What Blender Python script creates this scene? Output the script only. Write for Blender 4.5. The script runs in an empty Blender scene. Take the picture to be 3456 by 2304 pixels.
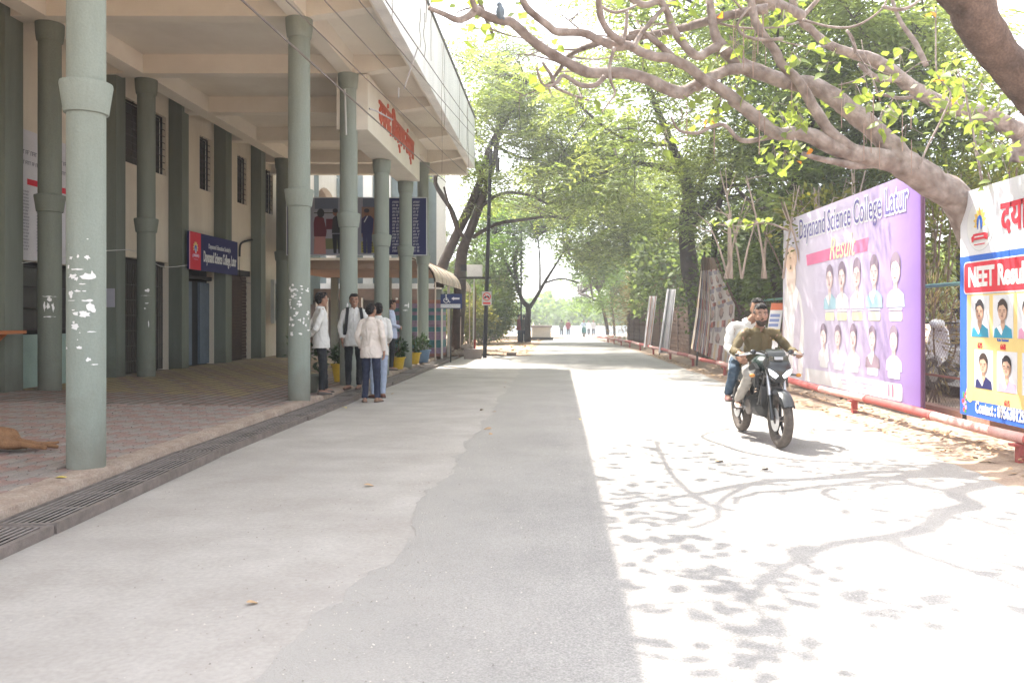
import bpy, math, random
import numpy as np
from mathutils import Vector, Matrix, noise as mnoise
random.seed(7); RNG = np.random.default_rng(11)
S = bpy.context.scene; COL = S.collection
rad = math.radians
# ------------------------------------------------------------------ camera
CAMH = 1.4
cam = bpy.data.cameras.new('camera'); camo = bpy.data.objects.new('camera', cam); COL.objects.link(camo)
camo.location = (0, 0, CAMH); camo.rotation_euler = (rad(90), 0, 0)
cam.sensor_width = 36; cam.lens = 29.06; cam.shift_x = -0.044; cam.shift_y = -0.0223
cam.clip_start = 0.05; cam.clip_end = 2000
S.camera = camo
# ------------------------------------------------------------------ world and sun
SUN = Vector((-2.88, 3.2, 7.65)).normalized()
W = bpy.data.worlds.new('World'); S.world = W; W.use_nodes = True
nt = W.node_tree; bg = nt.nodes['Background']
sky = nt.nodes.new('ShaderNodeTexSky'); sky.sky_type = 'NISHITA'; sky.sun_disc = False
sky.sun_elevation = math.asin(SUN.z); sky.sun_rotation = math.atan2(SUN.x, SUN.y)
sky.air_density = 1.0; sky.dust_density = 3.0; sky.ozone_density = 1.0
hs = nt.nodes.new('ShaderNodeHueSaturation'); hs.inputs['Saturation'].default_value = 0.28   # dusty, whitened air
nt.links.new(sky.outputs[0], hs.inputs['Color']); nt.links.new(hs.outputs[0], bg.inputs[0]); bg.inputs[1].default_value = 0.15
sl = bpy.data.lights.new('sun', 'SUN'); sl.energy = 3.0; sl.angle = rad(0.55); sl.color = (1, 0.94, 0.85)
so = bpy.data.objects.new('sun', sl); COL.objects.link(so); so.rotation_euler = SUN.to_track_quat('Z', 'Y').to_euler()
so.location = (-10, 10, 30)
S.view_settings.view_transform = 'Standard'; S.view_settings.look = 'None'
S.view_settings.gamma = 1.0; S.view_settings.use_curve_mapping = False
S.view_settings.exposure = 2.4
S.render.engine = 'CYCLES'
S.cycles.use_denoising = True
S.cycles.max_bounces = 7; S.cycles.diffuse_bounces = 5; S.cycles.glossy_bounces = 2
S.cycles.transmission_bounces = 4; S.cycles.transparent_max_bounces = 6; S.cycles.volume_bounces = 0
S.cycles.sample_clamp_indirect = 8; S.cycles.caustics_reflective = False; S.cycles.caustics_refractive = False

# ------------------------------------------------------------------ helpers
def P(u, v, Y):            # a place in the street seen at (u, v) at distance Y
    return Vector(((u - 1279.5) / 1899 * Y, Y, CAMH - (v - 731.6) / 1899 * Y))
def gz(y):                 # the road falls away gently beyond 40 m
    return -0.010 * max(0.0, y - 40)

MATS = {}
def mat(name, col, rough=0.85, var=0.12, scale=2.0, bump=0.0, bscale=30.0, col2=None, metal=0.0, spec=0.3, trans=0.0,
        tcol=None, island=0.0, streak=False, fine=0.0, fscale=60.0, coat=0.0):
    if name in MATS: return MATS[name]
    m = bpy.data.materials.new(name); m.use_nodes = True; MATS[name] = m
    t = m.node_tree; N = t.nodes; L = t.links
    bs = N['Principled BSDF']; out = N['Material Output']
    bs.inputs['Roughness'].default_value = rough; bs.inputs['Metallic'].default_value = metal
    bs.inputs['Specular IOR Level'].default_value = spec
    if coat: bs.inputs['Coat Weight'].default_value = coat
    tc = N.new('ShaderNodeTexCoord'); mp = N.new('ShaderNodeMapping'); L.new(tc.outputs['Object'], mp.inputs[0])
    if streak: mp.inputs['Scale'].default_value = (1, 1, 0.12)
    nz = N.new('ShaderNodeTexNoise'); nz.inputs['Scale'].default_value = scale; nz.inputs['Detail'].default_value = 6
    nz.inputs['Roughness'].default_value = 0.65
    L.new(mp.outputs[0], nz.inputs[0])
    mr = N.new('ShaderNodeMapRange'); mr.inputs[1].default_value = 0.35; mr.inputs[2].default_value = 0.68
    L.new(nz.outputs['Fac'], mr.inputs[0])
    mx = N.new('ShaderNodeMix'); mx.data_type = 'RGBA'
    c = Vector(col[:3]); c2 = Vector(col2) if col2 else c * (1 - var); c1 = c if col2 else c * (1 + var)
    mx.inputs[6].default_value = (*c1, 1); mx.inputs[7].default_value = (*c2, 1)
    L.new(mr.outputs[0], mx.inputs[0]); last = mx.outputs[2]
    if fine:
        n2 = N.new('ShaderNodeTexNoise'); n2.inputs['Scale'].default_value = fscale; n2.inputs['Detail'].default_value = 3
        L.new(tc.outputs['Object'], n2.inputs[0])
        m2 = N.new('ShaderNodeMapRange'); m2.inputs[1].default_value = .3; m2.inputs[2].default_value = .7
        m2.inputs[3].default_value = 1 - fine; m2.inputs[4].default_value = 1 + fine
        L.new(n2.outputs['Fac'], m2.inputs[0])
        h = N.new('ShaderNodeVectorMath'); h.operation = 'SCALE'; L.new(last, h.inputs[0]); L.new(m2.outputs[0], h.inputs['Scale']); last = h.outputs[0]
    if island:
        g = N.new('ShaderNodeNewGeometry'); m3 = N.new('ShaderNodeMapRange')
        m3.inputs[3].default_value = 1 - island; m3.inputs[4].default_value = 1 + island
        L.new(g.outputs['Random Per Island'], m3.inputs[0])
        h = N.new('ShaderNodeVectorMath'); h.operation = 'SCALE'; L.new(last, h.inputs[0]); L.new(m3.outputs[0], h.inputs['Scale']); last = h.outputs[0]
    L.new(last, bs.inputs['Base Color'])
    if bump:
        nb = N.new('ShaderNodeTexNoise'); nb.inputs['Scale'].default_value = bscale; nb.inputs['Detail'].default_value = 4
        L.new(tc.outputs['Object'], nb.inputs[0])
        b = N.new('ShaderNodeBump'); b.inputs['Strength'].default_value = bump; b.inputs['Distance'].default_value = 0.02
        L.new(nb.outputs['Fac'], b.inputs['Height']); L.new(b.outputs[0], bs.inputs['Normal'])
    if trans:
        tr = N.new('ShaderNodeBsdfTranslucent'); ms = N.new('ShaderNodeMixShader'); ms.inputs[0].default_value = trans
        if tcol:
            sc = N.new('ShaderNodeVectorMath'); sc.operation = 'MULTIPLY'; L.new(last, sc.inputs[0]); sc.inputs[1].default_value = tcol
            L.new(sc.outputs[0], tr.inputs[0])
        else: L.new(last, tr.inputs[0])
        L.new(bs.outputs[0], ms.inputs[1]); L.new(tr.outputs[0], ms.inputs[2]); L.new(ms.outputs[0], out.inputs[0])
    return m

class MB:
    def __init__(s): s.v = []; s.f = []; s.m = []; s.cur = 0
    def face(s, pts, m=None):
        n = len(s.v); s.v.extend([tuple(p) for p in pts]); s.f.append(tuple(range(n, n + len(pts)))); s.m.append(s.cur if m is None else m)
    def box(s, a, b, m=None, rot=None):
        x0, y0, z0 = a; x1, y1, z1 = b; n = len(s.v)
        vs = [(x0,y0,z0),(x1,y0,z0),(x1,y1,z0),(x0,y1,z0),(x0,y0,z1),(x1,y0,z1),(x1,y1,z1),(x0,y1,z1)]
        if rot is not None:
            c = Vector(((x0+x1)/2, (y0+y1)/2, (z0+z1)/2)); vs = [tuple(c + rot @ (Vector(p) - c)) for p in vs]
        s.v.extend(vs)
        for q in ((0,3,2,1),(4,5,6,7),(0,1,5,4),(1,2,6,5),(2,3,7,6),(3,0,4,7)):
            s.f.append(tuple(n + i for i in q)); s.m.append(s.cur if m is None else m)
        return s
    def tube(s, pts, rs, n=8, cap=True, m=None, squash=None):
        pts = [Vector(p) for p in pts]; N0 = len(s.v); k = len(pts)
        if not hasattr(rs, '__len__'): rs = [rs] * k
        up = None
        for i, p in enumerate(pts):
            d = (pts[min(i+1, k-1)] - pts[max(i-1, 0)])
            d = d.normalized() if d.length > 1e-9 else Vector((0,0,1))
            if up is None: up = d.orthogonal().normalized()
            up = (up - d * up.dot(d)); up = up.normalized() if up.length > 1e-6 else d.orthogonal().normalized()
            w = d.cross(up)
            for j in range(n):
                a = 2 * math.pi * j / n; r = rs[i]
                s.v.append(tuple(p + (up * math.cos(a) + w * math.sin(a)) * r))
        mm = s.cur if m is None else m
        for i in range(k - 1):
            for j in range(n):
                a = N0 + i*n + j; b = N0 + i*n + (j+1) % n
                s.f.append((a, b, b+n, a+n)); s.m.append(mm)
        if cap:
            s.f.append(tuple(N0 + j for j in range(n))[::-1]); s.m.append(mm)
            s.f.append(tuple(N0 + (k-1)*n + j for j in range(n))); s.m.append(mm)
        return s
    def lathe(s, prof, c=(0,0,0), n=24, m=None, cap=True, axis='z', sx=1, sy=1):
        N0 = len(s.v); k = len(prof); c = Vector(c); mm = s.cur if m is None else m
        for r, z in prof:
            for j in range(n):
                a = 2*math.pi*j/n; p = (r*math.cos(a)*sx, r*math.sin(a)*sy, z)
                if axis == 'x': p = (p[2], p[0], p[1])
                elif axis == 'y': p = (p[1], p[2], p[0])
                s.v.append(tuple(c + Vector(p)))
        for i in range(k-1):
            for j in range(n):
                a = N0+i*n+j; b = N0+i*n+(j+1)%n
                s.f.append((a, b, b+n, a+n)); s.m.append(mm)
        if cap:
            s.f.append(tuple(N0+j for j in range(n))[::-1]); s.m.append(mm)
            s.f.append(tuple(N0+(k-1)*n+j for j in range(n))); s.m.append(mm)
        return s
    def ball(s, c, r, n=10, k=7, m=None, R=None):
        r = (r, r, r) if not hasattr(r, '__len__') else r; c = Vector(c)
        N0 = len(s.v); mm = s.cur if m is None else m
        for i in range(k+1):
            th = math.pi*(i+0.02)/(k+0.04) if i in (0, k) else math.pi*i/k
            if i == 0: th = 0.08
            if i == k: th = math.pi-0.08
            for j in range(n):
                a = 2*math.pi*j/n
                p = Vector((math.sin(th)*math.cos(a)*r[0], math.sin(th)*math.sin(a)*r[1], math.cos(th)*r[2]))
                s.v.append(tuple(c + (R @ p if R else p)))
        for i in range(k):
            for j in range(n):
                a = N0+i*n+j; b = N0+i*n+(j+1)%n
                s.f.append((a+n, b+n, b, a)); s.m.append(mm)
        s.f.append(tuple(N0+j for j in range(n))); s.m.append(mm)
        s.f.append(tuple(N0+k*n+j for j in range(n))[::-1]); s.m.append(mm)
        return s
    def loft(s, rings, cap=True, m=None):
        N0 = len(s.v); n = len(rings[0]); mm = s.cur if m is None else m
        for r in rings: s.v.extend([tuple(p) for p in r])
        for i in range(len(rings)-1):
            for j in range(n):
                a = N0+i*n+j; b = N0+i*n+(j+1)%n
                s.f.append((a, b, b+n, a+n)); s.m.append(mm)
        if cap:
            s.f.append(tuple(N0+j for j in range(n))[::-1]); s.m.append(mm)
            s.f.append(tuple(N0+(len(rings)-1)*n+j for j in range(n))); s.m.append(mm)
        return s
    def prism(s, poly, axis, a, b, m=None):   # poly: 2-D outline; extruded along axis from a to b
        n = len(poly); N0 = len(s.v); mm = s.cur if m is None else m
        def mk(p, t): return {'x': (t, p[0], p[1]), 'y': (p[0], t, p[1]), 'z': (p[0], p[1], t)}[axis]
        s.v.extend([mk(p, a) for p in poly] + [mk(p, b) for p in poly])
        s.f.append(tuple(N0+i for i in range(n))[::-1]); s.f.append(tuple(N0+n+i for i in range(n))); s.m += [mm, mm]
        for i in range(n):
            j = (i+1) % n; s.f.append((N0+i, N0+j, N0+n+j, N0+n+i)); s.m.append(mm)
        return s
    def build(s, name, mats, parent=None, local=False, smooth=False, fix=False):
        me = bpy.data.meshes.new(name)
        off = Vector((0, 0, 0))
        if parent is not None and not local:
            q = parent
            while q is not None: off += q.location; q = q.parent
        V = [(x-off.x, y-off.y, z-off.z) for x, y, z in s.v]
        me.from_pydata(V, [], s.f); me.validate(clean_customdata=False)
        if not hasattr(mats, '__len__'): mats = [mats]
        for m in mats: me.materials.append(m)
        if len(mats) > 1: me.polygons.foreach_set('material_index', s.m[:len(me.polygons)])
        if fix:
            import bmesh
            bm = bmesh.new(); bm.from_mesh(me); bmesh.ops.recalc_face_normals(bm, faces=bm.faces); bm.to_mesh(me); bm.free()
        if smooth: me.polygons.foreach_set('use_smooth', [True]*len(me.polygons))
        me.update()
        o = bpy.data.objects.new(name, me); COL.objects.link(o)
        if parent is not None: o.parent = parent
        if smooth and smooth != 'full':
            md = None
            try:
                me.set_sharp_from_angle(angle=rad(40))
            except Exception: pass
        return o

def npmesh(name, V, F, mats, parent=None, mi=None, smooth=False):
    """V (n,3) array; F (m,k) index array -> one object"""
    me = bpy.data.meshes.new(name); V = np.asarray(V, dtype=np.float32); F = np.asarray(F, dtype=np.int32)
    if parent is not None:
        off = Vector((0,0,0)); q = parent
        while q is not None: off += q.location; q = q.parent
        V = V - np.array(off, dtype=np.float32)
    me.vertices.add(len(V)); me.vertices.foreach_set('co', V.ravel())
    k = F.shape[1]
    me.loops.add(F.size); me.loops.foreach_set('vertex_index', F.ravel())
    me.polygons.add(len(F)); me.polygons.foreach_set('loop_start', np.arange(0, F.size, k, dtype=np.int32))
    try: me.polygons.foreach_set('loop_total', np.full(len(F), k, dtype=np.int32))
    except Exception: pass
    if not hasattr(mats, '__len__'): mats = [mats]
    for m in mats: me.materials.append(m)
    if mi is not None: me.polygons.foreach_set('material_index', np.asarray(mi, dtype=np.int32))
    if smooth: me.polygons.foreach_set('use_smooth', np.ones(len(F), dtype=bool))
    me.update(calc_edges=True); me.validate()
    o = bpy.data.objects.new(name, me); COL.objects.link(o)
    if parent is not None: o.parent = parent
    return o

def tag(o, label=None, cat=None, group=None, kind=None):
    if label: o['label'] = label
    if cat: o['category'] = cat
    if group: o['group'] = group
    if kind: o['kind'] = kind
    return o
def thing(name, loc, label, cat, group=None, rz=0.0):
    o = bpy.data.objects.new(name, None); o.empty_display_size = 0.1; COL.objects.link(o)
    o.location = loc; o.rotation_euler = (0, 0, rz)
    return tag(o, label, cat, group)
def copyobj(o, parent, loc=None, rot=None):
    c = o.copy(); COL.objects.link(c); c.parent = parent
    if loc is not None: c.location = loc
    if rot is not None: c.rotation_euler = rot
    return c
def dup(root, loc, rz, label=None, group=None, cat=None):
    r = root.copy(); COL.objects.link(r); r.location = loc; r.rotation_euler = (root.rotation_euler[0], root.rotation_euler[1], rz)
    if label: r['label'] = label
    if group: r['group'] = group
    for ch in list(root.children):
        c = ch.copy(); COL.objects.link(c); c.parent = r
        for g in ch.children:
            d = g.copy(); COL.objects.link(d); d.parent = c
    return r
def text(name, s, mat_, parent, M, size=1.0, ext=0.002, align='CENTER', sx=1.0, bold=0.0, shear=0.0, space=1.0):
    """lettering as a mesh; M places the text plane (x right, y up)"""
    cu = bpy.data.curves.new(name, 'FONT'); cu.body = s; cu.size = size; cu.extrude = ext; cu.align_x = align
    cu.offset = bold; cu.shear = shear; cu.resolution_u = 3; cu.space_character = space
    cu.align_y = 'CENTER'
    o = bpy.data.objects.new(name, cu); COL.objects.link(o)
    bpy.context.view_layer.update()
    dg = bpy.context.evaluated_depsgraph_get()
    me = bpy.data.meshes.new_from_object(o.evaluated_get(dg)); me.name = name
    bpy.data.objects.remove(o)
    off = Vector((0,0,0)); q = parent
    while q is not None: off += q.location; q = q.parent
    me.transform(Matrix.Translation(-off) @ M @ Matrix.Diagonal((sx, 1, 1, 1)))
    me.materials.clear(); me.materials.append(mat_)
    o = bpy.data.objects.new(name, me); COL.objects.link(o)
    if parent is not None: o.parent = parent
    return o
def frame(o, x, y):        # 4x4 from an origin, a right and an up direction
    x = Vector(x).normalized(); y = Vector(y).normalized(); z = x.cross(y)
    return Matrix(((x.x, y.x, z.x, o[0]), (x.y, y.y, z.y, o[1]), (x.z, y.z, z.z, o[2]), (0, 0, 0, 1)))
def smooth_path(pts, sub=4):
    pts = [Vector(p) for p in pts]; out = []
    for i in range(len(pts)-1):
        p0 = pts[max(i-1,0)]; p1 = pts[i]; p2 = pts[i+1]; p3 = pts[min(i+2,len(pts)-1)]
        for k in range(sub):
            t = k/sub
            out.append(0.5*((2*p1)+(p2-p0)*t+(2*p0-5*p1+4*p2-p3)*t*t+(3*p1-p0-3*p2+p3)*t**3))
    out.append(pts[-1]); return out
# ------------------------------------------------------------------ the ground, the road and the apron
def lerp_t(y, T):
    for (a, va), (b, vb) in zip(T[:-1], T[1:]):
        if y <= b: return va+(vb-va)*max(0,(y-a))/(b-a)
    return T[-1][1]
def go(y): return lerp_t(y, [(-2,-3.02),(2.3,-3.12),(5.3,-3.25),(8.3,-3.40),(16,-3.44),(30,-3.48)])   # road side of the drain
def gi(y): return go(y) - .435
M_soil = mat('soil', (0.26,0.17,0.11), 0.95, col2=(0.36,0.25,0.17), scale=1.2, bump=0.6, bscale=18, fine=0.25, fscale=40)
M_asph = mat('asphalt', (0.262,0.25,0.238), 0.92, col2=(0.335,0.318,0.30), scale=0.9, bump=0.5, bscale=130, fine=0.28, fscale=110)
M_conc = mat('concrete', (0.355,0.325,0.295), 0.9, col2=(0.445,0.415,0.385), scale=1.3, bump=0.22, bscale=25, fine=0.08, fscale=35)
M_kerb = mat('kerb_mortar', (0.33,0.25,0.20), 0.95, col2=(0.44,0.36,0.30), scale=6, bump=0.9, bscale=28, fine=0.2)
def worn(m, sx, sy, amt, col, edge=None):
    """long worn streaks and, near the seam, dust carried over from the concrete"""
    t = m.node_tree; N = t.nodes; L = t.links; bs = next(n for n in N if n.type == 'BSDF_PRINCIPLED'); src = bs.inputs['Base Color'].links[0].from_socket
    tc = N.new('ShaderNodeTexCoord'); mp = N.new('ShaderNodeMapping'); mp.inputs['Scale'].default_value = (sx, sy, 1); L.new(tc.outputs['Object'], mp.inputs[0])
    nz = N.new('ShaderNodeTexNoise'); nz.inputs['Scale'].default_value = 1; nz.inputs['Detail'].default_value = 5; nz.inputs['Roughness'].default_value = .6; L.new(mp.outputs[0], nz.inputs[0])
    mr = N.new('ShaderNodeMapRange'); mr.inputs[1].default_value = .45; mr.inputs[2].default_value = .75; mr.inputs[4].default_value = amt; L.new(nz.outputs['Fac'], mr.inputs[0]); f = mr.outputs[0]
    if edge:
        sp = N.new('ShaderNodeSeparateXYZ'); L.new(tc.outputs['Object'], sp.inputs[0])
        n2 = N.new('ShaderNodeTexNoise'); n2.inputs['Scale'].default_value = 2.2; n2.inputs['Detail'].default_value = 7; n2.inputs['Roughness'].default_value = .7; L.new(tc.outputs['Object'], n2.inputs[0])
        ad = N.new('ShaderNodeMath'); ad.operation = 'MULTIPLY_ADD'; ad.inputs[1].default_value = 1.1; L.new(n2.outputs['Fac'], ad.inputs[0]); L.new(sp.outputs['X'], ad.inputs[2])
        m2 = N.new('ShaderNodeMapRange'); m2.inputs[1].default_value = edge[0]; m2.inputs[2].default_value = edge[1]; m2.inputs[3].default_value = .85; m2.inputs[4].default_value = 0; L.new(ad.outputs[0], m2.inputs[0])
        mx_ = N.new('ShaderNodeMath'); mx_.operation = 'MAXIMUM'; L.new(f, mx_.inputs[0]); L.new(m2.outputs[0], mx_.inputs[1]); f = mx_.outputs[0]
    mx = N.new('ShaderNodeMix'); mx.data_type = 'RGBA'; L.new(f, mx.inputs[0]); L.new(src, mx.inputs[6]); mx.inputs[7].default_value = (*col, 1); L.new(mx.outputs[2], bs.inputs['Base Color'])
worn(M_asph, 2.5, .12, .5, (0.385,0.36,0.33), (-.65, .75))
worn(M_conc, .5, 1.6, .5, (0.31,0.28,0.255))
def strip(name, mat_, xl, xr, ys, z, th=0.0, label=None, sub=1):
    b = MB(); n = len(ys)
    for i in range(n-1):
        y0, y1 = ys[i], ys[i+1]
        for k in range(sub):
            t0, t1 = k/sub, (k+1)/sub
            f = lambda x0, x1, t: x0+(x1-x0)*t
            a0, b0 = f(xl(y0), xr(y0), t0), f(xl(y0), xr(y0), t1); a1, b1 = f(xl(y1), xr(y1), t0), f(xl(y1), xr(y1), t1)
            b.face([(a0,y0,z(a0,y0)),(b0,y0,z(b0,y0)),(b1,y1,z(b1,y1)),(a1,y1,z(a1,y1))])
    return tag(b.build(name, mat_), label, kind='structure')
ysg = [-40,-10] + list(np.arange(0,40.1,2.0)) + [50,60,70,80,90,100,130,180,300,600]
g = MB()
for i in range(len(ysg)-1):
    for x0, x1 in ((-600,-60),(-60,-12),(-12,-4.0),(-4.0,-2.9),(-2.9,0),(0,12),(12,60),(60,600)):
        y0, y1 = ysg[i], ysg[i+1]
        if x0 == -4.0 and y0 >= 0 and y1 <= 30: continue      # the drain is open here
        g.face([(x0,y0,gz(min(y0,120))-.03),(x1,y0,gz(min(y0,120))-.03),(x1,y1,gz(min(y1,120))-.03),(x0,y1,gz(min(y1,120))-.03)])
tag(g.build('ground', M_soil), 'brown bare soil beside the campus road', kind='structure')
def N1(a, b=0.0, c=0.0): return mnoise.noise(Vector((a, b, c)))
ysr = list(np.concatenate([np.arange(-3, 14, 0.06), np.arange(14, 34, 0.5), np.arange(34, 118, 4)]))
def asph_l(y):
    return -1.0 - max(0, (5-y))*0.10 + 0.20*N1(y*0.7) + 0.12*N1(y*2.1, 4) + 0.05*N1(y*6, 7) + 0.03*N1(y*19, 2)
def asph_r(y): return 3.85 - 0.012*y + 0.10*N1(y*0.7, 9) + 0.05*N1(y*3, 3)
strip('concrete_apron', M_conc, lambda y: go(y)-.015, lambda y: -0.6, [y for y in ysr if y < 31.5], lambda x, y: 0.0 + gz(y), label='pale grey concrete apron between drain and asphalt')
strip('road', M_asph, asph_l, asph_r, ysr, lambda x, y: 0.004 + gz(y), label='grey asphalt campus road')
strip('verge', mat('verge_soil', (0.25,0.18,0.135), 0.95, col2=(0.36,0.28,0.215), scale=2, bump=0.8, bscale=15, fine=0.2),
      lambda y: 3.6-0.012*y, lambda y: 9.0, ysr[::2], lambda x, y: gz(y)+ (-0.004 if x < 4.2 else 0.05 + 0.06*(0.5+0.5*N1(x*1.4, y*1.4)) + (0.22 if x > 8.5 else 0)), label='brown earth verge under the banners', sub=10)
strip('dirt_shoulder', mat('dirt_shoulder', (0.36,0.25,0.17), 0.95, col2=(0.46,0.35,0.26), scale=1.5, bump=0.7, bscale=12, fine=0.2),
      lambda y: -9, lambda y: -0.6, [31.5,34,38,42,50,60,70,80,95,115], lambda x, y: gz(y)-0.002+(0.10 if x < -2.5 else 0)*(0.5+N1(x,y)), label='dusty tan shoulder beyond the porch', sub=8)
# dust film where the asphalt meets the concrete: worn pale streak
# ------------------------------------------------------------------ platform of interlocking pavers
def fz(x): return 0.12 + (0.14*min(1.0, max(0.0, (-4.1-x)/4.0)))
pf = thing('porch_floor', (-4.05, 12, 0.0), 'paved porch floor under the college building', 'floor'); del pf['category']; pf['kind'] = 'structure'
b = MB()
b.face([(-9.0,-2,fz(-9)-.012),(-8.1,-2,fz(-8.1)-.012),(-8.1,31,fz(-8.1)-.012),(-9.0,31,fz(-9)-.012)])
b.face([(-8.1,-2,fz(-8.1)-.012),(-4.0,-2,fz(-4.0)-.012),(-4.0,31,fz(-4.0)-.012),(-8.1,31,fz(-8.1)-.012)])
b.build('base', mat('mortar_bed', (0.16,0.13,0.11), 0.95, bump=.5), pf)
M_pr = mat('paver_red', (0.31,0.195,0.17), 0.85, col2=(0.30,0.24,0.215), scale=1.5, bump=0.4, bscale=60, fine=0.2)
M_pg = mat('paver_grey', (0.28,0.25,0.225), 0.88, col2=(0.33,0.285,0.26), scale=1.5, bump=0.4, bscale=60, fine=0.15)
M_py = mat('paver_yellow', (0.40,0.31,0.17), 0.85, col2=(0.34,0.28,0.19), scale=1.5, bump=0.4, bscale=60, fine=0.15)
LX, LY = 0.165, 0.250           # paver pitch
def paver_outline(g=0.004):
    a = 0.028; hx, hy = LX/2-g, LY/2-g; k = 6; pts = []
    zz = [0, a, 0, -a, 0, a, 0]
    for i in range(k+1): pts.append((-hx + 2*hx*i/k, -hy + zz[i]*0.9))
    for i in range(k+1): pts.append((hx - 2*hx*i/k, hy + zz[k-i]*0.9))
    return pts
po = paver_outline()
def paver_mesh(name, m):
    mb = MB(); q = [(p[0]*0.95, p[1]*0.965) for p in po]
    mb.face([(x,y,0.006) for x,y in q])
    n = len(po)
    for i in range(n):
        j = (i+1)%n
        mb.face([(po[i][0],po[i][1],-0.002),(po[j][0],po[j][1],-0.002),(po[j][0],po[j][1],-0.012+0.0),(po[i][0],po[i][1],-0.012)])
        mb.face([(q[i][0],q[i][1],0.006),(q[j][0],q[j][1],0.006),(po[j][0],po[j][1],-0.002),(po[i][0],po[i][1],-0.002)][::-1])
    o = mb.build(name, m); me = o.data; bpy.data.objects.remove(o); return me
PM = {k: paver_mesh('paver_'+k, m) for k, m in (('r',M_pr),('g',M_pg),('y',M_py))}
cells = []
x = -4.14
ix = 0
while x > -8.75:
    iy = 0; y = 3.0
    while y < 25.6:
        far = y > 13.2 and x < -5.0
        k = 'r' if (ix + iy) % 2 == 0 else 'g'
        if far: k = ('y' if iy % 2 else 'r') if (ix//2+iy//1) % 3 else 'y'
        if random.random() < 0.06: k = 'g' if k == 'r' else k
        cells.append((x, y + (LY/2 if ix % 2 else 0), k)); iy += 1; y += LY
    ix += 1; x -= LX
cells = [c for c in cells if abs((c[0])/c[1]) < 1.0]
cells.sort(key=lambda c: (abs(c[0]/c[1]) > .70, c[1] + 0.15*abs(c[0])))
for c in cells[:300]:
    o = bpy.data.objects.new('paver', PM[c[2]]); COL.objects.link(o); o.parent = pf
    o.location = (c[0]+4.05, c[1]-12, fz(c[0])+random.uniform(-.002,.003)); o.rotation_euler = (random.gauss(0,.006), random.gauss(0,.006), random.gauss(0,.008))
V = []; F = []; MI = []
n = len(po); qn = [(p[0]*0.96, p[1]*0.97) for p in po]
fb = MB()
for c in cells[300:]:
    z = fz(c[0]) + random.uniform(-.002,.003)
    fb.face([(c[0]+px, c[1]+py, z+0.005) for px, py in qn], {'r':0,'g':1,'y':2}[c[2]])
o = fb.build('far_pavers', [M_pr, M_pg, M_py], pf); tag(o, kind='stuff')
# rough kerb between the pavers and the drain, broken into cast blocks
b = MB()
yk = np.arange(-1.0, 27.0, 0.09)
prev = None
for i, y in enumerate(yk):
    crack = 1.0 if (i % 23) else 0.55
    w = 0.012*N1(y*5, 1); h = 0.010*N1(y*6, 3)
    ring = [(-4.085, y, 0.02), (-4.085+0.02*N1(y*3,5), y, 0.124+h), ((gi(y)-4.085)/2+w, y, (0.128+h)*crack), (gi(y)-.03+w, y, (0.112+h)*crack), (gi(y)-.004+w, y, -.05)]
    if prev:
        for k in range(4): b.face([prev[k], prev[k+1], ring[k+1], ring[k]])
    prev = ring
tag(b.build('kerb', M_kerb, smooth=True), 'rough mortar kerb along the porch', kind='structure')
b = MB(); b.box((-4.0,-2,-0.45),(-2.9,30,-0.40))
for y in range(-2,30):
    for f_, s_ in ((gi,-.002),(go,-.012)): b.face([(f_(y)+s_,y,-.4),(f_(y+1)+s_,y+1,-.4),(f_(y+1)+s_,y+1,-.003),(f_(y)+s_,y,-.003)])
tag(b.build('drain_channel', mat('drain_shade', (0.010,0.008,0.007), 0.95, bump=.5)), 'dark open drain channel', kind='structure')  # recess shade put into a near-black colour so the grating slots read dark
# ------------------------------------------------------------------ drain gratings
M_gr = mat('grating_iron', (0.17,0.145,0.13), 0.75, col2=(0.26,0.22,0.20), scale=9, bump=0.4, bscale=80, metal=0.25)
M_grb = mat('grating_bar', (0.36,0.32,0.30), 0.6, col2=(0.24,0.21,0.19), scale=9, metal=0.2)
def grating():
    t = thing('drain_grating', (0,0,0), '-', 'drain grating', 'steel gratings over the roadside drain')
    L_ = 2.96; b = MB(); z0, z1 = -0.012, 0.062
    b.box((0.385,0,z0),(0.43,L_,z1)); b.box((0,0,z0),(0.022,L_,z1-.004)); b.box((0.022,0,z0),(0.385,0.03,z1-.004)); b.box((0.022,L_-.03,z0),(0.385,L_,z1-.004))
    b.build('frame', M_gr, t, local=True)
    bar = MB().box((-0.0085,0.03,0.052),(0.0085,L_-.03,0.057)); o0 = None
    for i in range(7):
        if o0 is None: o0 = bar.build('bar', M_grb, t, local=True); o0.location = (0.065,0,0)
        else: copyobj(o0, t, (0.065+0.0463*i,0,0))
    cb = MB().box((0.022,-0.011,0.044),(0.385,0.011,0.0515)); o1 = None
    for i in range(5):
        if o1 is None: o1 = cb.build('cross_bar', M_gr, t, local=True); o1.location = (0,0.5,0)
        else: copyobj(o1, t, (0,0.5+0.49*i,0))
    return t
G0 = grating()
gl = ['drain grating cut by the left picture edge, nearest to the camera','rusty drain grating alongside the foot of the poster-scarred front column','second long drain grating, just past the foot of the front column',
 'drain grating beside the second thick column where the students stand','drain grating under the student facing the camera','drain grating in front of the yellow pot by the third column','drain grating in front of the two paired pots',
 'drain grating beside the striped kiosk wall','farthest drain grating at the foot of the wheelchair sign']
for i in range(9):
    o = G0 if i == 0 else dup(G0, (0,0,0), 0)
    o.location = (gi(2.37+3.0*i) + [0.0,0.008,-0.01,0.012,-0.008,0.01,0,0.012,0][i], 2.37+3.0*i + random.uniform(-.02,.02), 0.004+random.uniform(-.002,.006))
    o.rotation_euler = (random.uniform(-.002,.002), random.uniform(-.01,.01), -math.atan((gi(5.37+3.0*i)-gi(2.37+3.0*i))/3.0)); o['label'] = gl[i]
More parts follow.
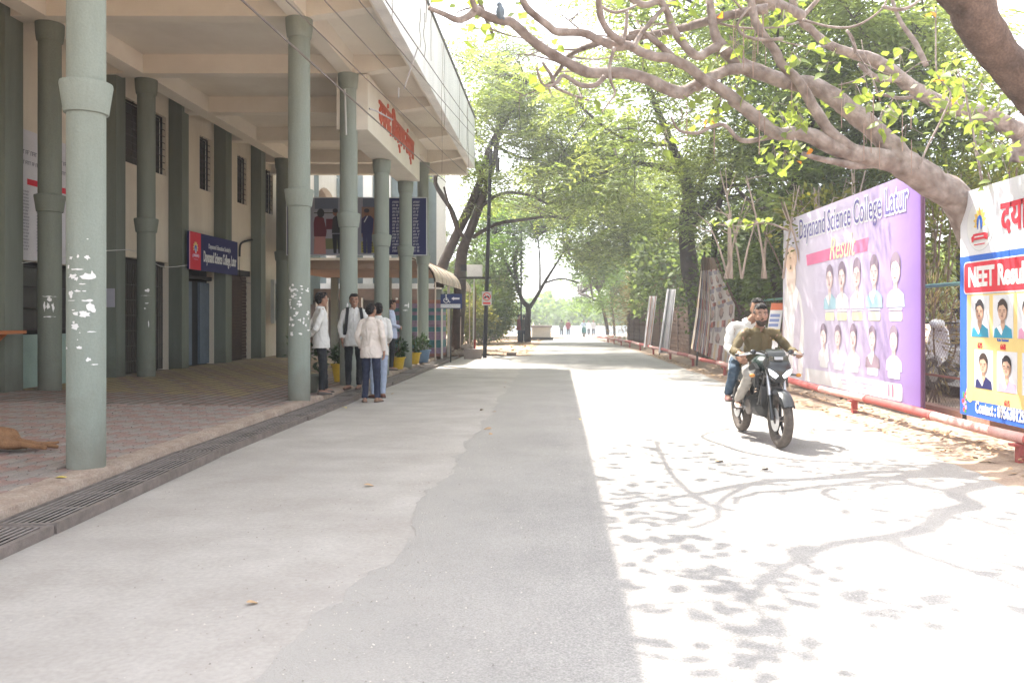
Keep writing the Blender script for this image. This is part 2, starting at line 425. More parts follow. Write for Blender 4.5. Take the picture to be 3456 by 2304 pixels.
# ------------------------------------------------------------------ college building porch
M_green = mat('green_paint', (0.300,0.338,0.300), 0.8, col2=(0.225,0.26,0.225), scale=2.2, bump=0.25, bscale=40, streak=True, fine=0.05)
M_greend = mat('green_paint_dark', (0.185,0.205,0.170), 0.85, col2=(0.135,0.150,0.122), scale=2.5, bump=0.15, bscale=50, streak=True, fine=0.08)  # darker copy of the column green, for inner columns and pilasters
M_cream = mat('cream_paint', (0.72,0.66,0.55), 0.85, col2=(0.61,0.55,0.45), scale=1.2, bump=0.1, bscale=30, streak=True, fine=0.04)
M_soff = mat('soffit_paint', (0.78,0.735,0.65), 0.85, col2=(0.68,0.635,0.555), scale=0.6, bump=0.1, bscale=30, fine=0.03)
M_fasc = mat('fascia_white', (0.86,0.86,0.85), 0.8, col2=(0.68,0.69,0.69), scale=1.6, streak=True, bump=0.1, fine=0.05)
def grime(m, z0, z1, col, amt=.7):
    t = m.node_tree; N = t.nodes; L = t.links; bs = next(n for n in N if n.type == 'BSDF_PRINCIPLED'); src = bs.inputs['Base Color'].links[0].from_socket
    g = N.new('ShaderNodeNewGeometry'); sp = N.new('ShaderNodeSeparateXYZ'); L.new(g.outputs['Position'], sp.inputs[0])
    n2 = N.new('ShaderNodeTexNoise'); n2.inputs['Scale'].default_value = 5; n2.inputs['Detail'].default_value = 6; L.new(g.outputs['Position'], n2.inputs[0])
    ad = N.new('ShaderNodeMath'); ad.operation = 'MULTIPLY_ADD'; ad.inputs[1].default_value = .8; L.new(n2.outputs['Fac'], ad.inputs[0]); L.new(sp.outputs['Z'], ad.inputs[2])
    m2 = N.new('ShaderNodeMapRange'); m2.inputs[1].default_value = z0+.4; m2.inputs[2].default_value = z1+.4; m2.inputs[3].default_value = amt; m2.inputs[4].default_value = 0; L.new(ad.outputs[0], m2.inputs[0])
    mx = N.new('ShaderNodeMix'); mx.data_type = 'RGBA'; L.new(m2.outputs[0], mx.inputs[0]); L.new(src, mx.inputs[6]); mx.inputs[7].default_value = (*col, 1); L.new(mx.outputs[2], bs.inputs['Base Color'])
grime(M_green, .1, .75, (0.17,0.155,0.125)); grime(M_greend, .1, .8, (0.10,0.09,0.07))
worn(M_green, 3.0, 3.0, .35, (0.20,0.215,0.175)); worn(M_soff, .9, .5, .4, (0.56,0.49,0.40)); worn(M_cream, 1.2, 1.2, .35, (0.46,0.39,0.30))
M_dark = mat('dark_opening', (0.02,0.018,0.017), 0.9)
M_iron = mat('dark_iron', (0.045,0.04,0.038), 0.6, metal=0.3)
M_paper = mat('paper_white', (0.78,0.78,0.77), 0.8, var=0.04, scale=8)
M_wash = mat('limewash', (0.30,0.40,0.36), 0.85, col2=(0.24,0.31,0.28), scale=2, bump=.15, fine=.06)
BLD = thing('college_building', (-6.5, 14, 0), 'college building with a high porch on round grey-green columns', 'building')
ZB, ZS = 6.1, 6.46
def scraps(col, cx, cy, r, spec):
    """remains of torn posters stuck on the shaft; spec: (angle centre, z, w, h, n)"""
    b = MB()
    for (a, z, w, h, kind) in spec:
        m = 14; c0 = random.uniform(0, 9)
        pts = []
        for i in range(m):
            t = 2*math.pi*i/m; rr = 0.55+0.75*abs(N1(c0+math.cos(t)*1.7, math.sin(t)*1.7, c0))*1.6
            pts.append((math.cos(t)*w*rr, math.sin(t)*h*rr))
        c = (0, 0)
        for i in range(m):
            tri = [c, pts[i], pts[(i+1)%m]]
            b.face([(cx + (r+.003)*math.sin(a + p[0]/r), cy - (r+.003)*math.cos(a + p[0]/r), z + p[1]) for p in tri])
    return tag(b.build('torn_poster', M_paper, col), kind='stuff')
def column(x, y, z0, ztop, m, collar=True, label=None, r=0.168, cz=3.16):
    b = MB()
    o = b.lathe([(r*1.0, z0-.02), (r, z0+.3), (r, cz), (r*0.985, ztop-.42), (r*0.99, ztop-.001)] , (x, y, 0), 40).build('column', m, BLD, smooth=True)
    if label: o['label'] = label
    if collar:
        MB().lathe([(r+.002,cz-.008),(r+.022,cz),(r+.026,cz+.03),(r+.056,cz+.24),(r+.052,cz+.262),(r+.002,cz+.275)], (x,y,0), 40, cap=False).build('collar', m, o, smooth=True)
        MB().lathe([(r+.002,ztop-.30),(r+.018,ztop-.285),(r+.034,ztop-.16),(r+.040,ztop-.002)], (x,y,0), 40, cap=False).build('capital', m, o, smooth=True)
    return o
XC = -4.055
cA = column(XC, 7.12, 0.12, ZB, M_green, r=.152, label='nearest column, torn white posters at head height')
sp = []
random.seed(3)
for (uu, vv, w, h) in [(160,592,.02,.016),(176,588,.012,.016),(196,590,.024,.02),(172,618,.05,.008),(154,612,.012,.02),(163,634,.035,.02),(196,634,.06,.030),(210,632,.03,.035),(185,652,.03,.006),(172,640,.02,.02),
      (160,676,.028,.034),(190,668,.02,.006),(175,668,.03,.01),(170,720,.03,.018),(186,716,.03,.010),(206,706,.04,.045),(190,722,.04,.03),(165,712,.02,.006),(166,740,.012,.012),(170,750,.04,.026),(180,764,.006,.006),(175,780,.005,.005),
      (150,800,.02,.012),(178,798,.022,.014),(205,762,.04,.006),(200,826,.02,.02),(214,838,.04,.006),(160,690,.05,.004),(200,690,.05,.01),(155,560,.004,.003),(198,548,.008,.004)]:
    z = CAMH - (vv-731.6)/1899*6.95; a = math.asin(max(-.95,min(.95,((uu-194)/1899*6.9*.88)/0.152))) + 0.50
    sp.append((a, z, w, h, 0))
scraps(cA, XC, 7.12, 0.152, sp)
cB = column(XC, 13.0, 0.12, ZB, M_green, label='second column from the front, scraps of posters on its road side')
sp = [(random.uniform(-.75,1.25), random.uniform(1.15,1.95), random.uniform(.01,.04), random.uniform(.006,.03), 0) for _ in range(44)]
scraps(cB, XC, 13.0, 0.168, sp)
cC = column(-4.02, 15.95, 0.12, ZB, M_green)
cD = column(-4.02, 18.95, 0.12, 5.02, M_green, cz=3.05)
cE = column(-4.02, 21.95, 0.12, 5.02, M_green, cz=3.05)
cF = column(XC, 25.0, 0.12, ZB, M_green, cz=3.05)
scraps(cC, -4.02, 15.95, .168, [(.75,1.80,.05,.03,0),(.1,1.66,.02,.05,0)])
scraps(cE, -4.02, 21.95, .168, [(.2,1.75,.06,.03,0),(.1,1.62,.08,.02,0),(.6,1.75,.02,.10,0)])
zi = fz(-8.1)
for k, y in enumerate((10.1, 13.2, 16.3, 24.35)):
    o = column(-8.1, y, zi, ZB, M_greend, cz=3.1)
    if k == 1: scraps(o, -8.1, y, .168, [(.45,1.75,.10,.012,0),(.1,1.6,.02,.08,0),(.8,1.58,.02,.08,0),(.45,1.43,.10,.012,0),(.5,1.7,.04,.04,0),(.4,1.6,.03,.05,0)])
    if k == 2: scraps(o, -8.1, y, .168, [(.6,1.95,.05,.03,0),(.35,1.85,.1,.006,0),(.5,1.7,.04,.01,0),(.7,1.3,.01,.08,0),(.3,1.6,.02,.02,0)])
# walls between pilasters
XW = -8.8
def wall(y0, y1, z0, z1, m, x0=XW-0.22, x1=XW, name='wall'):
    return MB().box((x0,y0,z0),(x1,y1,z1)).build(name, m, BLD)
pil = [(12.72,13.16),(15.94,16.28),(18.72,19.08),(21.2,21.6),(23.75,24.1)]
for k,(a,b_) in enumerate([(6.4,6.8),(9.6,10.0)]+pil):
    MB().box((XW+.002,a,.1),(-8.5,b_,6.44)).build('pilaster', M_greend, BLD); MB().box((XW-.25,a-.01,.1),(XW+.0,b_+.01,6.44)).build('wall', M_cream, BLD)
wall(2, 12.72, 0.1, 6.44, M_cream); wall(12.72, 12.98, .1, 6.44, M_cream)
# bay with notice board and dark window below
wall(12.98, 15.94, 0.1, 1.13, M_wash); wall(12.98,15.94,2.36,6.44,M_cream)
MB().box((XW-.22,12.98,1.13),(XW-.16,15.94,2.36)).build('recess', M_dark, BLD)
def window(y0, y1, z0, z1, bars=6, vb=3, depth=0.12, cur=None, label=None, x=XW):
    fr = MB(); f = .035
    fr.box((x-depth,y0,z0),(x-depth+.04,y1,z0+f)); fr.box((x-depth,y0,z1-f),(x-depth+.04,y1,z1)); fr.box((x-depth,y0,z0+f),(x-depth+.04,y0+f,z1-f)); fr.box((x-depth,y1-f,z0+f),(x-depth+.04,y1,z1-f))
    w = fr.build('window', M_iron, BLD)
    if label: w['label'] = label
    MB().box((x-depth-.02,y0+f,z0+f),(x-depth-.012,y1-f,z1-f)).build('pane', mat('window_glass', (0.05,0.045,0.045), 0.25, spec=.5), w)
    br = None
    for i in range(bars):
        z = z0 + (z1-z0)*(i+1)/(bars+1)
        MB().tube([(x-.03,y0,z),(x-.03,y1,z)], .009, 5).build('bar', M_iron, w)
    for i in range(vb):
        y = y0 + (y1-y0)*(i+1)/(vb+1)
        MB().tube([(x-.03,y,z0),(x-.03,y,z1)], .009, 5).build('bar', M_iron, w)
    if cur: MB().box((x-depth-.011,y0+f,z0+f),(x-depth-.006,y0+(y1-y0)*.45,z1-f)).build('curtain', cur, w)
    return w
def bay(y0, y1, wins, door_top, winz=(4.6,5.92), mlow=M_cream):
    """upper wall with window holes, down to door_top"""
    wall(y0, y1, door_top, winz[0], mlow); wall(y0, y1, winz[1], 6.44, M_cream)
    ys = [y0]
    for a, c in wins: ys += [a, c]
    ys.append(y1)
    for i in range(0, len(ys), 2):
        if ys[i+1]-ys[i] > 0.02: wall(ys[i], ys[i+1], winz[0], winz[1], M_cream)
window(13.2,15.8,1.2,2.3,2,5)
bay(16.28,18.72,[(16.75,18.6)],2.66); window(16.75,18.6,4.6,5.92,8,3, label='tall barred window with brown shutters above the collapsible gate')
bay(19.08,21.2,[(20.35,21.02)],2.72); window(20.35,21.02,4.6,5.92,8,2, cur=mat('blue_curtain',(0.05,0.08,0.25),.8), label='barred window with a blue curtain above the college sign')
bay(21.6,23.75,[(22.75,23.45)],2.75); window(22.75,23.45,4.6,5.92,8,2, label='barred window above the brown rolling shutter')
# collapsible gate in bay 2
gate = MB().box((XW-.16,16.3,2.55),(XW-.08,18.70,2.655)).build('collapsible_gate', M_iron, BLD); gate['label'] = 'brown collapsible gate, half drawn'
MB().box((XW-.40,16.29,0.2),(XW-.36,18.71,2.6)).build('dark_room', mat('unlit_room_brown',(0.045,0.03,0.024),.8), gate)  # sheet coloured dark to stand for the unlit room behind the gate
for i in range(26):
    y = 16.36+i*0.092
    MB().box((XW-.14,y,.27),(XW-.11,y+.018,2.55)).build('bar', mat('gate_grey',(0.13,0.115,0.10),.6,metal=.3), gate)
zz = MB()
for i in range(25):
    y = 16.37+i*.092
    for z in np.arange(.5,2.4,.32):
        zz.box((XW-.107,y,z),(XW-.100,y+.092,z+.014), rot=None)
zz.build('lattice', mat('gate_grey',(0.13,0.115,0.10)), gate)
# door bay 3
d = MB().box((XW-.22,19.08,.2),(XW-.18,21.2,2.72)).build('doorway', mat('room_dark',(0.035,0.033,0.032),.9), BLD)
MB().box((XW-.16,19.4,.27),(XW-.10,20.15,2.3)).build('door_leaf', mat('blue_grey_door',(0.12,0.15,0.19),.6,var=.2), d)
MB().box((XW-.16,20.6,.27),(XW-.10,21.15,2.3)).build('door_leaf', mat('blue_grey_door',(0.12,0.15,0.19)), d)
MB().box((XW-.14,19.08,2.36),(XW-.05,21.2,2.45)).build('door_frame', M_iron, d)
b = MB(); b.box((XW-.08,19.5,1.5),(XW-.075,19.9,1.9)); b.build('notice', mat('notice_blue',(0.10,0.25,0.42),.7), d)
# rolling shutter bay 4
sh = MB().box((XW-.16,21.6,2.60),(XW-.02,23.75,2.75)).build('rolling_shutter', M_iron, BLD); sh['label'] = 'closed brown rolling shutter'
M_sh = mat('shutter_brown',(0.075,0.05,0.04),.55,var=.25,metal=.2)
for i in range(26):
    z = .27+i*.0895
    MB().prism([(21.62,z),(23.73,z),(23.73,z+.084),(21.62,z+.084)], 'x', XW-.14, XW-.115-0.012*(i%2)).build('slat', M_sh, sh)
bay(24.1,27,[(24.9,25.6)],0.1); window(24.9,25.6,4.6,5.92,8,2)
# white lit panel and cabinet beyond pilaster 5
o = MB().box((-8.42,25.0,3.28),(-8.36,27.0,5.3)).build('wall_panel', M_fasc, BLD); o['label'] = 'bright white wall panel past the last pilaster'
nb = MB().box((-8.49,24.5,1.25),(-8.38,25.6,2.55)).build('notice_case', mat('case_white',(0.6,0.6,0.58),.6), BLD)
for i in range(5): MB().box((-8.385,24.6+.19*i,1.35),(-8.372,24.73+.19*i,2.45)).build('pane', mat('case_glass',(0.05,0.09,0.15),.3), nb)
# black bent hose and wires on the wall
MB().tube(smooth_path([(XW+.05,23.72,3.66),(XW+.06,23.1,3.55),(XW+.08,22.75,3.42),(XW+.08,22.7,3.1)]), .028, 8).build('hose', mat('black_rubber',(0.02,0.02,0.022),.6), BLD, smooth=True)
MB().tube(smooth_path([(XW+.03,22.85,3.1),(XW+.03,22.9,2.5),(XW+.03,23.7,2.4)]), .006, 5).build('wire', M_iron, BLD)
MB().tube(smooth_path([(-8.48,13.1,2.28),(-8.4,16.2,2.75),(-8.35,17.4,2.5),(-8.44,18.9,2.62)]), .008, 5).build('wire', mat('wire_white',(0.6,0.6,0.58)), BLD)
# roof: slab, beams, fascia
SL = MB().box((-9.0,1.5,ZS),(-2.745,25.69,ZS+.16)).build('ceiling_slab', M_soff, BLD)
for i, y in enumerate([4.0,7.1,10.05,13.0,16.0,19.0,22.0,25.0]):
    MB().box((-8.78,y-.15,ZB),(-4.19,y+.15,ZS-.001)).build('beam', M_soff, BLD)
    b = MB(); b.prism([(-3.91,ZB),(-2.78,ZB+.17),(-2.78,ZS-.001),(-3.91,ZS-.001)], 'y', y-.12, y+.12); b.build('cantilever_beam', M_soff, BLD)
MB().box((-4.19,1.5,ZB),(-3.91,25.45,ZS-.001)).build('long_beam', M_soff, BLD)
MB().box((-8.28,1.5,ZB-.002),(-7.94,25.45,ZS-.002)).build('long_beam', M_soff, BLD)
MB().box((-9.0,25.452,ZB-.25),(-2.78,25.7,ZS-.001)).build('end_beam', M_soff, BLD)
MB().box((-2.78,1.5,6.08),(-2.74,25.7,ZS-.002)).build('edge_beam', M_soff, BLD)
# parapet panels, slightly leaning outward; joints between casts
yy = [1.5,5.55,9.6,13.6,17.6,21.7,25.7]
for i in range(6):
    b = MB(); a0, a1 = yy[i]+.006, yy[i+1]-.006
    b.prism([(-2.74,6.07),(-2.56,6.07),(-2.56,7.60),(-2.66,7.62),(-2.70,6.4)], 'y', a0, a1)
    b.build('parapet_panel', M_fasc, BLD)
MB().box((-2.72,1.5,7.622),(-2.53,25.72,7.68)).build('coping', mat('coping_dark',(0.18,0.18,0.17),.9), BLD)
MB().box((-9.0,25.7,6.47),(-2.75,25.74,7.6)).build('end_parapet', M_fasc, BLD)
MB().box((-9.02,1.5,ZS+.17),(-8.8,27,10.5)).build('upper_wall', M_fasc, BLD)
# rear closing walls out of sight, keep light out of the rooms
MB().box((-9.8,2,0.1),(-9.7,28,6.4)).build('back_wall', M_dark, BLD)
# name beam with red letters
SB = MB().box((-4.24,15.9,5.03),(-3.64,21.9,6.09)).build('name_beam', mat('name_beam_cream',(0.74,0.70,0.62),.85,var=.06,fine=.03), BLD)
SB['label'] = 'cream name beam carrying raised red Marathi letters'
M_red = mat('letter_red', (0.52,0.12,0.07), 0.6, var=.1)
txt = 'दयानंद शिक्षण संस्था'
txt = 'दयानंद '+'\u093f\u0936'+'क्षण संस्था'
o = text('letters', 'दयानंद िशक्षण संस्था', M_red, SB, frame((-3.635, 18.9, 5.62), (0,1,0), (0,0,1)), size=0.70, ext=0.028, bold=0.008)
bb = [v.co.y for v in o.data.vertices]; ln = max(bb)-min(bb); o.scale = (1,1,1)
cy_ = (max(bb)+min(bb))/2
for v in o.data.vertices: v.co.y = (v.co.y-cy_)*4.05/ln + (18.87-14)
# strip light and pipe hung on the porch soffit
MB().tube([P(792,205,15.2),P(795,310,15.2)], .018, 8).build('down_pipe', mat('pipe_grey',(0.45,0.45,0.43),.6), BLD)
# ------------------------------------------------------------------ flat prints on boards
def SV(x, y, ox, oy, sc): return (ox + x/sc, oy + y/sc)      # enlarged reading -> photograph pixel
class Board:
    """vertical plane through p0 with a horizontal direction d; pt() finds where a sight line meets it"""
    def __init__(s, p0, d):
        s.p = Vector(p0); s.d = Vector((d[0], d[1], 0)).normalized(); s.n = s.d.cross(Vector((0,0,1)))
    def pt(s, su, sv, lift=0.0):
        r = Vector(((su-1880)/2790, 1, -(sv-1075)/2790)); o = Vector((0,0,CAMH))
        t = (s.p-o).dot(s.n)/r.dot(s.n); return o + r*t + s.n*lift
    def at(s, a, z, lift=0.0): return Vector((s.p.x+s.d.x*a, s.p.y+s.d.y*a, z)) + s.n*lift
    def poly(s, mb, pts, lift, m=None): mb.face([s.at(a, z, lift) for a, z in pts], m)
    def rect(s, mb, a0, z0, a1, z1, lift, m=None): s.poly(mb, [(a0,z0),(a1,z0),(a1,z1),(a0,z1)], lift, m)
    def ell(s, mb, a, z, ra, rz, lift, m=None, n=20, t0=0, t1=2*math.pi):
        s.poly(mb, [(a+ra*math.cos(t0+(t1-t0)*i/n), z+rz*math.sin(t0+(t1-t0)*i/n)) for i in range(n)], lift, m)
    def rrect(s, mb, a0, z0, a1, z1, r, lift, m=None):
        pts = []
        for cx, cz, q in ((a1-r,z1-r,0),(a0+r,z1-r,1),(a0+r,z0+r,2),(a1-r,z0+r,3)):
            for i in range(6): t = math.pi/2*(q+i/5); pts.append((cx+r*math.cos(t), cz+r*math.sin(t)))
        s.poly(mb, pts, lift, m)
    def M(s, a, z, lift): return frame(s.at(a, z, lift), s.d, (0,0,1))
    def portrait(s, parent, a, z, w, h, shirt, hair, skin, bgm, lift=.004, specs=False, name='portrait'):
        """a plain passport picture: backdrop, shoulders, neck, face, hair"""
        q_ = random.Random(round(a*977+z*131)); w0 = w; h0 = h; fw = q_.uniform(.90,1.12); hh = q_.uniform(-.02,.03); sk = q_.choice([0,0,1])
        b = MB(); ms = [bgm or M_paper, shirt, mat('print_skin_b',(0.42,0.26,0.19),.6) if sk and skin is m_skin else skin, hair, M_paper, mat('print_skin_shade',(0.34,0.205,0.15),.6) if skin is m_skin else mat('overlit_skin_shade',(0.50,0.37,0.36),.6), mat('print_lips',(0.40,0.17,0.15),.6)]
        if bgm: s.rect(b, a-w/2, z-h/2, a+w/2, z+h/2, lift, 0)
        s.poly(b, [(a-w*.46,z-h*.5),(a+w*.46,z-h*.5),(a+w*.42,z-h*.30),(a+w*.16,z-h*.20),(a-w*.16,z-h*.20),(a-w*.42,z-h*.30)], lift+.002, 1)
        s.poly(b, [(a-w*.10,z-h*.24),(a,z-h*.34),(a+w*.10,z-h*.24),(a+w*.1,z-h*.05),(a-w*.1,z-h*.05)], lift+.004, 2)
        s.ell(b, a, z+h*(.19+hh*.5), w*.245*fw, h*(.225+hh*.5), lift+.006, 3)
        s.ell(b, a+w*.015, z+h*.095, w*.215*fw, h*.20, lift+.0072, 5); s.ell(b, a-w*.012, z+h*.10, w*.195*fw, h*.195, lift+.0082, 2)
        s.poly(b, [(a-w*.10,z-h*.10),(a+w*.10,z-h*.10),(a+w*.05,z-h*.17),(a-w*.05,z-h*.17)], lift+.0052, 5)
        s.poly(b, [(a-w*.30,z-h*.25),(a-w*.10,z-h*.20),(a,z-h*.36),(a-w*.06,z-h*.44)], lift+.0045, 4)
        s.poly(b, [(a-w*.22,z+h*.16),(a-w*.16,z+h*.24),(a+w*.05,z+h*.27),(a+w*.22,z+h*.16),(a+w*.23,z+h*.3),(a-w*.2,z+h*.33)], lift+.010, 3)
        for sx in (-1,1):
            s.rect(b, a+sx*w*.10-w*.05, z+h*.135, a+sx*w*.10+w*.05, z+h*.150, lift+.011, 3)
            s.ell(b, a+sx*w*.10, z+h*.105, w*.028, h*.010, lift+.011, 3, 8)
            if specs: s.ell(b, a+sx*w*.10, z+h*.10, w*.075, h*.038, lift+.0105, 3, 10); s.ell(b, a+sx*w*.10, z+h*.10, w*.06, h*.028, lift+.0108, 2, 10)
        s.poly(b, [(a-w*.035,z+h*.035),(a+w*.04,z+h*.035),(a+w*.02,z+h*.10),(a+w*.0,z+h*.10)], lift+.0105, 5)
        s.ell(b, a, z-h*.012, w*.06, h*.012, lift+.011, 6, 10)
        if q_.random() < .35: s.rect(b, a-w*.055, z+h*.008, a+w*.055, z+h*.022, lift+.011, 3)
        o = b.build(name, ms, parent); return o
def flat(name, c, r=.6, **k): return mat(name, c, r, var=k.pop('var', .04), scale=5, **k)
m_navy = flat('print_navy',(0.018,0.02,0.10)); m_red = flat('print_red',(0.60,0.03,0.05)); m_white = flat('print_white',(0.78,0.78,0.78),trans=.15)
m_blue = flat('print_blue',(0.03,0.12,0.50)); m_yel = flat('print_yellow',(0.80,0.62,0.25),trans=.15); m_skin = flat('print_skin',(0.52,0.34,0.25)); m_hair = flat('print_hair',(0.03,0.025,0.03))
m_teal = flat('print_teal',(0.03,0.25,0.38)); m_purp = flat('print_purple',(0.22,0.07,0.42),trans=.15); m_grey = flat('print_grey',(0.55,0.57,0.60)); m_gold = flat('print_gold',(0.75,0.50,0.12)); m_pink=flat('print_pink',(0.62,0.30,0.45)); m_black=flat('print_black',(0.015,0.015,0.02)); m_maroon=flat('print_maroon',(0.13,0.02,0.03)); m_green=flat('print_green',(0.06,0.25,0.10)); m_lyel = flat('print_pale_yellow',(0.80,0.76,0.45))
def emblem(B, parent, a, z, r, ring=True, flame=m_gold, ribbon=m_red):
    b = MB(); ms = [m_grey, m_white, flame, ribbon, m_blue]
    if ring: B.ell(b, a, z, r*1.02, r*1.02, .003, 0, 32); B.ell(b, a, z, r*.99, r*.99, .005, 1, 32)
    for k in range(9):
        t = math.pi*(-.12+1.24*k/8); c = (a+math.cos(t)*r*.30, z+r*.12+math.sin(t)*r*.36)
        d = (math.cos(t), math.sin(t)); q = (-d[1], d[0]); L_ = r*.30; w = r*.10
        B.poly(b, [(c[0]-d[0]*L_*.6,c[1]-d[1]*L_*.6),(c[0]+q[0]*w,c[1]+q[1]*w),(c[0]+d[0]*L_*.6,c[1]+d[1]*L_*.6),(c[0]-q[0]*w,c[1]-q[1]*w)], .007+.0003*k, 2)
    B.ell(b, a, z+r*.05, r*.22, r*.30, .011, 4, 14)
    B.poly(b, [(a-r*.10,z-r*.28),(a+r*.10,z-r*.28),(a+r*.06,z),(a,z+r*.22),(a-r*.06,z)], .013, 1)
    B.poly(b, [(a-r*.62,z-r*.46),(a-r*.42,z-r*.36),(a-r*.42,z-r*.62),(a-r*.58,z-r*.66)], .013, 3)
    B.poly(b, [(a+r*.62,z-r*.40),(a+r*.42,z-r*.34),(a+r*.42,z-r*.60),(a+r*.58,z-r*.62)], .013, 3)
    B.rect(b, a-r*.46, z-r*.58, a+r*.46, z-r*.34, .015, 3); B.rect(b, a-r*.34, z-r*.49, a+r*.34, z-r*.44, .017, 1)
    B.rect(b, a-r*.40, z-r*.78, a+r*.40, z-r*.74, .013, 3)
    return b.build('emblem', ms, parent)
def strokes(B, mb, a0, a1, z, h, lift, m, seed=0, gap=.35):
    r = random.Random(seed); a = a0
    while a < a1 - h*.6:
        w = min(h*r.uniform(.9, 3.2), a1-a)
        B.rect(mb, a, z+h*.35, a+w, z+h*.5, lift, m); q = a
        while q < a+w-h*.25:
            B.rect(mb, q, z-h*.5, q+h*.22, z+h*.35, lift+.0004, m)
            if r.random() < .5: B.rect(mb, q, z-h*.1, q+h*.5, z+h*.06, lift+.0008, m)
            q += h*.62
        a += w + h*gap
# ------------------------------------------------------------------ blue college sign over the doors
def slab(B, parent, name, m, a0, z0, a1, z1, th, lift=0):
    b = MB(); p = [B.at(a0,z0,lift),B.at(a1,z0,lift),B.at(a1,z1,lift),B.at(a0,z1,lift)]; q = [B.at(a0,z0,lift-th),B.at(a1,z0,lift-th),B.at(a1,z1,lift-th),B.at(a0,z1,lift-th)]
    b.face(p); b.face(q[::-1])
    for i in range(4): j=(i+1)%4; b.face([q[i],q[j],p[j],p[i]])
    return b.build(name, m, parent)
t = thing('college_sign', (-8.44, 20.2, 2.55), 'red and navy sign reading Dayanand Science College, Latur, hung above the doors', 'sign')
B = Board((-8.38, 18.82, 0), (0, 1))
slab(B, t, 'panel', m_navy, 0, 2.53, 2.86, 3.40, .04)
b = MB(); B.rect(b, 0.0, 2.533, .62, 3.397, .003, 0); B.rect(b, -.0, 2.533, .045, 3.397, .006, 1); b.build('print', [m_red, m_pink], t)
emblem(B, t, .33, 3.0, .30, ring=False, flame=m_yel, ribbon=m_pink)
text('lettering', "Dayanand Education Society's", m_grey, t, B.M(1.72, 3.135, .004), .155, bold=.004, sx=.72)
text('lettering', "Dayanand Science College, Latur", m_white, t, B.M(1.76, 2.865, .004), .36, bold=.008, sx=.415)
# ------------------------------------------------------------------ wall chart by the dark window
t = thing('wall_chart', (-8.78, 14.2, 2.37), 'tall white printed wall chart with a red heading, half hidden behind two columns', 'chart')
B = Board((-8.785, 13.25, 0), (0, 1)); slab(B, t, 'sheet', flat('chart_paper',(0.58,0.57,0.60)), 0, 2.37, 2.5, 4.52, .012)
b = MB()
strokes(B, b, .3, 2.2, 4.15, .07, .003, 0, 1); strokes(B, b, .2, 2.3, 3.98, .06, .003, 0, 2)
B.rect(b, .45, 3.62, .95, 3.72, .003, 1); B.rect(b, 1.2, 3.62, 1.9, 3.72, .003, 1)
for i in range(19): strokes(B, b, .12, .5, 3.5-.053*i, .028, .003, 0, 10+i); strokes(B, b, .7, 1.4, 3.5-.053*i, .028, .003, 0, 40+i); strokes(B, b, 1.6, 2.4, 3.5-.053*i, .028, .003, 0, 70+i)
b.build('print', [flat('chart_ink',(.12,.12,.16)), m_red], t)
t = thing('paper_notice', (-8.2, 16, 1.6), 'small grey paper notice taped to a dark pilaster beside the nearest column', 'notice')
B = Board((-8.74, 15.925, 0), (1, 0)); slab(B, t, 'sheet', flat('notice_paper',(0.42,0.42,0.48)), 0, 1.62, .22, 1.98, .003)
t = thing('wall_shelf', (-8.4, 13.0, 1.2), 'orange-brown wooden shelf on the wall at the left picture edge', 'shelf')
MB().box((-8.47,11.2,1.17),(-8.15,12.7,1.22)).build('top', mat('shelf_wood',(0.36,0.13,0.05),.6), t)
MB().prism([(-8.47,.95),(-8.44,.95),(-8.2,1.169),(-8.47,1.169)], 'y', 12.3,12.34).build('bracket', mat('shelf_wood',(0.36,0.13,0.05),.6), t)
# ------------------------------------------------------------------ big hoarding across the end of the porch
HY = 23.9
t = thing('event_hoarding', (-5.9, HY, 3.2), 'navy hoarding behind the columns with stage figures and columns of white text', 'hoarding')
B = Board((0, HY, 0), (1, 0))
def hp(x, y): p = B.pt(950+x/3.92, 550+y/3.92); return (p.x, p.z)
x0, zt = hp(62,455); x1, zb = hp(1930,1225)
slab(B, t, 'panel', m_navy, x0, zb, x1, zt, .05)
fr = MB(); w = .035
for q in ((x0,zb,x0+w,zt),(x1-w,zb,x1,zt),(x0+w,zb,x1-w,zb+w*.7),(x0+w,zt-w*.7,x1-w,zt)): B.rect(fr, *q, .014)
fr.build('frame', m_grey, t)
b = MB()
def HR(xa,ya,xb,yb,l,m): a0,z1 = hp(xa,ya); a1,z0 = hp(xb,yb); B.rect(b,a0,z0,a1,z1,l,m)
def HPoly(pts,l,m): B.poly(b,[hp(*p) for p in pts],l,m)
HR(235,470,1400,1215,.003,0); HR(120,480,230,1215,.003,1)
HR(440,470,750,610,.005,2); HR(1075,470,1235,590,.005,2); HR(430,655,830,668,.005,1); HR(1060,580,1290,980,.005,3); HR(420,640,700,1000,.004,4)
HR(430,1000,840,1140,.005,5); HR(1055,1040,1290,1190,.006,6)
for i in range(6):
    for j in range(4): HR(1070+i*38,1050+j*36,1095+i*38,1068+j*36,.008,1)
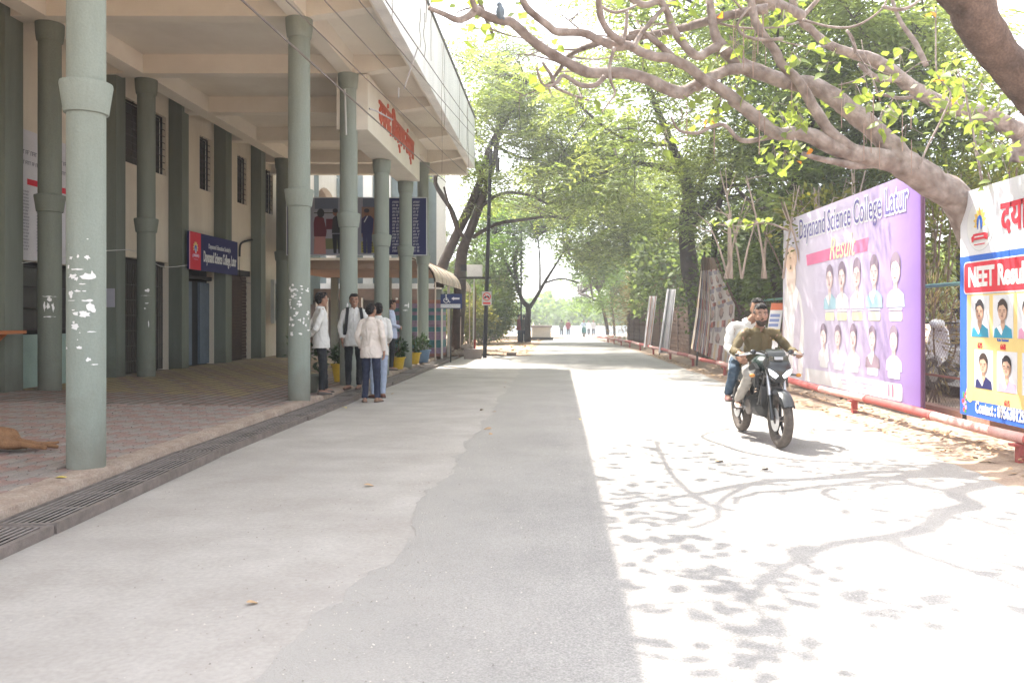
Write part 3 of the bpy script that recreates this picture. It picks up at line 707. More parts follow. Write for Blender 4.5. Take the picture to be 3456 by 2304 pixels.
# three stage figures, drawn flat
HPoly([(440,960),(580,960),(590,1205),(425,1205)],.009,7); HPoly([(440,720),(500,690),(560,730),(600,900),(590,975),(430,975),(425,800)],.011,8); B.ell(b,*hp(520,665),.105,.13,.013,1); 
HPoly([(670,940),(800,940),(805,1195),(755,1195),(735,990),(728,1195),(690,1195)],.009,1); HPoly([(680,730),(710,700),(770,700),(800,720),(805,930),(665,930)],.011,9); B.ell(b,*hp(712,655),.075,.105,.013,10); B.ell(b,*hp(712,632),.078,.06,.014,1)
HPoly([(1070,900),(1200,900),(1190,1195),(1135,1195),(1130,960),(1125,1195),(1085,1195)],.009,11); HPoly([(1060,740),(1110,700),(1180,700),(1220,740),(1205,930),(1055,930)],.011,11); B.ell(b,*hp(1128,655),.08,.105,.013,10); B.ell(b,*hp(1128,632),.08,.06,.014,1); HPoly([(1090,780),(1135,700),(1145,705),(1100,790)],.015,12)
HR(590,740,690,880,.0105,8)
hm = [flat('stage_wall',(0.30,0.31,0.38)), m_black, flat('stage_screen',(0.12,0.14,0.20)), flat('stage_brown',(0.26,0.15,0.11)), flat('stage_pale',(0.36,0.36,0.42)), flat('stage_olive',(0.16,0.17,0.08)), flat('stage_gold',(0.38,0.34,0.06)), flat('sari_pink',(0.45,0.22,0.20)), m_maroon, flat('suit_black',(0.03,0.03,0.03)), flat('stage_skin',(0.22,0.09,0.06)), flat('suit_blue',(0.025,0.025,0.10)), m_white]
b.build('print', hm, t)
b = MB()
for i in range(16):
    for (xa, xb) in ((1470,1580),(1610,1720),(1745,1835)):
        a0, z = hp(xa, 520+i*43); a1, _ = hp(xb - (i*7 % 30), 520)
        strokes(B, b, a0, a1, z, .06, .004, 0, i*3+xa, .5)
b.build('lettering', [flat('hoarding_text',(0.5,0.5,0.55))], t)
# ------------------------------------------------------------------ rear wing seen through the columns
M_gstripe = mat('wing_greygreen',(0.20,0.24,0.24),.85,var=.1); M_wstripe = mat('wing_white',(0.72,0.70,0.66),.85,var=.08,streak=True)
t = thing('rear_wing', (-9, 38, 0), 'rear wing with white and grey-green vertical piers closing the end of the porch', 'building')
MB().box((-16,38,0),(-5.3,38.4,11)).build('wall', M_gstripe, t)
x = -15.6
while x < -5.5:
    MB().box((x,37.82,3.0),(x+.42,37.995,11)).build('pier', M_wstripe, t); x += .84
MB().box((-16,37.6,2.75),(-5.3,37.995,3.0)).build('ledge', M_wstripe, t)
MB().box((-16,36,-.1),(-5.3,36.3,2.7)).build('lower_wall', mat('wing_brown',(0.20,0.15,0.12),.9,var=.3,scale=1), t)
for k in range(4):
    d = MB().box((-11.4+k*1.5,35.9,0),(-10.5+k*1.5,35.985,2.2)).build('door', mat('wing_door',(0.07,0.06,0.055),.7), t)
    MB().box((-11.5+k*1.5,35.86,0),(-11.43+k*1.5,35.98,2.3)).build('frame', M_wstripe, d)
    MB().box((-10.47+k*1.5,35.86,0),(-10.40+k*1.5,35.98,2.3)).build('frame', M_wstripe, d)
t = thing('arcade', (-9, 33, 5), 'white arcade with shallow arches seen above the hoarding between columns', 'building')
for k in range(3):
    y0 = 27.4+3.1*k; pts = [(y0,7.15),(y0,5.15),(y0+.12,5.15)]
    for i in range(13):
        th = math.pi*(1-i/12); pts.append((y0+1.55+1.40*math.cos(th), 5.6+.85*math.sin(th)))
    pts += [(y0+2.98,5.15),(y0+3.1,5.15),(y0+3.1,7.15)]
    MB().prism(pts, 'x', -9.2, -8.95).build('arch', M_wstripe, t)
    MB().box((-10.6,y0+.05,6.6),(-9.205,y0+3.05,6.7)).build('soffit', mat('arcade_soffit',(0.5,0.40,0.30),.9), t)
    MB().box((-8.95,y0-.06,4.9),(-8.80,y0+.06,7.1)).build('pier', M_gstripe, t)
MB().box((-10.7,27.3,2.0),(-10.6,37,7.1)).build('back_wall', M_gstripe, t)
t = thing('entrance_canopy', (-6.6, 30, 3), 'flat brown concrete canopy under the hoarding', 'canopy')
MB().prism([(27.0,3.02),(33,3.02),(33,3.34),(27.0,3.34)], 'x', -9.2, -4.4).build('slab', mat('canopy_brown',(0.30,0.21,0.15),.9,col2=(0.22,0.15,0.11)), t)
MB().box((-9.2,26.96,3.30),(-4.35,27.0,3.38)).build('edge', M_soff, t)
for x in (-8.9,-6.8): MB().box((x,32.5,0),(x+.25,32.75,3.02)).build('post', M_greend, t)
# far teaching block
t = thing('far_block', (-10, 55, 0), 'pale two-storey block glimpsed behind the dark leaning trunks', 'building')
MB().box((-18,40,0),(-9.5,72,8.6)).build('wall', mat('far_block_wall',(0.62,0.60,0.55),.85,var=.1), t)
MB().box((-18,39.9,8.601),(-9.1,72.2,8.85)).build('roof', M_fasc, t)
for k in range(7):
    for z in (1.2,4.9):
        w = MB().box((-9.5,41.5+4.2*k,z),(-9.40,43.9+4.2*k,z+1.9)).build('window', mat('far_frame',(0.55,0.62,0.62),.6), t)
        MB().box((-9.40,41.7+4.2*k,z+.15),(-9.385,42.6+4.2*k,z+1.75)).build('pane', mat('far_glass',(0.12,0.17,0.19),.3), w)
        MB().box((-9.40,42.8+4.2*k,z+.15),(-9.385,43.7+4.2*k,z+1.75)).build('pane', mat('far_glass',(0.12,0.17,0.19),.3), w)
# ------------------------------------------------------------------ striped kiosk
t = thing('striped_kiosk', (-4.9, 28.5, 0), 'low kiosk wall with weathered purple and teal bands behind the last columns', 'kiosk')
kb = [flat('kiosk_purple',(0.24,0.17,0.25),var=.25), flat('kiosk_teal',(0.06,0.17,0.19),var=.25), flat('kiosk_rust',(0.28,0.13,0.10),var=.25)]
z = .12
for i, (h, k) in enumerate([(.10,2),(.20,0),(.26,1),(.16,0),(.12,0),(.16,1),(.12,0),(.10,0),(.18,1),(.12,0),(.12,1),(.16,0),(.12,2)]):
    MB().box((-5.9,28.0,z),(-3.92,29.2,z+h-.006)).build('board', kb[k], t); z += h
MB().box((-3.93,27.96,.0),(-3.87,28.02,2.12)).build('corner_post', M_wstripe, t); MB().box((-3.93,29.6,.0),(-3.87,29.66,2.6)).build('corner_post', M_wstripe, t)
# ------------------------------------------------------------------ barrel awning
t = thing('barrel_awning', (-4.4, 31, 2.6), 'beige ribbed barrel awning beside the leaning tree trunks', 'awning')
M_awn = mat('awning_sheet',(0.62,0.53,0.44),.6,var=.1,scale=4,trans=.15); M_awn2 = mat('awning_strip',(0.46,0.38,0.32),.6,var=.1)
def arc(r, n=12): return [(-4.95+r*1.15*math.sin(math.pi/2*i/n*1.02), 2.58+r*.80*math.cos(math.pi/2*i/n*1.02)) for i in range(n+1)]
y = 26.0; i = 0
while y < 36.3:
    mb = MB(); A = arc(1.0+.02*(i%2)); A2 = arc(.98+.02*(i%2))
    mb.prism(A + A2[::-1], 'y', y, y+.46); mb.build('sheet', M_awn if i%3 else M_awn2, t); y += .465; i += 1
for yy_ in (26.0, 29.4, 32.8, 36.2):
    A = arc(.95); MB().tube([(a, yy_, z) for a, z in A], .02, 6).build('rib', M_iron, t)
    MB().tube([(-3.83,yy_,2.55),(-3.83,yy_,0.0)], .025, 6).build('post', mat('awning_post',(0.5,0.42,0.36),.6), t)
MB().box((-5.0,26,3.30),(-4.9,36.3,3.38)).build('ridge', M_awn, t)
# ------------------------------------------------------------------ black pole with the no-motorcycles board
def px(u, v, Y): return P(u, v, Y)
M_bp = mat('pole_black',(0.022,0.022,0.024),.45,var=.2)
t = thing('utility_pole', px(1113,822,29.4), 'tall black utility pole with a small red and grey prohibition board', 'pole')
b = MB(); pb, pt_ = px(1113,824,29.4), px(1128,325,29.4); b.tube([pb, pb.lerp(pt_,.5), pt_], [.075,.07,.06], 14); b.build('shaft', M_bp, t, smooth=True)
MB().tube([px(1118,350,29.4)+Vector((0,-.05,0)), px(1146,349,29.4)+Vector((0,-.05,0))], .025, 6).build('cross_arm', M_iron, t)
MB().tube([px(1118,372,29.4)+Vector((0,-.05,0)), px(1148,372,29.4)+Vector((0,-.05,0))], .02, 6).build('cross_arm', M_iron, t)
for (u,v0,v1,r) in ((1141,344,362,.05),(1143,362,395,.07)):
    MB().tube([px(u,v0,29.35), px(u,v1,29.35)], r, 8).build('insulator', M_iron, t)
B = Board((0, 29.27, 0), (1, 0)); p0 = px(1107,701,29.27); p1 = px(1129,669.5,29.27)
s_ = slab(B, t, 'board', flat('board_grey',(0.50,0.48,0.47)), p0.x, p0.z, p1.x, p1.z, .012)
b = MB(); cx, cz = (p0.x+p1.x)/2, p1.z-.18; R_ = .145
n = 28
for i in range(n):
    a0, a1 = 2*math.pi*i/n, 2*math.pi*(i+1)/n
    B.poly(b, [(cx+R_*math.cos(a0),cz+R_*math.sin(a0)),(cx+R_*math.cos(a1),cz+R_*math.sin(a1)),(cx+R_*.8*math.cos(a1),cz+R_*.8*math.sin(a1)),(cx+R_*.8*math.cos(a0),cz+R_*.8*math.sin(a0))], .003, 0)
for dx in (-.06,.06): B.ell(b, cx+dx, cz-.03, .036, .036, .004, 1, 12)
B.poly(b, [(cx-.08,cz+.0),(cx-.02,cz+.02),(cx+.05,cz+.04),(cx+.08,cz-.02),(cx,cz-.035)], .005, 1)
B.poly(b, [(cx-.10,cz+.07),(cx-.08,cz+.09),(cx+.10,cz-.07),(cx+.08,cz-.09)], .006, 0)
B.rect(b, cx-.13, cz-.265, cx+.13, cz-.20, .003, 0)
b.build('print', [flat('sign_red',(0.62,0.05,0.04)), m_black], s_)
# wires and their spacers
wires = [((581,0),(851,252),(1127,500),5.2),((678,0),(933,264),(1127,445),5.6),((763,0),(915,194),(1128,400),6.0),((839,0),(944,160),(1128,352),6.4),((903,9),(975,120),(1130,345),6.8)]
M_w = mat('wire_grey',(0.16,0.14,0.13),.6)
wl = ['lowest overhead wire, crossing in front of the red letters','overhead wire passing just right of the red letters','middle overhead wire below the porch roof edge','overhead wire that meets the roof edge halfway','uppermost overhead wire, over the white parapet']
for i, (a, m_, c, Y0) in enumerate(wires):
    e = px(c[0], c[1], 29.3); s0 = px(a[0], a[1], Y0); d = s0 - e; s1 = s0 + d*.25
    pts = [e.lerp(s1, k/16) + Vector((0,0,-.10*4*(k/16)*(1-k/16))) for k in range(17)]
    o = MB().tube(pts, .005 if i else .008, 5).build('overhead_wire', M_w); tag(o, wl[i], 'wire', 'overhead wires strung to the black pole')
o = MB().tube([px(848,250,13.5), px(862,254,13.6), px(902,276,13.9)], [.018,.016,.012], 6).build('wire_clamp', mat('clamp_grey',(0.38,0.36,0.36),.5)); tag(o, 'grey clamp on the wire in front of the name beam', 'clamp')
for k,(u0,v0,u1,v1,Y,l) in enumerate([(960,108,928,205,12.5,'grey stay rod hanging between wires before the parapet'),(916,202,915,226,12.5,'short grey rod dangling from the middle wire')]):
    tag(MB().tube([px(u0,v0,Y), px(u1,v1,Y)], .010, 6).build('stay_rod', mat('clamp_grey',(0.38,0.36,0.36),.5)), l, 'rod')
# dry roots hanging over the parapet
b = MB(); M_root = mat('root_brown',(0.16,0.11,0.085),.9)
for (u, v0, v1, Y, amp) in [(902,-30,52,9.0,.05),(965,20,110,10,.03),(975,30,130,10,.05),(1020,60,300,13,.04),(1055,90,320,15,.03),(1075,150,420,17,.05),(990,0,140,11,.05),(1015,100,395,15,.03),(1073,215,345,20,.05),(1050,40,130,13,.1)]:
    pts = [px(u + 110*amp*N1(k*.35, u)*1.0, v0+(v1-v0)*k/9, Y) for k in range(10)]
    b.tube(smooth_path(pts,2), .0035, 4)
tag(b.build('hanging_roots', M_root), 'thin dry roots and vines hanging before the white parapet', kind='stuff')
# ------------------------------------------------------------------ wheelchair route sign
t = thing('accessible_route_sign', px(1035,832,26.5), 'navy wheelchair route sign with a left arrow on a thin post', 'sign')
MB().tube([px(1035,833,26.5), px(1036,706,26.5)], .022, 8).build('post', M_bp, t)
B = Board((0, 26.45, 0), (1, 0)); p0 = px(1012,709,26.45); p1 = px(1061,675,26.45)
pn = slab(B, t, 'panel', flat('sign_navy',(0.02,0.035,0.13)), p0.x, p0.z, p1.x, p1.z, .02)
b = MB(); W_ = p1.x-p0.x; H_ = p1.z-p0.z; B.rect(b, p0.x-.0, p0.z+.03, p1.x-.05, p0.z+.15, .003, 0)
cx, cz = p0.x+.175, p0.z+.27; n = 22
for i in range(n):
    a0 = math.radians(125+ 250*i/n); a1 = math.radians(125+250*(i+1)/n)
    B.poly(b, [(cx+.085*math.cos(a0),cz+.085*math.sin(a0)),(cx+.085*math.cos(a1),cz+.085*math.sin(a1)),(cx+.062*math.cos(a1),cz+.062*math.sin(a1)),(cx+.062*math.cos(a0),cz+.062*math.sin(a0))], .003, 0)
B.ell(b, cx+.0, cz+.165, .026, .026, .003, 0, 12)
B.poly(b, [(cx-.016,cz+.13),(cx+.016,cz+.13),(cx+.022,cz+.07),(cx+.07,cz+.065),(cx+.07,cz+.045),(cx+.02,cz+.045),(cx+.02,cz+.02),(cx+.08,cz+.02),(cx+.115,cz-.055),(cx+.145,cz-.04),(cx+.135,cz-.065),(cx+.10,cz-.08),(cx+.06,cz-.0),(cx-.014,cz-.0)], .004, 0)
ax = cx+.17; az = cz+.055
B.poly(b, [(ax,az),(ax+.08,az+.06),(ax+.08,az+.03),(ax+.26,az+.03),(ax+.26,az-.03),(ax+.08,az-.03),(ax+.08,az-.06)], .003, 0)
b.build('symbol', [m_white], pn)
text('lettering', 'ACCESSIBLE ROUTE', flat('sign_text_blue',(0.35,0.42,0.55)), pn, B.M((p0.x+p1.x)/2-.02, p0.z+.09, .005), .085, bold=.001, sx=.8)
# meter box on a striped post
t = thing('meter_box_post', px(1088,812,30.5), 'white meter box on a thin pale post set in a concrete block', 'meter box')
b = MB(); q = px(1087,808,30.5); MB().tube([q, px(1089,632,30.5)], .028, 8).build('post', mat('post_pale',(0.55,0.53,0.48),.6), t)
MB().tube([q+Vector((.05,0,-.0)), q+Vector((.05,0,.45))], .04, 8).build('red_sleeve', mat('sleeve_red',(0.35,0.04,0.03),.6), t)
MB().tube([q+Vector((.06,0,.45)), px(1093,660,30.5)], .022, 8).build('conduit', mat('conduit_brown',(0.10,0.05,0.045),.6), t)
c = px(1090,622,30.5); MB().box((c.x-.27,c.y-.15,c.z-.22),(c.x+.28,c.y+.15,c.z+.22)).build('box', mat('box_white',(0.70,0.68,0.66),.5), t)
MB().box((c.x-.50,c.y-.1,c.z-.02),(c.x-.28,c.y+.1,c.z+.22)).build('switch_box', M_bp, t)
MB().box((c.x-.55,c.y-.12,c.z-.30),(c.x+.60,c.y+.12,c.z-.225)).build('bracket', M_iron, t)
q = px(1087,825,28.9); MB().box((q.x-.30,q.y-.2,-.0),(q.x+.28,q.y+.2,.34)).build('footing', mat('footing_grey',(0.26,0.22,0.20),.95,bump=.5), t)
# ------------------------------------------------------------------ red and white pipe barrier
def PX(y): return 4.60 - 0.0252*y
M_pr1 = mat('pipe_red',(0.42,0.085,0.080),.6,col2=(0.36,0.11,0.10),scale=5,fine=.1); M_pr2 = mat('pipe_pink',(0.60,0.38,0.35),.65,col2=(0.50,0.25,0.22),scale=4,fine=.1)
t = thing('pipe_barrier', (4.4, 12, 0), 'low red and faded pink pipe barrier running along the road edge', 'barrier')
y = 2.0; i = 0
PZ = .275
def pz(y): return PZ + .012*math.sin(y*1.3) + gz(y)
while y < 62:
    L_ = 1.9 if y < 30 else 3
    MB().tube([(PX(y+L_*k/4),y+L_*k/4,pz(y+L_*k/4)) for k in range(5)], .053, 16).build('pipe_length', M_pr1 if i%2==0 else M_pr2, t, smooth=True)
    MB().tube([(PX(y),y-.03,pz(y)),(PX(y),y+.03,pz(y))], .059, 16).build('joint', M_pr1, t, smooth=True)
    y += L_; i += 1
for k in range(13):
    y = 3.75+4.1*k
    MB().box((PX(y)-.035,y-.035,-.1+gz(y)),(PX(y)+.035,y+.035,pz(y)-.05)).build('post', M_pr1, t)
    MB().box((PX(y)-.09,y-.05,pz(y)-.075),(PX(y)+.06,y+.05,pz(y)-.052)).build('bracket', M_pr1, t)
# ------------------------------------------------------------------ NEET results banner
def bt(x, y, sc=1.742, ox=3100, oy=600): return (ox+x/sc, oy+y/sc)
t = thing('results_banner', (4.85, 8.0, 0), 'white, blue and yellow exam results banner cut by the right picture edge', 'banner')
NB_ = Board((4.85, 9.94, 0), (0.0, -1))
B = NB_; ZT, ZBt = 2.90, .26
M_vin = mat('banner_vinyl_white',(0.74,0.74,0.78),.5,var=.03,trans=.2,bump=.9,bscale=1.8)
slab(B, t, 'sheet', M_vin, 0, ZBt, 3.6, ZT, .01)
for a in (.02,1.8,3.58): MB().tube([B.at(a,-.1,-.04), B.at(a,ZT,-.04)], .025, 6).build('frame_post', M_iron, t)
b = MB(); z = lambda d: ZT-d
B.rect(b, 0.0, ZBt+.002, 3.598, z(.80), .003, 0); B.rect(b, .0, z(.80), 3.598, z(.765), .004, 0)
B.rect(b, .17, ZBt+.19, 3.4, z(1.22), .005, 1)
B.ell(b, .24, ZBt+.26, .085, .10, .007, 1)
B.rrect(b, .10, z(1.215), 3.4, z(.835), .06, .007, 2); B.rrect(b, .115, z(1.20), 3.39, z(.85), .05, .009, 3)
b.build('print', [m_blue, m_yel, m_white, m_red], t)
fl = MB()
for k in range(16): fl.ball(B.at(.04+.13*random.random(), ZBt+.03+.24*random.random(), .004), (.004,.03,.03), 6, 4, m=k%3)
fl.build('flower_print', [flat('rose_red',(0.6,0.06,0.07)), m_green, m_pink], t)
text('lettering', 'NEET Results 2024'[:12], m_white, t, B.M(.21, z(1.03), .011), .31, align='LEFT', bold=.012, sx=.78)
text('lettering', 'दयानंद', m_red, t, B.M(.92, z(.41), .006), .46, align='LEFT', bold=.012, sx=.8)
emblem(B, t, .47, z(.42), .30)
text('lettering', 'Contact : 8956381291/8', m_white, t, B.M(.37, ZBt+.115, .008), .18, align='LEFT', bold=.006, sx=.66)
hs = [m_hair, flat('hair_brown',(0.05,0.03,0.025))]
kinds = [(m_teal,0),(m_teal,0),(m_pink,0),(m_white,0),(m_teal,0),(m_white,0)]
num1 = ['675','668','','','','']; num2 = ['','615','604','','','']
for k in range(6):
    a = .475+.487*k
    B.portrait(t, a, z(1.475), .41, .47, kinds[k][0], hs[k%2], m_skin, flat('photo_grey',(0.62,0.63,0.66)), .007)
    B.portrait(t, a+.08, z(2.075), .40, .44, [m_navy,m_pink,m_white,m_teal,m_white,m_navy][k], hs[(k+1)%2], m_skin, flat('photo_grey',(0.62,0.63,0.66)), .007, specs=(k==1))
    if num1[k]: text('lettering', num1[k], m_red, t, B.M(a, z(1.81), .008), .085, sx=.85, bold=.002)
    if num2[k]: text('lettering', num2[k], m_red, t, B.M(a+.08, z(2.415), .008), .085, sx=.85, bold=.002)
text('lettering', 'Kale Sushant', m_blue, t, B.M(.475+.487, z(1.735), .008), .045)
# ------------------------------------------------------------------ purple college banner
t = thing('purple_banner', (4.6, 13.5, 0), 'long purple and lavender college banner standing behind the pipe', 'banner')
B = Board((4.50, 16.35, 0), (0.25, -5.55)); LN = math.hypot(.25,5.55)
PB = B
def bp(x, y, sc=1.65, ox=2650, oy=600):
    p = B.pt(ox+x/sc, oy+y/sc); return ((p-B.p).dot(B.d), p.z)
m_g = mat('banner_lavender',(0.60,0.50,0.72),.5,trans=.3,var=.02,bump=1.0,bscale=1.6)
t_ = m_g.node_tree; # printed lavender to purple; overexposure put into the whitened left part
g_ = t_.nodes.new('ShaderNodeTexGradient'); tc_ = t_.nodes.new('ShaderNodeTexCoord'); mp_ = t_.nodes.new('ShaderNodeMapping')
t_.links.new(tc_.outputs['Object'], mp_.inputs[0]); mp_.inputs['Rotation'].default_value = (0,0,rad(90)); mp_.inputs['Scale'].default_value = (1/5.6,1/5.6,1); mp_.inputs['Location'].default_value = (.5,0,0)
t_.links.new(mp_.outputs[0], g_.inputs[0]); r_ = t_.nodes.new('ShaderNodeValToRGB'); r_.color_ramp.elements[0].color = (0.74,0.70,0.78,1); r_.color_ramp.elements[1].color = (0.25,0.14,0.43,1)
e_ = r_.color_ramp.elements.new(.6); e_.color = (0.62,0.54,0.72,1)
t_.links.new(g_.outputs[0], r_.inputs[0])
for n_ in t_.nodes:
    if n_.type == 'BSDF_PRINCIPLED': t_.links.new(r_.outputs[0], n_.inputs['Base Color'])
    if n_.type == 'BSDF_TRANSLUCENT': t_.links.new(r_.outputs[0], n_.inputs[0])
b = MB(); nx, nz_ = 50, 16
def bz(i, j):
    a = LN*i/nx; zt = 3.32+.03*i/nx; zb = .24; zz_ = zb+(zt-zb)*j/nz_
    e = -.14*(1-i/nx)**6*(0.4+.6*(1-j/nz_)) * 1.0
    return B.at(a+e, zz_, .002*math.sin(a*5+zz_)*(math.sin(math.pi*j/nz_)))
for i in range(nx):
    for j in range(nz_): b.face([bz(i,j),bz(i+1,j),bz(i+1,j+1),bz(i,j+1)])
b.build('sheet', m_g, t, smooth=True)
MB().tube([B.at(LN,-.1,-.03),B.at(LN,3.38,-.03)], .03, 6).build('frame_post', mat('frame_maroon',(0.12,0.05,0.10),.6), t)
for a in (0.0,LN/2): MB().tube([B.at(a,-.1,-.05),B.at(a,3.3,-.05)], .03, 6).build('frame_post', M_iron, t)
for z in (.5,1.8,3.2): MB().tube([B.at(0,z,-.05),B.at(LN,z,-.05)], .02, 6).build('frame_rail', M_iron, t)
o = text('lettering', 'Dayanand Science College Latur', m_white, t, B.M(3.05, 3.04, .008), .52, bold=.03, sx=.64, ext=.0006)
o = text('lettering', 'Dayanand Science College Latur', flat('banner_navy',(0.13,0.11,0.30)), t, B.M(3.05, 3.04, .0105), .52, bold=.002, sx=.64, ext=.0006)
b = MB(); B.poly(b, [(1.3,2.36),(3.9,2.42),(3.95,2.62),(1.25,2.56)], .006, 0); b.build('ribbon', [flat('ribbon_pink',(0.66,0.18,0.32))], t)
text('lettering', 'Result', m_lyel, t, B.M(2.9, 2.55, .009), .52, shear=.35, sx=.8, bold=.002, ext=.0006)
# the large figure at the far end, plain drapery
b = MB(); ms = [flat('turban_orange',(0.76,0.55,0.42)), flat('pale_face',(0.74,0.60,0.52)), flat('robe_white',(0.70,0.68,0.68)), flat('robe_shade',(0.56,0.50,0.58))]
B.poly(b, [(0.0,.30),(1.05,.30),(1.15,1.3),(.95,1.85),(.55,2.1),(.02,2.0)], .005, 2); B.poly(b,[(.5,.3),(.75,.3),(1.0,1.4),(.85,1.75),(.6,1.5)],.0065,3)
B.ell(b, .42, 2.22, .28, .36, .008, 1); B.ell(b, .42, 2.54, .34, .24, .0095, 0)
b.build('figure_print', ms, t)
for (x, shirt, hr) in ((617,0,0),(498,1,0),(402,2,0),(318,2,0),(250,1,0)):
    a, z = bp(x, 470)
    B.portrait(t, a, 1.98, .60, .84, [flat('check_shirt',(0.42,0.48,0.54)), flat('overlit_teal',(0.32,0.48,0.55)), m_white][shirt], flat('overlit_hair',(0.26,0.20,0.26)), flat('overlit_skin',(0.66,0.53,0.51)), None, .005)  # portrait colours paled: the banner's overexposure is put into the print
    b = MB(); B.rrect(b, a-.2, 1.37, a+.2, 1.50, .04, .006, 0); b.build('name_box', [m_lyel], t)
    b = MB(); B.rect(b, a-.2, 1.52, a+.2, 1.545, .007, 0); b.build('caption', [m_white], t)
for (x, shirt) in ((607,2),(488,3),(382,2),(296,2),(216,2)):
    a, z = bp(x, 850)
    B.portrait(t, a, 1.02, .54, .70, [0,0,m_white,flat('vest_grey',(0.28,0.21,0.26))][shirt], flat('overlit_hair',(0.26,0.20,0.26)), flat('overlit_skin',(0.66,0.53,0.51)), None, .005)
    b = MB(); B.rrect(b, a-.19, .56, a+.19, .68, .04, .006, 0); b.build('name_box', [m_white], t)
b = MB(); B.rrect(b, 1.2, .26, 5.05, .50, .06, .006, 0); B.rect(b, 2.9,.40,4.1,.425,.008,1); B.rect(b, 2.95,.34,4.0,.36,.008,1); b.build('footer_box', [m_white, flat('footer_ink',(.5,.42,.55))], t)
text('lettering', '11', flat('footer_pink',(0.62,0.25,0.40)), t, B.M(4.7, .38, .009), .24, bold=.004)
# ------------------------------------------------------------------ chain-link fence
t = thing('chain_link_fence', (5.0, 15, 0), 'rusty chain link fence with a green top rail behind the banners', 'fence')
def FX(y): return 5.22 - .0252*(y-11)
M_wire = mat('fence_wire',(0.20,0.14,0.11),.7,metal=.3)
def link(y0, y1, z0, z1, p, r):
    v = []; f = []
    def seg(a, b_):
        d = Vector(b_)-Vector(a); q = d.cross(Vector((1,0,0))).normalized()*r; n = len(v)
        x = Vector((r,0,0))
        for s_ in (q, x, -q, -x): v.append(Vector(a)+s_)
        for s_ in (q, x, -q, -x): v.append(Vector(b_)+s_)
        for k in range(4): f.append((n+k, n+(k+1)%4, n+4+(k+1)%4, n+4+k))
    y = y0 - (z1-z0)
    while y < y1:
        for s_ in (1,-1):
            ya, yb = (y, y+(z1-z0)) if s_ == 1 else (y+(z1-z0), y)
            za, zb_ = z0, z1
            if ya < y0: za = z0+(y0-ya)/(yb-ya)*(z1-z0) if yb>ya else za; ya = max(ya,y0)
            lo, hi = min(ya,yb), max(ya,yb)
            if hi <= y0 or lo >= y1: continue
            # clip to the panel
            def clip(ya,za,yb,zb2):
                if yb < ya: ya,za,yb,zb2 = yb,zb2,ya,za
                if ya < y0: t_ = (y0-ya)/(yb-ya); za += (zb2-za)*t_; ya = y0
                if yb > y1: t_ = (y1-ya)/(yb-ya); zb2 = za+(zb2-za)*t_; yb = y1
                return ya,za,yb,zb2
            ya,za,yb,zb2 = clip(ya,za,yb,zb_)
            if yb-ya < 1e-3: continue
            seg((FX(ya)+.003*s_,ya,za),(FX(yb)+.003*s_,yb,zb2))
        y += p
    return v, f
for (y0, y1, p, r) in [(8,10.4,.075,.0018),(10.4,12.8,.075,.0018),(12.8,15.2,.12,.0025),(15.2,20,.2,.004),(20,25,.2,.006),(25,30,.22,.008),(30,40,.3,.012),(40,50,.4,.016)]:
    v, f = link(y0, y1, .15+gz(y0), 1.82+gz(y0), p, r)
    o = npmesh('wire_mesh', [tuple(q) for q in v], f, M_wire, t); o['kind'] = 'stuff'
y = 8.0
while y <= 50:
    MB().box((FX(y)-.03,y-.03,-.1+gz(y)),(FX(y)+.03,y+.03,1.95+gz(y))).build('post', mat('fence_post',(0.10,0.065,0.05),.7), t); y += 2.4
MB().tube([(FX(8),8,1.85),(FX(14),14,1.86),(FX(20),20,1.84)], .028, 6).build('top_rail', mat('rail_green',(0.16,0.32,0.27),.6), t)
MB().tube([(FX(8),8,.62),(FX(14),14,.62),(FX(20),20,.62)], .018, 6).build('rail', mat('rail_rust',(0.25,0.12,0.08),.7), t)
MB().box((FX(14)-.05,8,-.1),(FX(14)+.12,30,.22)).build('plinth', mat('plinth_rust',(0.35,0.20,0.15),.95,bump=.4), t)
for k in range(12):   # rusty corrugated sheets on the far fence
    y = 22+2.35*k
    if k in (1,): continue
    b = MB(); n = 18
    for i in range(n):
        ya, yb = y+2.3*i/n, y+2.3*(i+1)/n; xa, xb = FX(ya)+.05+.03*(i%2), FX(yb)+.05+.03*((i+1)%2)
        b.face([(xa,ya,.1+gz(y)),(xb,yb,.1+gz(y)),(xb,yb,1.70+gz(y)),(xa,ya,1.70+gz(y))])
    b.build('fence_sheet', mat('rust_sheet',(0.13,0.085,0.06),.85,col2=(0.24,0.16,0.11),scale=2,streak=True,fine=.2), t)
# paved parking strip behind the fence
strip('parking_strip', mat('parking_ground',(0.42,0.38,0.35),.95,var=.15,bump=.3), lambda y: 6.6, lambda y: 12, [5,12,20,30], lambda x, y: .28, label='pale parking strip behind the fence')
# ------------------------------------------------------------------ folded and torn banners
def leaning(Y, u0, u1, v0, ub0, ub1, v1, label, mats, seed):
    t = thing('folded_banner', px((ub0+ub1)/2, v1, Y), label, 'banner', 'folded banners leaning on the pipe')
    b = MB(); n = 10; m = 14
    def q(i, j):
        s = i/n; r = j/m; u = (ub0+(ub1-ub0)*s)*(1-r)+(u0+(u1-u0)*s)*r; v = v1+(v0-v1)*r
        return px(u, v, Y) + Vector((0, .06*math.sin(s*17+seed)*(1-.3*r), 0))
    for i in range(n):
        for j in range(m): b.face([q(i,j),q(i+1,j),q(i+1,j+1),q(i,j+1)], 1 if i in (2,3,8) else 0)
    b.build('sheet', mats, t, smooth=True)
    MB().tube([px(ub0+3,v1+4,Y+.12), px(u0+5,v0-1,Y+.12)], .02, 5).build('batten', M_iron, t)
leaning(33.9,1491,1509,680,1478,1494,797,'narrow folded white banner with a pinkish top, farther one leaning on the pipe',[M_vin,flat('fold_pink',(0.6,0.4,0.36))],1)
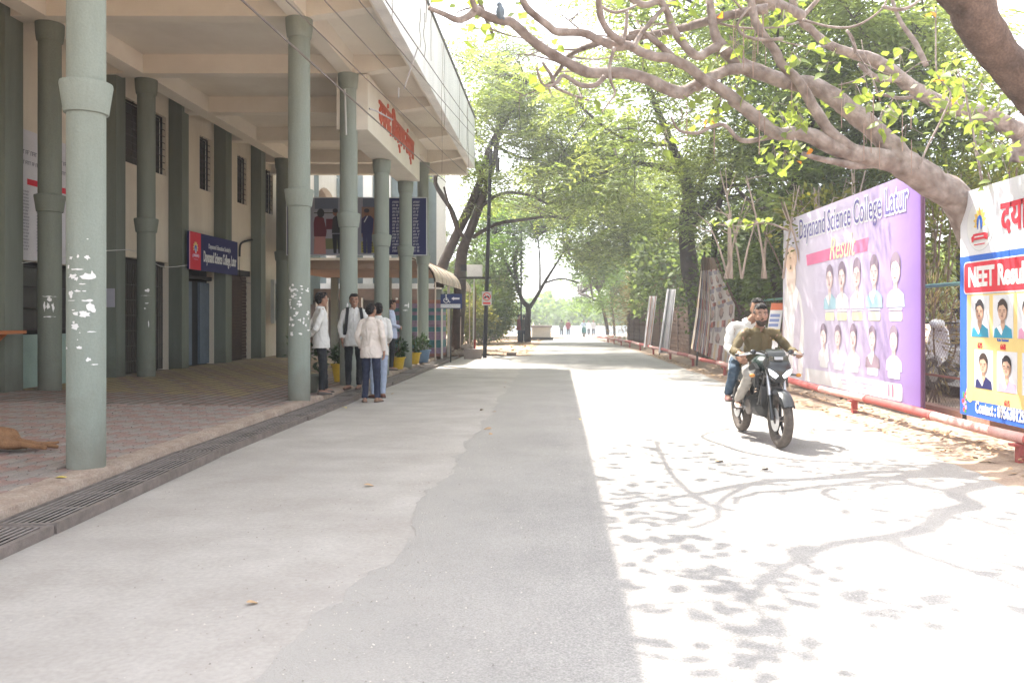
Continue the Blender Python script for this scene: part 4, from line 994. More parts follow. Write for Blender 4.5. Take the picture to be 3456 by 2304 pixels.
leaning(30.3,1532,1553,664,1512,1537,811,'folded grey-white banner standing taller beside the torn one',[M_vin,flat('fold_grey',(0.45,0.46,0.50))],3)
t = thing('torn_banner', px(1635,830,21.3), 'crumpled torn banner with rows of faces, gathered at the top like a tent', 'banner')
b = MB(); n, m = 70, 96; Y0 = 21.3
Lf = [(1612,590),(1605,660),(1597,730),(1587,800)]; Rt = [(1640,592),(1662,645),(1688,700),(1682,845)]
def pl(L_, r):
    k = r*(len(L_)-1); i = min(int(k), len(L_)-2); f = k-i; return (L_[i][0]*(1-f)+L_[i+1][0]*f, L_[i][1]*(1-f)+L_[i+1][1]*f)
def tq(i, j):
    s = i/n; r = j/m; a = pl(Lf, r); c = pl(Rt, r); u = a[0]+(c[0]-a[0])*s; v = a[1]+(c[1]-a[1])*s
    fold = math.sin(s*60 + 2*r)*.05*max(0,(1-s*1.6)) + .02*math.sin(s*11+r*9)
    return px(u, v, Y0 + fold*1.6 - .2*s)
def tcolor(s, r):
    if r < .16: return 5
    if s < .42: return [0,1,0,3,0,2,0,4][int(s*46 + r*3) % 8]
    for k, (a, c) in enumerate(((.18,.36),(.40,.56),(.60,.74),(.78,.90))):
        if a < r < c:
            q = ((s-.42)*4.2 + .23*k) % 1; w = (r-a)/(c-a)
            if ((q-.5)/.17)**2 + ((w-.55)/.22)**2 < 1: return 7
            if ((q-.5)/.23)**2 + ((w-.64)/.27)**2 < 1: return 6
            if w <= .30 and abs(q-.5) < .42 - w*.4: return 8
            return 0
    return [0,1,2,0,3][int(s*19+r*4) % 5]
for i in range(n):
    for j in range(m): b.face([tq(i,j+1),tq(i+1,j+1),tq(i+1,j),tq(i,j)], tcolor((i+.5)/n, (j+.5)/m))
b.build('sheet', [flat('torn_white',(0.46,0.42,0.40)),flat('torn_red',(0.34,0.14,0.12)),flat('torn_maroon',(0.19,0.085,0.08)),flat('torn_cream',(0.48,0.38,0.26)),flat('torn_blue',(0.20,0.22,0.30)),flat('torn_olive',(0.18,0.13,0.09)),flat('torn_hair',(0.20,0.15,0.15)),flat('torn_skin',(0.36,0.26,0.23)),flat('torn_shirt',(0.26,0.24,0.27))], t)
MB().tube([px(1618,578,21.6), px(1600,840,21.6)], .025, 6).build('frame_post', M_iron, t); MB().tube([px(1645,592,21.4), px(1700,720,21.4)], .025, 6).build('frame_bar', mat('frame_brown',(0.14,0.06,0.05),.7), t)
t = thing('standing_notice', px(1780,800,16.6), 'narrow orange, white and yellow notice board behind the motorcyclists', 'notice board')
B = Board((0,16.6,0),(1,0))
b = MB(); q = lambda u, v: (px(u,v,16.6).x, px(u,v,16.6).z)
B.poly(b, [q(1756,798),q(1786,798),q(1800,696),q(1772,696)], 0, 0)
B.poly(b, [q(1769.5,712),q(1798,712),q(1800,696),q(1772,696)], .004, 1); B.poly(b, [q(1760,782),q(1788.5,782),q(1791.5,756),q(1763.5,756)], .004, 2)
for k in range(3): B.poly(b, [q(1769-k*2,728+k*11),q(1791-k*2,728+k*11),q(1792-k*2,721+k*11),q(1770-k*2,721+k*11)], .004, 3)
b.build('board', [m_white, flat('board_orange',(0.66,0.20,0.10)), m_yel, flat('board_blue',(0.25,0.32,0.55))], t)
MB().tube([px(1795,800,16.7),px(1806,694,16.7)], .03, 6).build('post', mat('frame_brown',(0.14,0.06,0.05),.7), t)
# ------------------------------------------------------------------ pots by the columns
M_py2 = mat('pot_yellow',(0.62,0.42,0.03),.55,col2=(0.52,0.34,0.04),scale=6); M_pb2 = mat('pot_blue',(0.10,0.17,0.26),.6,var=.2)
M_pl = mat('pot_plant',(0.04,0.065,0.03),.6,island=.5,trans=.25,tcol=(1.6,1.8,.7))
def leafcloud(c, r, n, L_, w, seed=0, up=.3, squash=1.0):
    g_ = np.random.default_rng(seed); d = g_.normal(size=(n,3)); d /= np.linalg.norm(d,axis=1)[:,None]; rr = g_.random(n)**.5
    p = np.array(c) + d*rr[:,None]*np.array([r,r,r*squash]); a = d + g_.normal(size=(n,3))*.6 + np.array([0,0,up]); a /= np.linalg.norm(a,axis=1)[:,None]
    q = np.cross(a, g_.normal(size=(n,3))); q /= np.linalg.norm(q,axis=1)[:,None]; s = (0.6+.8*g_.random(n))[:,None]
    V = np.stack([p, p+a*L_*.45*s+q*w*s, p+a*L_*s, p+a*L_*.45*s-q*w*s], 1).reshape(-1,3); F = np.arange(4*n).reshape(n,4); return V, F
def pot(u, v, Y, h, r, m, label, ph=.45, sd=1, z0=.13):
    c = px(u, v, Y); c.z = z0; t = thing('plant_pot', c, label, 'potted plant', 'potted plants by the porch columns')
    MB().lathe([(r*.68,z0),(r*.95,z0+h*.9),(r*1.08,z0+h*.9),(r*1.1,z0+h),(r*.95,z0+h),(r*.9,z0+h*.85)], (c.x,c.y,0), 20).build('pot', m, t, smooth=True)
    MB().tube([(c.x,c.y,z0+h*.8),(c.x+.02,c.y,z0+h+ph*.7)], .012, 5).build('stem', M_root, t)
    V, F = leafcloud((c.x,c.y,z0+h+ph*.42), ph*.42, 170, .11, .026, sd); npmesh('leaves', V, F, M_pl, t)
pot(914,838,20.9,.30,.185,M_py2,'yellow pot with a bushy plant, nearer of the pair by the slim columns',.55,1)
pot(951,831,23.2,.32,.19,M_py2,'yellow pot just behind the fourth slim column',.5,2)
pot(970,829,24.0,.36,.24,M_pb2,'faded blue pot at the foot of the last column',.5,3)
pot(781,874,16.6,.36,.17,M_py2,'yellow pot behind the smiling student, against the column',.4,4,z0=.14)
pot(712,880,14.2,.30,.17,M_greend,'leafy plant half hidden behind the second thick column',.95,5,z0=.14)
# ------------------------------------------------------------------ the leaning fig tree over the road
M_bark = mat('fig_bark', (0.37,0.315,0.285), 0.9, col2=(0.13,0.092,0.076), scale=7, bump=1.0, bscale=22, fine=0.25, fscale=28)
M_barkd = mat('dark_bark', (0.085,0.065,0.055), 0.95, col2=(0.04,0.032,0.028), scale=4, bump=0.8, bscale=18)
M_leafY = mat('fig_leaf', (0.16,0.21,0.065), 0.45, col2=(0.10,0.15,0.05), scale=1.5, trans=0.5, tcol=(2.1,1.95,0.8), island=.4)
M_leafO = mat('fig_leaf_orange', (0.55,0.25,0.03), 0.5, trans=0.5, tcol=(1.5,1.2,.6))
FIG = thing('fig_tree', px(2420,760,10.3), 'large pale-barked fig tree whose long bare limbs lean over the road', 'tree')
def c1(x, y): return (1020.8 + x/3.2914, y/3.2914)
def c2(x, y): return (1633.3 + x/3.2728, y/3.2728)
def branch(name, pts, mtl, parent, n=14, sub=4, lump=.10, seed=0):
    """pts: (u, v, Y, width in view px)"""
    P3 = [px(p[0], p[1], p[2]) for p in pts]; R = [p[3]*p[2]/1899/2 for p in pts]
    S3 = smooth_path(P3, sub); rr = []
    for i in range(len(S3)):
        k = i/sub; a = min(int(k), len(R)-2); f = k-a; r = R[a]*(1-f)+R[a+1]*f
        rr.append(r*(1+lump*N1(i*.37, seed*3.1, 2)+.05*N1(i*1.3, seed)))
    b = MB(); N0 = 0; b.tube(S3, rr, n)
    V = []
    for i, v in enumerate(b.v):
        q = Vector(v); ring = i//n; c = S3[min(ring, len(S3)-1)]; d = q-c
        V.append(tuple(c + d*(1+.10*mnoise.noise(q*7.0)+.06*mnoise.noise(q*16.0))))
    b.v = V
    return b.build(name, mtl, parent, smooth='full')
def Ls(f, pts, Y0, Y1, w0, w1): 
    n = len(pts); out = []
    for i, p in enumerate(pts):
        t_ = i/(n-1); u, v = f(*p[:2]); out.append((u, v, Y0+(Y1-Y0)*t_, (p[2] if len(p) > 2 else w0+(w1-w0)*t_)))
    return out
JY = 9.7
tr = [c2(1330,1120)+(9.7,47), c2(1420,1210)+(9.7,66), c2(1550,1300)+(9.75,68), c2(1700,1400)+(9.8,70), c2(1850,1500)+(9.95,72), (2260,580,10.2,78),(2340,650,10.5,88),(2400,715,10.7,105),(2430,790,10.8,135)]
branch('trunk', tr, M_bark, FIG, 20, seed=1)
# upper main limb
m1 = [(c1(2010,-120)+(9.3,16)), c1(2005,0)+(9.3,17), c1(2030,180)+(9.3,19), c1(2065,310)+(9.35,24), c1(2140,400)+(9.4,27), c2(60,330)+(9.4,28), c2(130,410)+(9.45,30), c2(250,500)+(9.5,33), c2(400,560)+(9.5,34), c2(600,620)+(9.55,36), c2(780,650)+(9.6,40), c2(930,740)+(9.6,43), c2(1060,840)+(9.65,44), c2(1200,950)+(9.7,46), c2(1340,1090)+(9.7,52), c2(1440,1220)+(9.7,56)]
branch('limb', m1, M_bark, FIG, 18, seed=2)
branch('limb', Ls(c1, [(-120,60,10),(0,110,13),(100,152,15),(190,120,17),(240,78,21),(300,110,19),(430,160,20),(510,170,22),(640,290,22),(780,390,23),(940,480,24),(1080,545,25),(1250,550,26),(1400,560,26),(1560,610,27),(1700,680,28),(1800,700,30),(1900,650,27),(2010,590,25),(2130,535,25),(2240,520,26),(2350,530,26)], 8.0, 9.5, 0, 0), M_bark, FIG, 16, seed=3)
branch('limb', Ls(c1, [(200,-40),(215,20),(240,78)], 8.05, 8.2, 9, 15), M_bark, FIG, 10, seed=4)
n1 = Ls(c1, [(520,-120,14),(590,0,15),(640,80,16),(780,190,18),(850,240,18),(1050,250,18),(1160,300,19),(1290,350,20),(1390,345,21),(1500,400,21),(1600,430,22),(1700,440,22),(1830,500,24),(1960,600,25),(2100,680,26),(2230,780,27)], 8.2, 9.2, 0, 0) + Ls(c2, [(150,740,28),(300,850,30),(420,960,31),(520,1010,30),(650,1000,31),(770,1030,34),(900,1100,36),(1000,1140,38),(1150,1175,42),(1300,1200,50),(1430,1240,52)], 9.2, 9.7, 0, 0)
branch('limb', n1, M_bark, FIG, 16, seed=5)
branch('limb', Ls(c2, [(290,-100),(300,0),(330,150),(400,280),(480,380),(540,500),(620,570),(700,680),(760,790),(830,900),(900,1000),(1000,1080),(1120,1160),(1240,1190)], 9.0, 9.6, 17, 30), M_bark, FIG, 14, seed=6)
branch('limb', Ls(c1, [(2070,350),(2000,385),(1930,425),(1870,400),(1780,300),(1720,200),(1680,80),(1620,10),(1540,35),(1480,30),(1400,-20),(1380,-90)], 9.35, 8.8, 22, 13), M_bark, FIG, 12, seed=7)
branch('limb', Ls(c1, [(1350,320),(1250,250),(1190,150),(1170,50),(1160,-60)], 8.6, 8.3, 18, 14), M_bark, FIG, 12, seed=8)
branch('limb', Ls(c1, [(1350,320),(1375,200),(1380,90)], 8.6, 8.6, 10, 7), M_bark, FIG, 10, seed=9)
branch('limb', Ls(c1, [(1420,370),(1490,250),(1560,170),(1640,80),(1740,0),(1830,-60)], 8.7, 9.2, 12, 9), M_bark, FIG, 10, seed=10)
branch('limb', Ls(c1, [(1395,255),(1480,240),(1560,290),(1640,350),(1730,440)], 8.9, 8.95, 9, 18), M_bark, FIG, 12, seed=11)
branch('limb', Ls(c1, [(1285,360),(1250,500),(1260,620),(1290,700),(1250,770),(1190,850)], 8.55, 8.4, 9, 3), M_bark, FIG, 8, seed=12)
branch('limb', Ls(c1, [(1210,580),(1140,645),(1020,640),(900,572),(840,632),(800,560),(740,470)], 8.6, 8.4, 13, 7), M_bark, FIG, 8, seed=13)
branch('limb', Ls(c1, [(840,632),(770,655),(720,600),(700,510)], 8.4, 8.3, 6, 5), M_bark, FIG, 8, seed=14)
branch('limb', Ls(c2, [(1300,1215),(1100,1245),(950,1220),(800,1190),(690,1155)], 9.7, 9.3, 22, 10), M_bark, FIG, 10, seed=15)
branch('limb', Ls(c2, [(560,1010),(420,1035),(290,1060),(200,1040),(100,940),(0,955),(-100,1000),(-240,980),(-300,880)], 9.4, 9.0, 14, 5), M_bark, FIG, 10, seed=16)
branch('limb', Ls(c2, [(540,290),(400,300),(250,270),(200,190),(260,90),(300,60)], 9.1, 9.0, 9, 5), M_bark, FIG, 8, seed=17)
# crossing thin twigs
for k, (f, pts, Y0, w) in enumerate([(c2,[(520,310),(700,350),(850,350),(900,320)],9,3),(c2,[(690,150),(880,200),(1050,205),(1180,150),(1290,60),(1330,-40)],9.6,6),(c2,[(1290,50),(1400,75),(1500,50),(1600,-30)],9.5,9),(c2,[(40,170),(160,200),(300,215),(500,205),(660,170)],9.6,6),
      (c2,[(1150,480),(1300,550),(1420,570),(1560,480),(1650,460)],9.3,3),(c2,[(960,640),(1100,600),(1200,520),(1150,400),(1130,300)],9.2,3),(c2,[(1560,1270),(1620,1120),(1750,860),(1800,700),(1700,560),(1690,300),(1690,60)],9.4,5),(c2,[(2040,1380),(1990,1100),(1930,800),(1900,650),(1850,520)],9.6,6),
      (c2,[(1270,760),(1200,560),(1100,400),(1020,230)],9.5,5),(c1,[(1510,240),(1500,500),(1490,700),(1470,900),(1470,1050)],8.9,1.5),(c2,[(60,300),(100,450),(150,600),(140,700)],9.2,1.5),(c1,[(1170,40),(1280,95),(1390,70),(1450,40)],8.5,8)]):
    branch('twig', Ls(f, pts, Y0, Y0+.2, w, w*.7), M_bark, FIG, 6, seed=20+k)
# hanging aerial roots
b = MB()
g_ = random.Random(5)
for k in range(34):
    u, v = (g_.uniform(1680,1760), g_.uniform(20,110)) if k < 16 else (g_.uniform(1560,2100), g_.uniform(130,330))
    L_ = g_.uniform(25,110); Y = g_.uniform(9.0,9.4)
    b.tube(smooth_path([px(u+N1(k,j)*8, v+L_*j/4, Y) for j in range(5)],2), g_.uniform(.003,.007), 4)
for k in range(8):
    u = g_.uniform(2235,2290); b.tube(smooth_path([px(u+N1(k,j*.5)*26, -10+g_.uniform(90,140)*j/4, 6.6) for j in range(5)],2), .006, 4)
tag(b.build('aerial_roots', mat('aerial_root',(0.30,0.21,0.17),.9), FIG), kind='stuff')
# limbs that reach over the road above the picture and throw the branching shade
def c7(x, y): return (952.8 + x*.5949, 816.7 + y*.5949)
def over(x, y, Z):
    u, v = c7(x, y); ppm = (v-731.6)/1.4; X, Y = (u-1279.5)/ppm, 1899/ppm
    return Vector((X - .3765*Z, Y + .4183*Z, Z))
OS = []
def obranch(pts, Z0, Z1, r0, r1, seed):
    n = len(pts); P3 = [over(p[0], p[1], Z0+(Z1-Z0)*i/(n-1)) for i, p in enumerate(pts)]; S3 = smooth_path(P3, 4); m = len(S3)
    b = MB(); b.tube(S3, [1.35*(r0+(r1-r0)*i/(m-1))*(1+.15*N1(i*.4,seed)) for i in range(m)], 8); b.build('limb', M_bark, FIG, smooth='full'); OS.append(S3)
obranch([(2700,380),(2352,470),(2200,500),(2085,530),(2160,580),(2050,605),(1990,660),(1900,690),(1760,710),(1620,730),(1500,780),(1380,850),(1340,890),(1290,960)], 5.9,5.9,.085,.022,1)
obranch([(1830,700),(1900,750),(2050,800),(2200,850),(2352,900)], 5.9,6.2,.03,.015,2)
obranch([(2500,400),(2300,450),(1900,470),(1700,470),(1500,480),(1400,480),(1330,490),(1230,530),(1170,580),(1170,630),(1060,670)],5.2,5.5,.06,.015,3)
obranch([(2400,470),(2200,460),(1800,420),(1500,405),(1300,380),(1200,350),(1110,310),(1230,280)],4.9,4.7,.045,.012,4)
obranch([(1230,600),(1120,570),(1020,490),(970,420),(930,330)],5.4,5.4,.03,.02,5)
obranch([(1500,780),(1400,820),(1300,880),(1100,850),(1000,790)],5.9,6.1,.02,.012,6)
obranch([(1380,850),(1450,960),(1400,1050),(1450,1150)],5.9,6.2,.018,.010,7)
obranch([(2060,600),(2200,640),(2352,700)],5.9,6.1,.02,.012,8)
obranch([(2160,560),(1990,600),(1880,600),(1750,620)],5.9,6.1,.012,.01,9)
tb = MB(); g_ = random.Random(17)
for S3 in OS:
    for i in range(3, len(S3)-1, 2):
        q = S3[i]; d = (S3[i+1]-S3[i]).normalized(); sd = Vector((-d.y, d.x, 0))*g_.choice((-1,1))
        L_ = g_.uniform(.35,1.0); p1 = q + (d*.6+sd)*L_*.5 + Vector((0,0,g_.uniform(-.1,.25))); p2 = p1 + (d*g_.uniform(.2,1.2)+sd*g_.uniform(.2,1))*L_*.5 + Vector((0,0,g_.uniform(-.1,.2)))
        tb.tube(smooth_path([q,p1,p2],3), [.016*(1-.12*k) for k in range(7)], 5)
        for e in range(2): tb.tube([p1.lerp(p2,g_.random()), p2+Vector((g_.gauss(0,.25),g_.gauss(0,.25),g_.gauss(0,.1)))], [.009,.005], 4)
tb.build('fine_twigs', M_bark, FIG)['kind'] = 'stuff'
# ---- large leaves: the ones in view one by one, the rest joined
leafm = []
def leaf_mesh(name, m, L_=.15, w=.048):
    v = []; f = []; K = 5
    for i in range(K+1):
        t_ = i/K; ww = w*math.sin(math.pi*min(1,t_**.8*.98+.02))*(1.15-.3*t_) if 0 < i < K else 0.001
        z = -.10*L_*t_*t_*2
        v += [(-ww, t_*L_, z+.25*ww), (0, t_*L_, z), (ww, t_*L_, z+.25*ww)]
    for i in range(K):
        a = 3*i; f += [(a,a+1,a+4,a+3),(a+1,a+2,a+5,a+4)]
    me = bpy.data.meshes.new(name); me.from_pydata(v, [], f); me.materials.append(m); me.polygons.foreach_set('use_smooth',[True]*len(f)); me.update(); return me
LM = [leaf_mesh('fig_leaf', M_leafY), leaf_mesh('fig_leaf_broad', M_leafY, .135, .056), leaf_mesh('fig_leaf_orange', M_leafO, .13, .045)]
def put_leaf(p, seed, orange=False):
    g_ = random.Random(seed); o = bpy.data.objects.new('leaf', LM[2] if orange else LM[g_.randrange(2)]); COL.objects.link(o); o.parent = FIG
    o.location = p - FIG.location
    o.rotation_euler = (g_.uniform(-1.2,.5), g_.uniform(-.9,.9), g_.uniform(0,6.28)); s_ = g_.uniform(.65,1.1); o.scale = (s_,)*3
groups = [(c2,p) for p in [(500,50),(560,150),(430,160),(830,320),(880,380),(660,400),(620,460),(790,390),(1020,780),(1240,800),(1330,860),(1390,800),(1300,900),(500,1030),(480,1170),(560,1200),(640,1110),(1480,1010),(1850,470),(1830,600),(1910,660),(1760,600),(1960,630),(2000,900),(2050,1050),(1980,1150),(2150,1120),(2200,1230),(2100,1370),(220,650),(480,840),(520,900),(610,790),(650,860),(680,930),(1460,420),(1440,480),(900,540),(1160,620),(1100,700),(1310,650),(950,760),(90,800),(60,470),(150,340),(1780,760),(1860,830),(1700,780),(2050,700),(2200,740),(2170,560),(60,900),(640,30)]] + \
         [(c1,p) for p in [(1800,40),(1900,150),(2070,470),(2160,340),(280,160),(300,200),(960,740),(1010,790),(1680,1060),(1720,1000),(1660,1110),(770,600),(1640,300),(2000,720),(1900,730),(870,290),(1850,860),(2100,800),(2200,700),(1050,720)]]
gi = 0; nl = 0
twg = MB()
for f, p in groups:
    u, v = f(*p); g_ = random.Random(gi*7+1); Y = g_.uniform(8.6,9.9); c = px(u, v, Y)
    for k in range(g_.randrange(3,6)):
        q = c + Vector((g_.gauss(0,.07), g_.gauss(0,.08), g_.gauss(0,.06)))
        put_leaf(q, gi*31+k); nl += 1; twg.tube([q, c+Vector((0,.05,.12))], .003, 4)
    gi += 1
for f, p in [(c2,(1650,90)),(c2,(1670,110)),(c2,(1860,720)),(c2,(770,1130)),(c2,(1760,610)),(c1,(2080,110)),(c1,(1990,900)),(c1,(2010,910)),(c2,(640,1210))]:
    u, v = f(*p); put_leaf(px(u, v, 9.2), gi, True); gi += 1; nl += 1
# pale leafy twig low in the middle
for k in range(22):
    u = 1640 + k*6.5; v = 508 - 3*math.sin(k) + (k%3)*5; put_leaf(px(u, v-5+6*N1(k,3), 11.5), 900+k); nl += 1
branch('twig', [(1645,515,11.5,2),(1700,520,11.5,3),(1760,512,11.5,4),(1812,530,11.6,5)], M_bark, FIG, 6)
twg.build('leaf_stalks', M_bark, FIG)['kind'] = 'stuff'
def leafcards(C, L_, w, seed, tilt=1.0):
    g_ = np.random.default_rng(seed); n = len(C); a = g_.normal(size=(n,3))*np.array([1,1,.7]); a /= np.linalg.norm(a,axis=1)[:,None]
    q = np.cross(a, g_.normal(size=(n,3))*[.5,.5,1]); q /= np.linalg.norm(q,axis=1)[:,None]; s = (.65+.6*g_.random(n))[:,None]
    V = np.stack([C, C+a*L_*.45*s+q*w*s, C+a*L_*s, C+a*L_*.45*s-q*w*s], 1).reshape(-1,3); return V, np.arange(4*n).reshape(n,4)
oc = []
for k, (x, y, m, r) in enumerate([(940,340,8,.25),(880,375,10,.3),(800,400,10,.3),(1150,385,12,.5),(1050,400,10,.4),(760,500,12,.3),(860,540,14,.3),(800,580,14,.3),(900,640,16,.35),(980,620,14,.35),(820,700,12,.3),(930,700,14,.3),(1060,560,6,.2),(1060,800,14,.3),(980,770,14,.3),(1180,850,8,.2),(880,870,12,.3),(940,950,8,.2),
      (1420,770,10,.2),(1600,930,12,.25),(1700,950,12,.25),(1520,910,10,.2),(1330,1030,18,.3),(1200,1040,10,.2),(1430,1160,18,.3),(1340,1180,10,.2),(1370,1230,6,.15),(2000,970,8,.3),(1820,620,8,.2),(1180,710,4,.15),(1580,820,4,.12),(2250,930,8,.2),(2250,780,8,.25),(1750,445,16,.6),(1950,440,16,.6),(2100,420,20,.6),(2250,520,14,.5),(1560,470,8,.5),(1300,410,8,.4),(2300,640,8,.3),(1170,470,6,.2)]):
    g_ = np.random.default_rng(100+k); Z = 5.0+1.2*g_.random(); c = np.array(over(x, y, Z))
    oc.append(c + g_.normal(size=(int(m*1.0),3))*[r*.6,r*.8,.15])
V, F = leafcards(np.concatenate(oc), .18, .065, 5); npmesh('upper_leaves', V, F, M_leafY, FIG)['kind'] = 'stuff'
# second fig: thick dark stem at the top right and the pale limb behind
FIG2 = thing('fig_tree', px(2640,790,8.2), 'dark thick fig stem crossing the top right corner of the photo', 'tree')
branch('trunk', [(2140,-160,6.3,92),(2190,-40,6.3,98),(2225,0,6.35,100),(2243,46,6.4,98),(2270,92,6.5,88),(2310,143,6.6,86),(2360,200,6.7,84),(2450,320,7.0,90),(2560,520,7.6,100),(2640,790,8.2,120)], mat('stem_bark',(0.15,0.105,0.085),.95,col2=(0.06,0.043,0.036),scale=5,bump=.9,bscale=22,fine=.2), FIG2, 20, seed=31)
FIG3 = thing('fig_tree', px(2430,790,13), 'pale fig limb glowing in the sun behind the dark corner stem', 'tree')
branch('trunk', [(2335,370,12.6,40),(2345,330,12.5,42),(2360,300,12.4,44),(2450,420,12.6,60),(2430,790,13,90)], M_bark, FIG3, 14, seed=32)
branch('limb', Ls(c2, [(560,-140,12),(670,150,15),(750,220,18),(870,330,20),(1050,400,22),(1200,440,27),(1350,530,30),(1500,650,33),(1600,710,34),(1750,790,36),(1900,830,36),(2050,850,37),(2150,900,40),(2290,980,44),(2352,950,46)], 11.0, 12.5, 0, 0), M_bark, FIG3, 16, seed=33)
branch('limb', Ls(c2, [(1420,590),(1280,600),(1180,540),(1110,480)], 11.6, 11.5, 18, 9), M_bark, FIG3, 10, seed=34)
branch('limb', Ls(c2, [(1090,400),(1060,290),(1020,230)], 11.3, 11.2, 10, 7), M_bark, FIG3, 8, seed=35)
branch('limb', Ls(c2, [(670,150),(720,90),(800,0),(840,-60)], 11.0, 11, 12, 9), M_bark, FIG3, 8, seed=36)
branch('limb', Ls(c2, [(1620,500),(1540,330),(1440,190),(1380,60),(1350,-60)], 12, 12, 14, 7), M_bark, FIG3, 8, seed=37)
branch('limb', Ls(c2, [(1520,730),(1420,740),(1280,710)], 11.8, 11.8, 10, 7), M_bark, FIG3, 8, seed=38)
gl_ = np.random.default_rng(77); C = []
for (x, y, n, r) in [(1850,560,40,.3),(1900,700,40,.3),(1800,860,30,.3),(2080,1050,26,.3),(2180,1180,20,.25),(1700,640,20,.25),(480,860,30,.3),(560,800,30,.3),(620,900,30,.3),(700,860,26,.3),(240,640,16,.2),(480,1170,26,.22),(560,1180,24,.2),(1330,840,16,.2),(2060,820,20,.3)]:
    u, v = c2(x, y); C.append(np.array(px(u,v,10.4)) + gl_.normal(size=(n,3))*[r*.6,r*1.3,r*.5])
V, F = leafcards(np.concatenate(C), .12, .04, 8); npmesh('leaves', V, F, M_leafY, FIG3)['kind'] = 'stuff'
tag(MB().ball(px(1149,28,8.3), (.045,.05,.07), 8, 6).ball(px(1147,16,8.3)+Vector((0,0,.02)), (.028,.03,.028), 8, 6).tube([px(1150,34,8.3), px(1158,44,8.35)], [.025,.01], 6).build('pigeon', mat('pigeon_grey',(0.16,0.20,0.24),.7), smooth=True), 'grey pigeon perched on the highest thin limb', 'bird')
# ------------------------------------------------------------------ feathery street trees
M_f1 = mat('feather_leaf', (0.20,0.24,0.10), 0.6, col2=(0.10,0.155,0.06), scale=.45, trans=.5, tcol=(1.9,1.75,.85), island=.5)
M_f2 = mat('feather_leaf_dark', (0.155,0.195,0.085), 0.6, col2=(0.08,0.115,0.055), scale=.35, trans=.45, tcol=(1.7,1.7,.8), island=.35)
M_f3 = mat('feather_leaf_far', (0.12,0.18,0.05), 0.7, col2=(0.07,0.13,0.05), scale=.3, trans=.5, tcol=(1.8,1.7,.8), island=.3)
def fronds(C, D, L_, npair, l, w, droop, seed):
    g_ = np.random.default_rng(seed); n = len(C); up = np.array([0,0,1.0])
    D = D/np.linalg.norm(D,axis=1)[:,None]; s = (.7+.6*g_.random(n))[:,None]
    side = np.cross(D, up); side /= (np.linalg.norm(side,axis=1)[:,None]+1e-6); side = side + g_.normal(size=(n,3))*.25; out = []
    for k in range(npair):
        t_ = (k+.6)/npair; b = C + D*t_*L_*s - up*(droop*t_*t_*L_)*s; ll = l*s*(1.0-.45*abs(t_-.45)); fw = D*.35 - up*.15
        for sg in (1,-1):
            d = side*sg + fw + g_.normal(size=(n,3))*.12
            out.append(np.stack([b, b+d*ll*.5+D*w*s, b+d*ll, b+d*ll*.5-D*w*s], 1))
    V = np.concatenate(out, 1).reshape(-1,3); return V, np.arange(len(V)).reshape(-1,4)
def crown(tree, boxes, M_, fr, seed, limbs=None, twr=.02, gap=.05):
    """boxes: (u0,v0,u1,v1,Y0,Y1,clumps,radius,fronds per clump)"""
    g_ = np.random.default_rng(seed); C = []; D = []; b = MB()
    for (u0,v0,u1,v1,Y0,Y1,nc,R,m) in boxes:
        k = 0; tries = 0
        while k < nc and tries < nc*6:
            tries += 1; u, v, Y = g_.uniform(u0,u1), g_.uniform(v0,v1), g_.uniform(Y0,Y1)
            if N1(u*.011+seed, v*.013, Y*.1) < gap-.17: continue
            c = np.array(px(u, v, Y)); 
            if c[2] < 1.0: continue
            k += 1
            r = R*g_.uniform(.6,1.25); d = g_.normal(size=(m,3)); d /= np.linalg.norm(d,axis=1)[:,None]; rad_ = g_.random((m,1))**.45
            p = c + d*rad_*np.array([r,r,r*.38]); C.append(p); D.append(d*np.array([1,1,.25]) + g_.normal(size=(m,3))*.45 + [0,0,-.05])
            if limbs is not None:
                q = min(limbs, key=lambda t_: (Vector(t_)-Vector(c)).length)
                q = Vector(q); cv = Vector(c); mid = q.lerp(cv,.5) + Vector((g_.normal()*.3, g_.normal()*.3, abs(g_.normal())*.35)); 
                ln = (cv-q).length
                b.tube(smooth_path([q, mid, cv],4), [twr*(1+ln*.12)*(1-.09*i) for i in range(9)], 5)
                for j in range(3):
                    e = cv + Vector((g_.normal()*r*.6, g_.normal()*r*.6, g_.normal()*r*.2)); b.tube([mid.lerp(cv,.6), e], [twr*.5, twr*.2], 4)
    C = np.concatenate(C); D = np.concatenate(D); V, F = fronds(C, D, *fr, seed); o = npmesh('crown', V, F, M_, tree); o['kind'] = 'stuff'
    if b.v: q_ = b.build('branches', M_barkd, tree); q_['kind'] = 'stuff'
    return o
def limbs_of(tree, specs, m=M_barkd):
    pts = []
    for k, s_ in enumerate(specs):
        branch('trunk' if k == 0 else 'limb', s_, m, tree, 10, seed=50+k); P3 = [px(p[0],p[1],p[2]) for p in s_]; pts += smooth_path(P3, 3)[3 if k == 0 else 0:]
    return pts
def gbase(u, Y): return Vector(((u-1279.5)/1899*Y, Y, gz(Y)))
NEAR = (.58, 5, .20, .030, .5); MIDF = (.75, 4, .27, .05, .4); FARF = (.8, 3, .34, .075, .3)
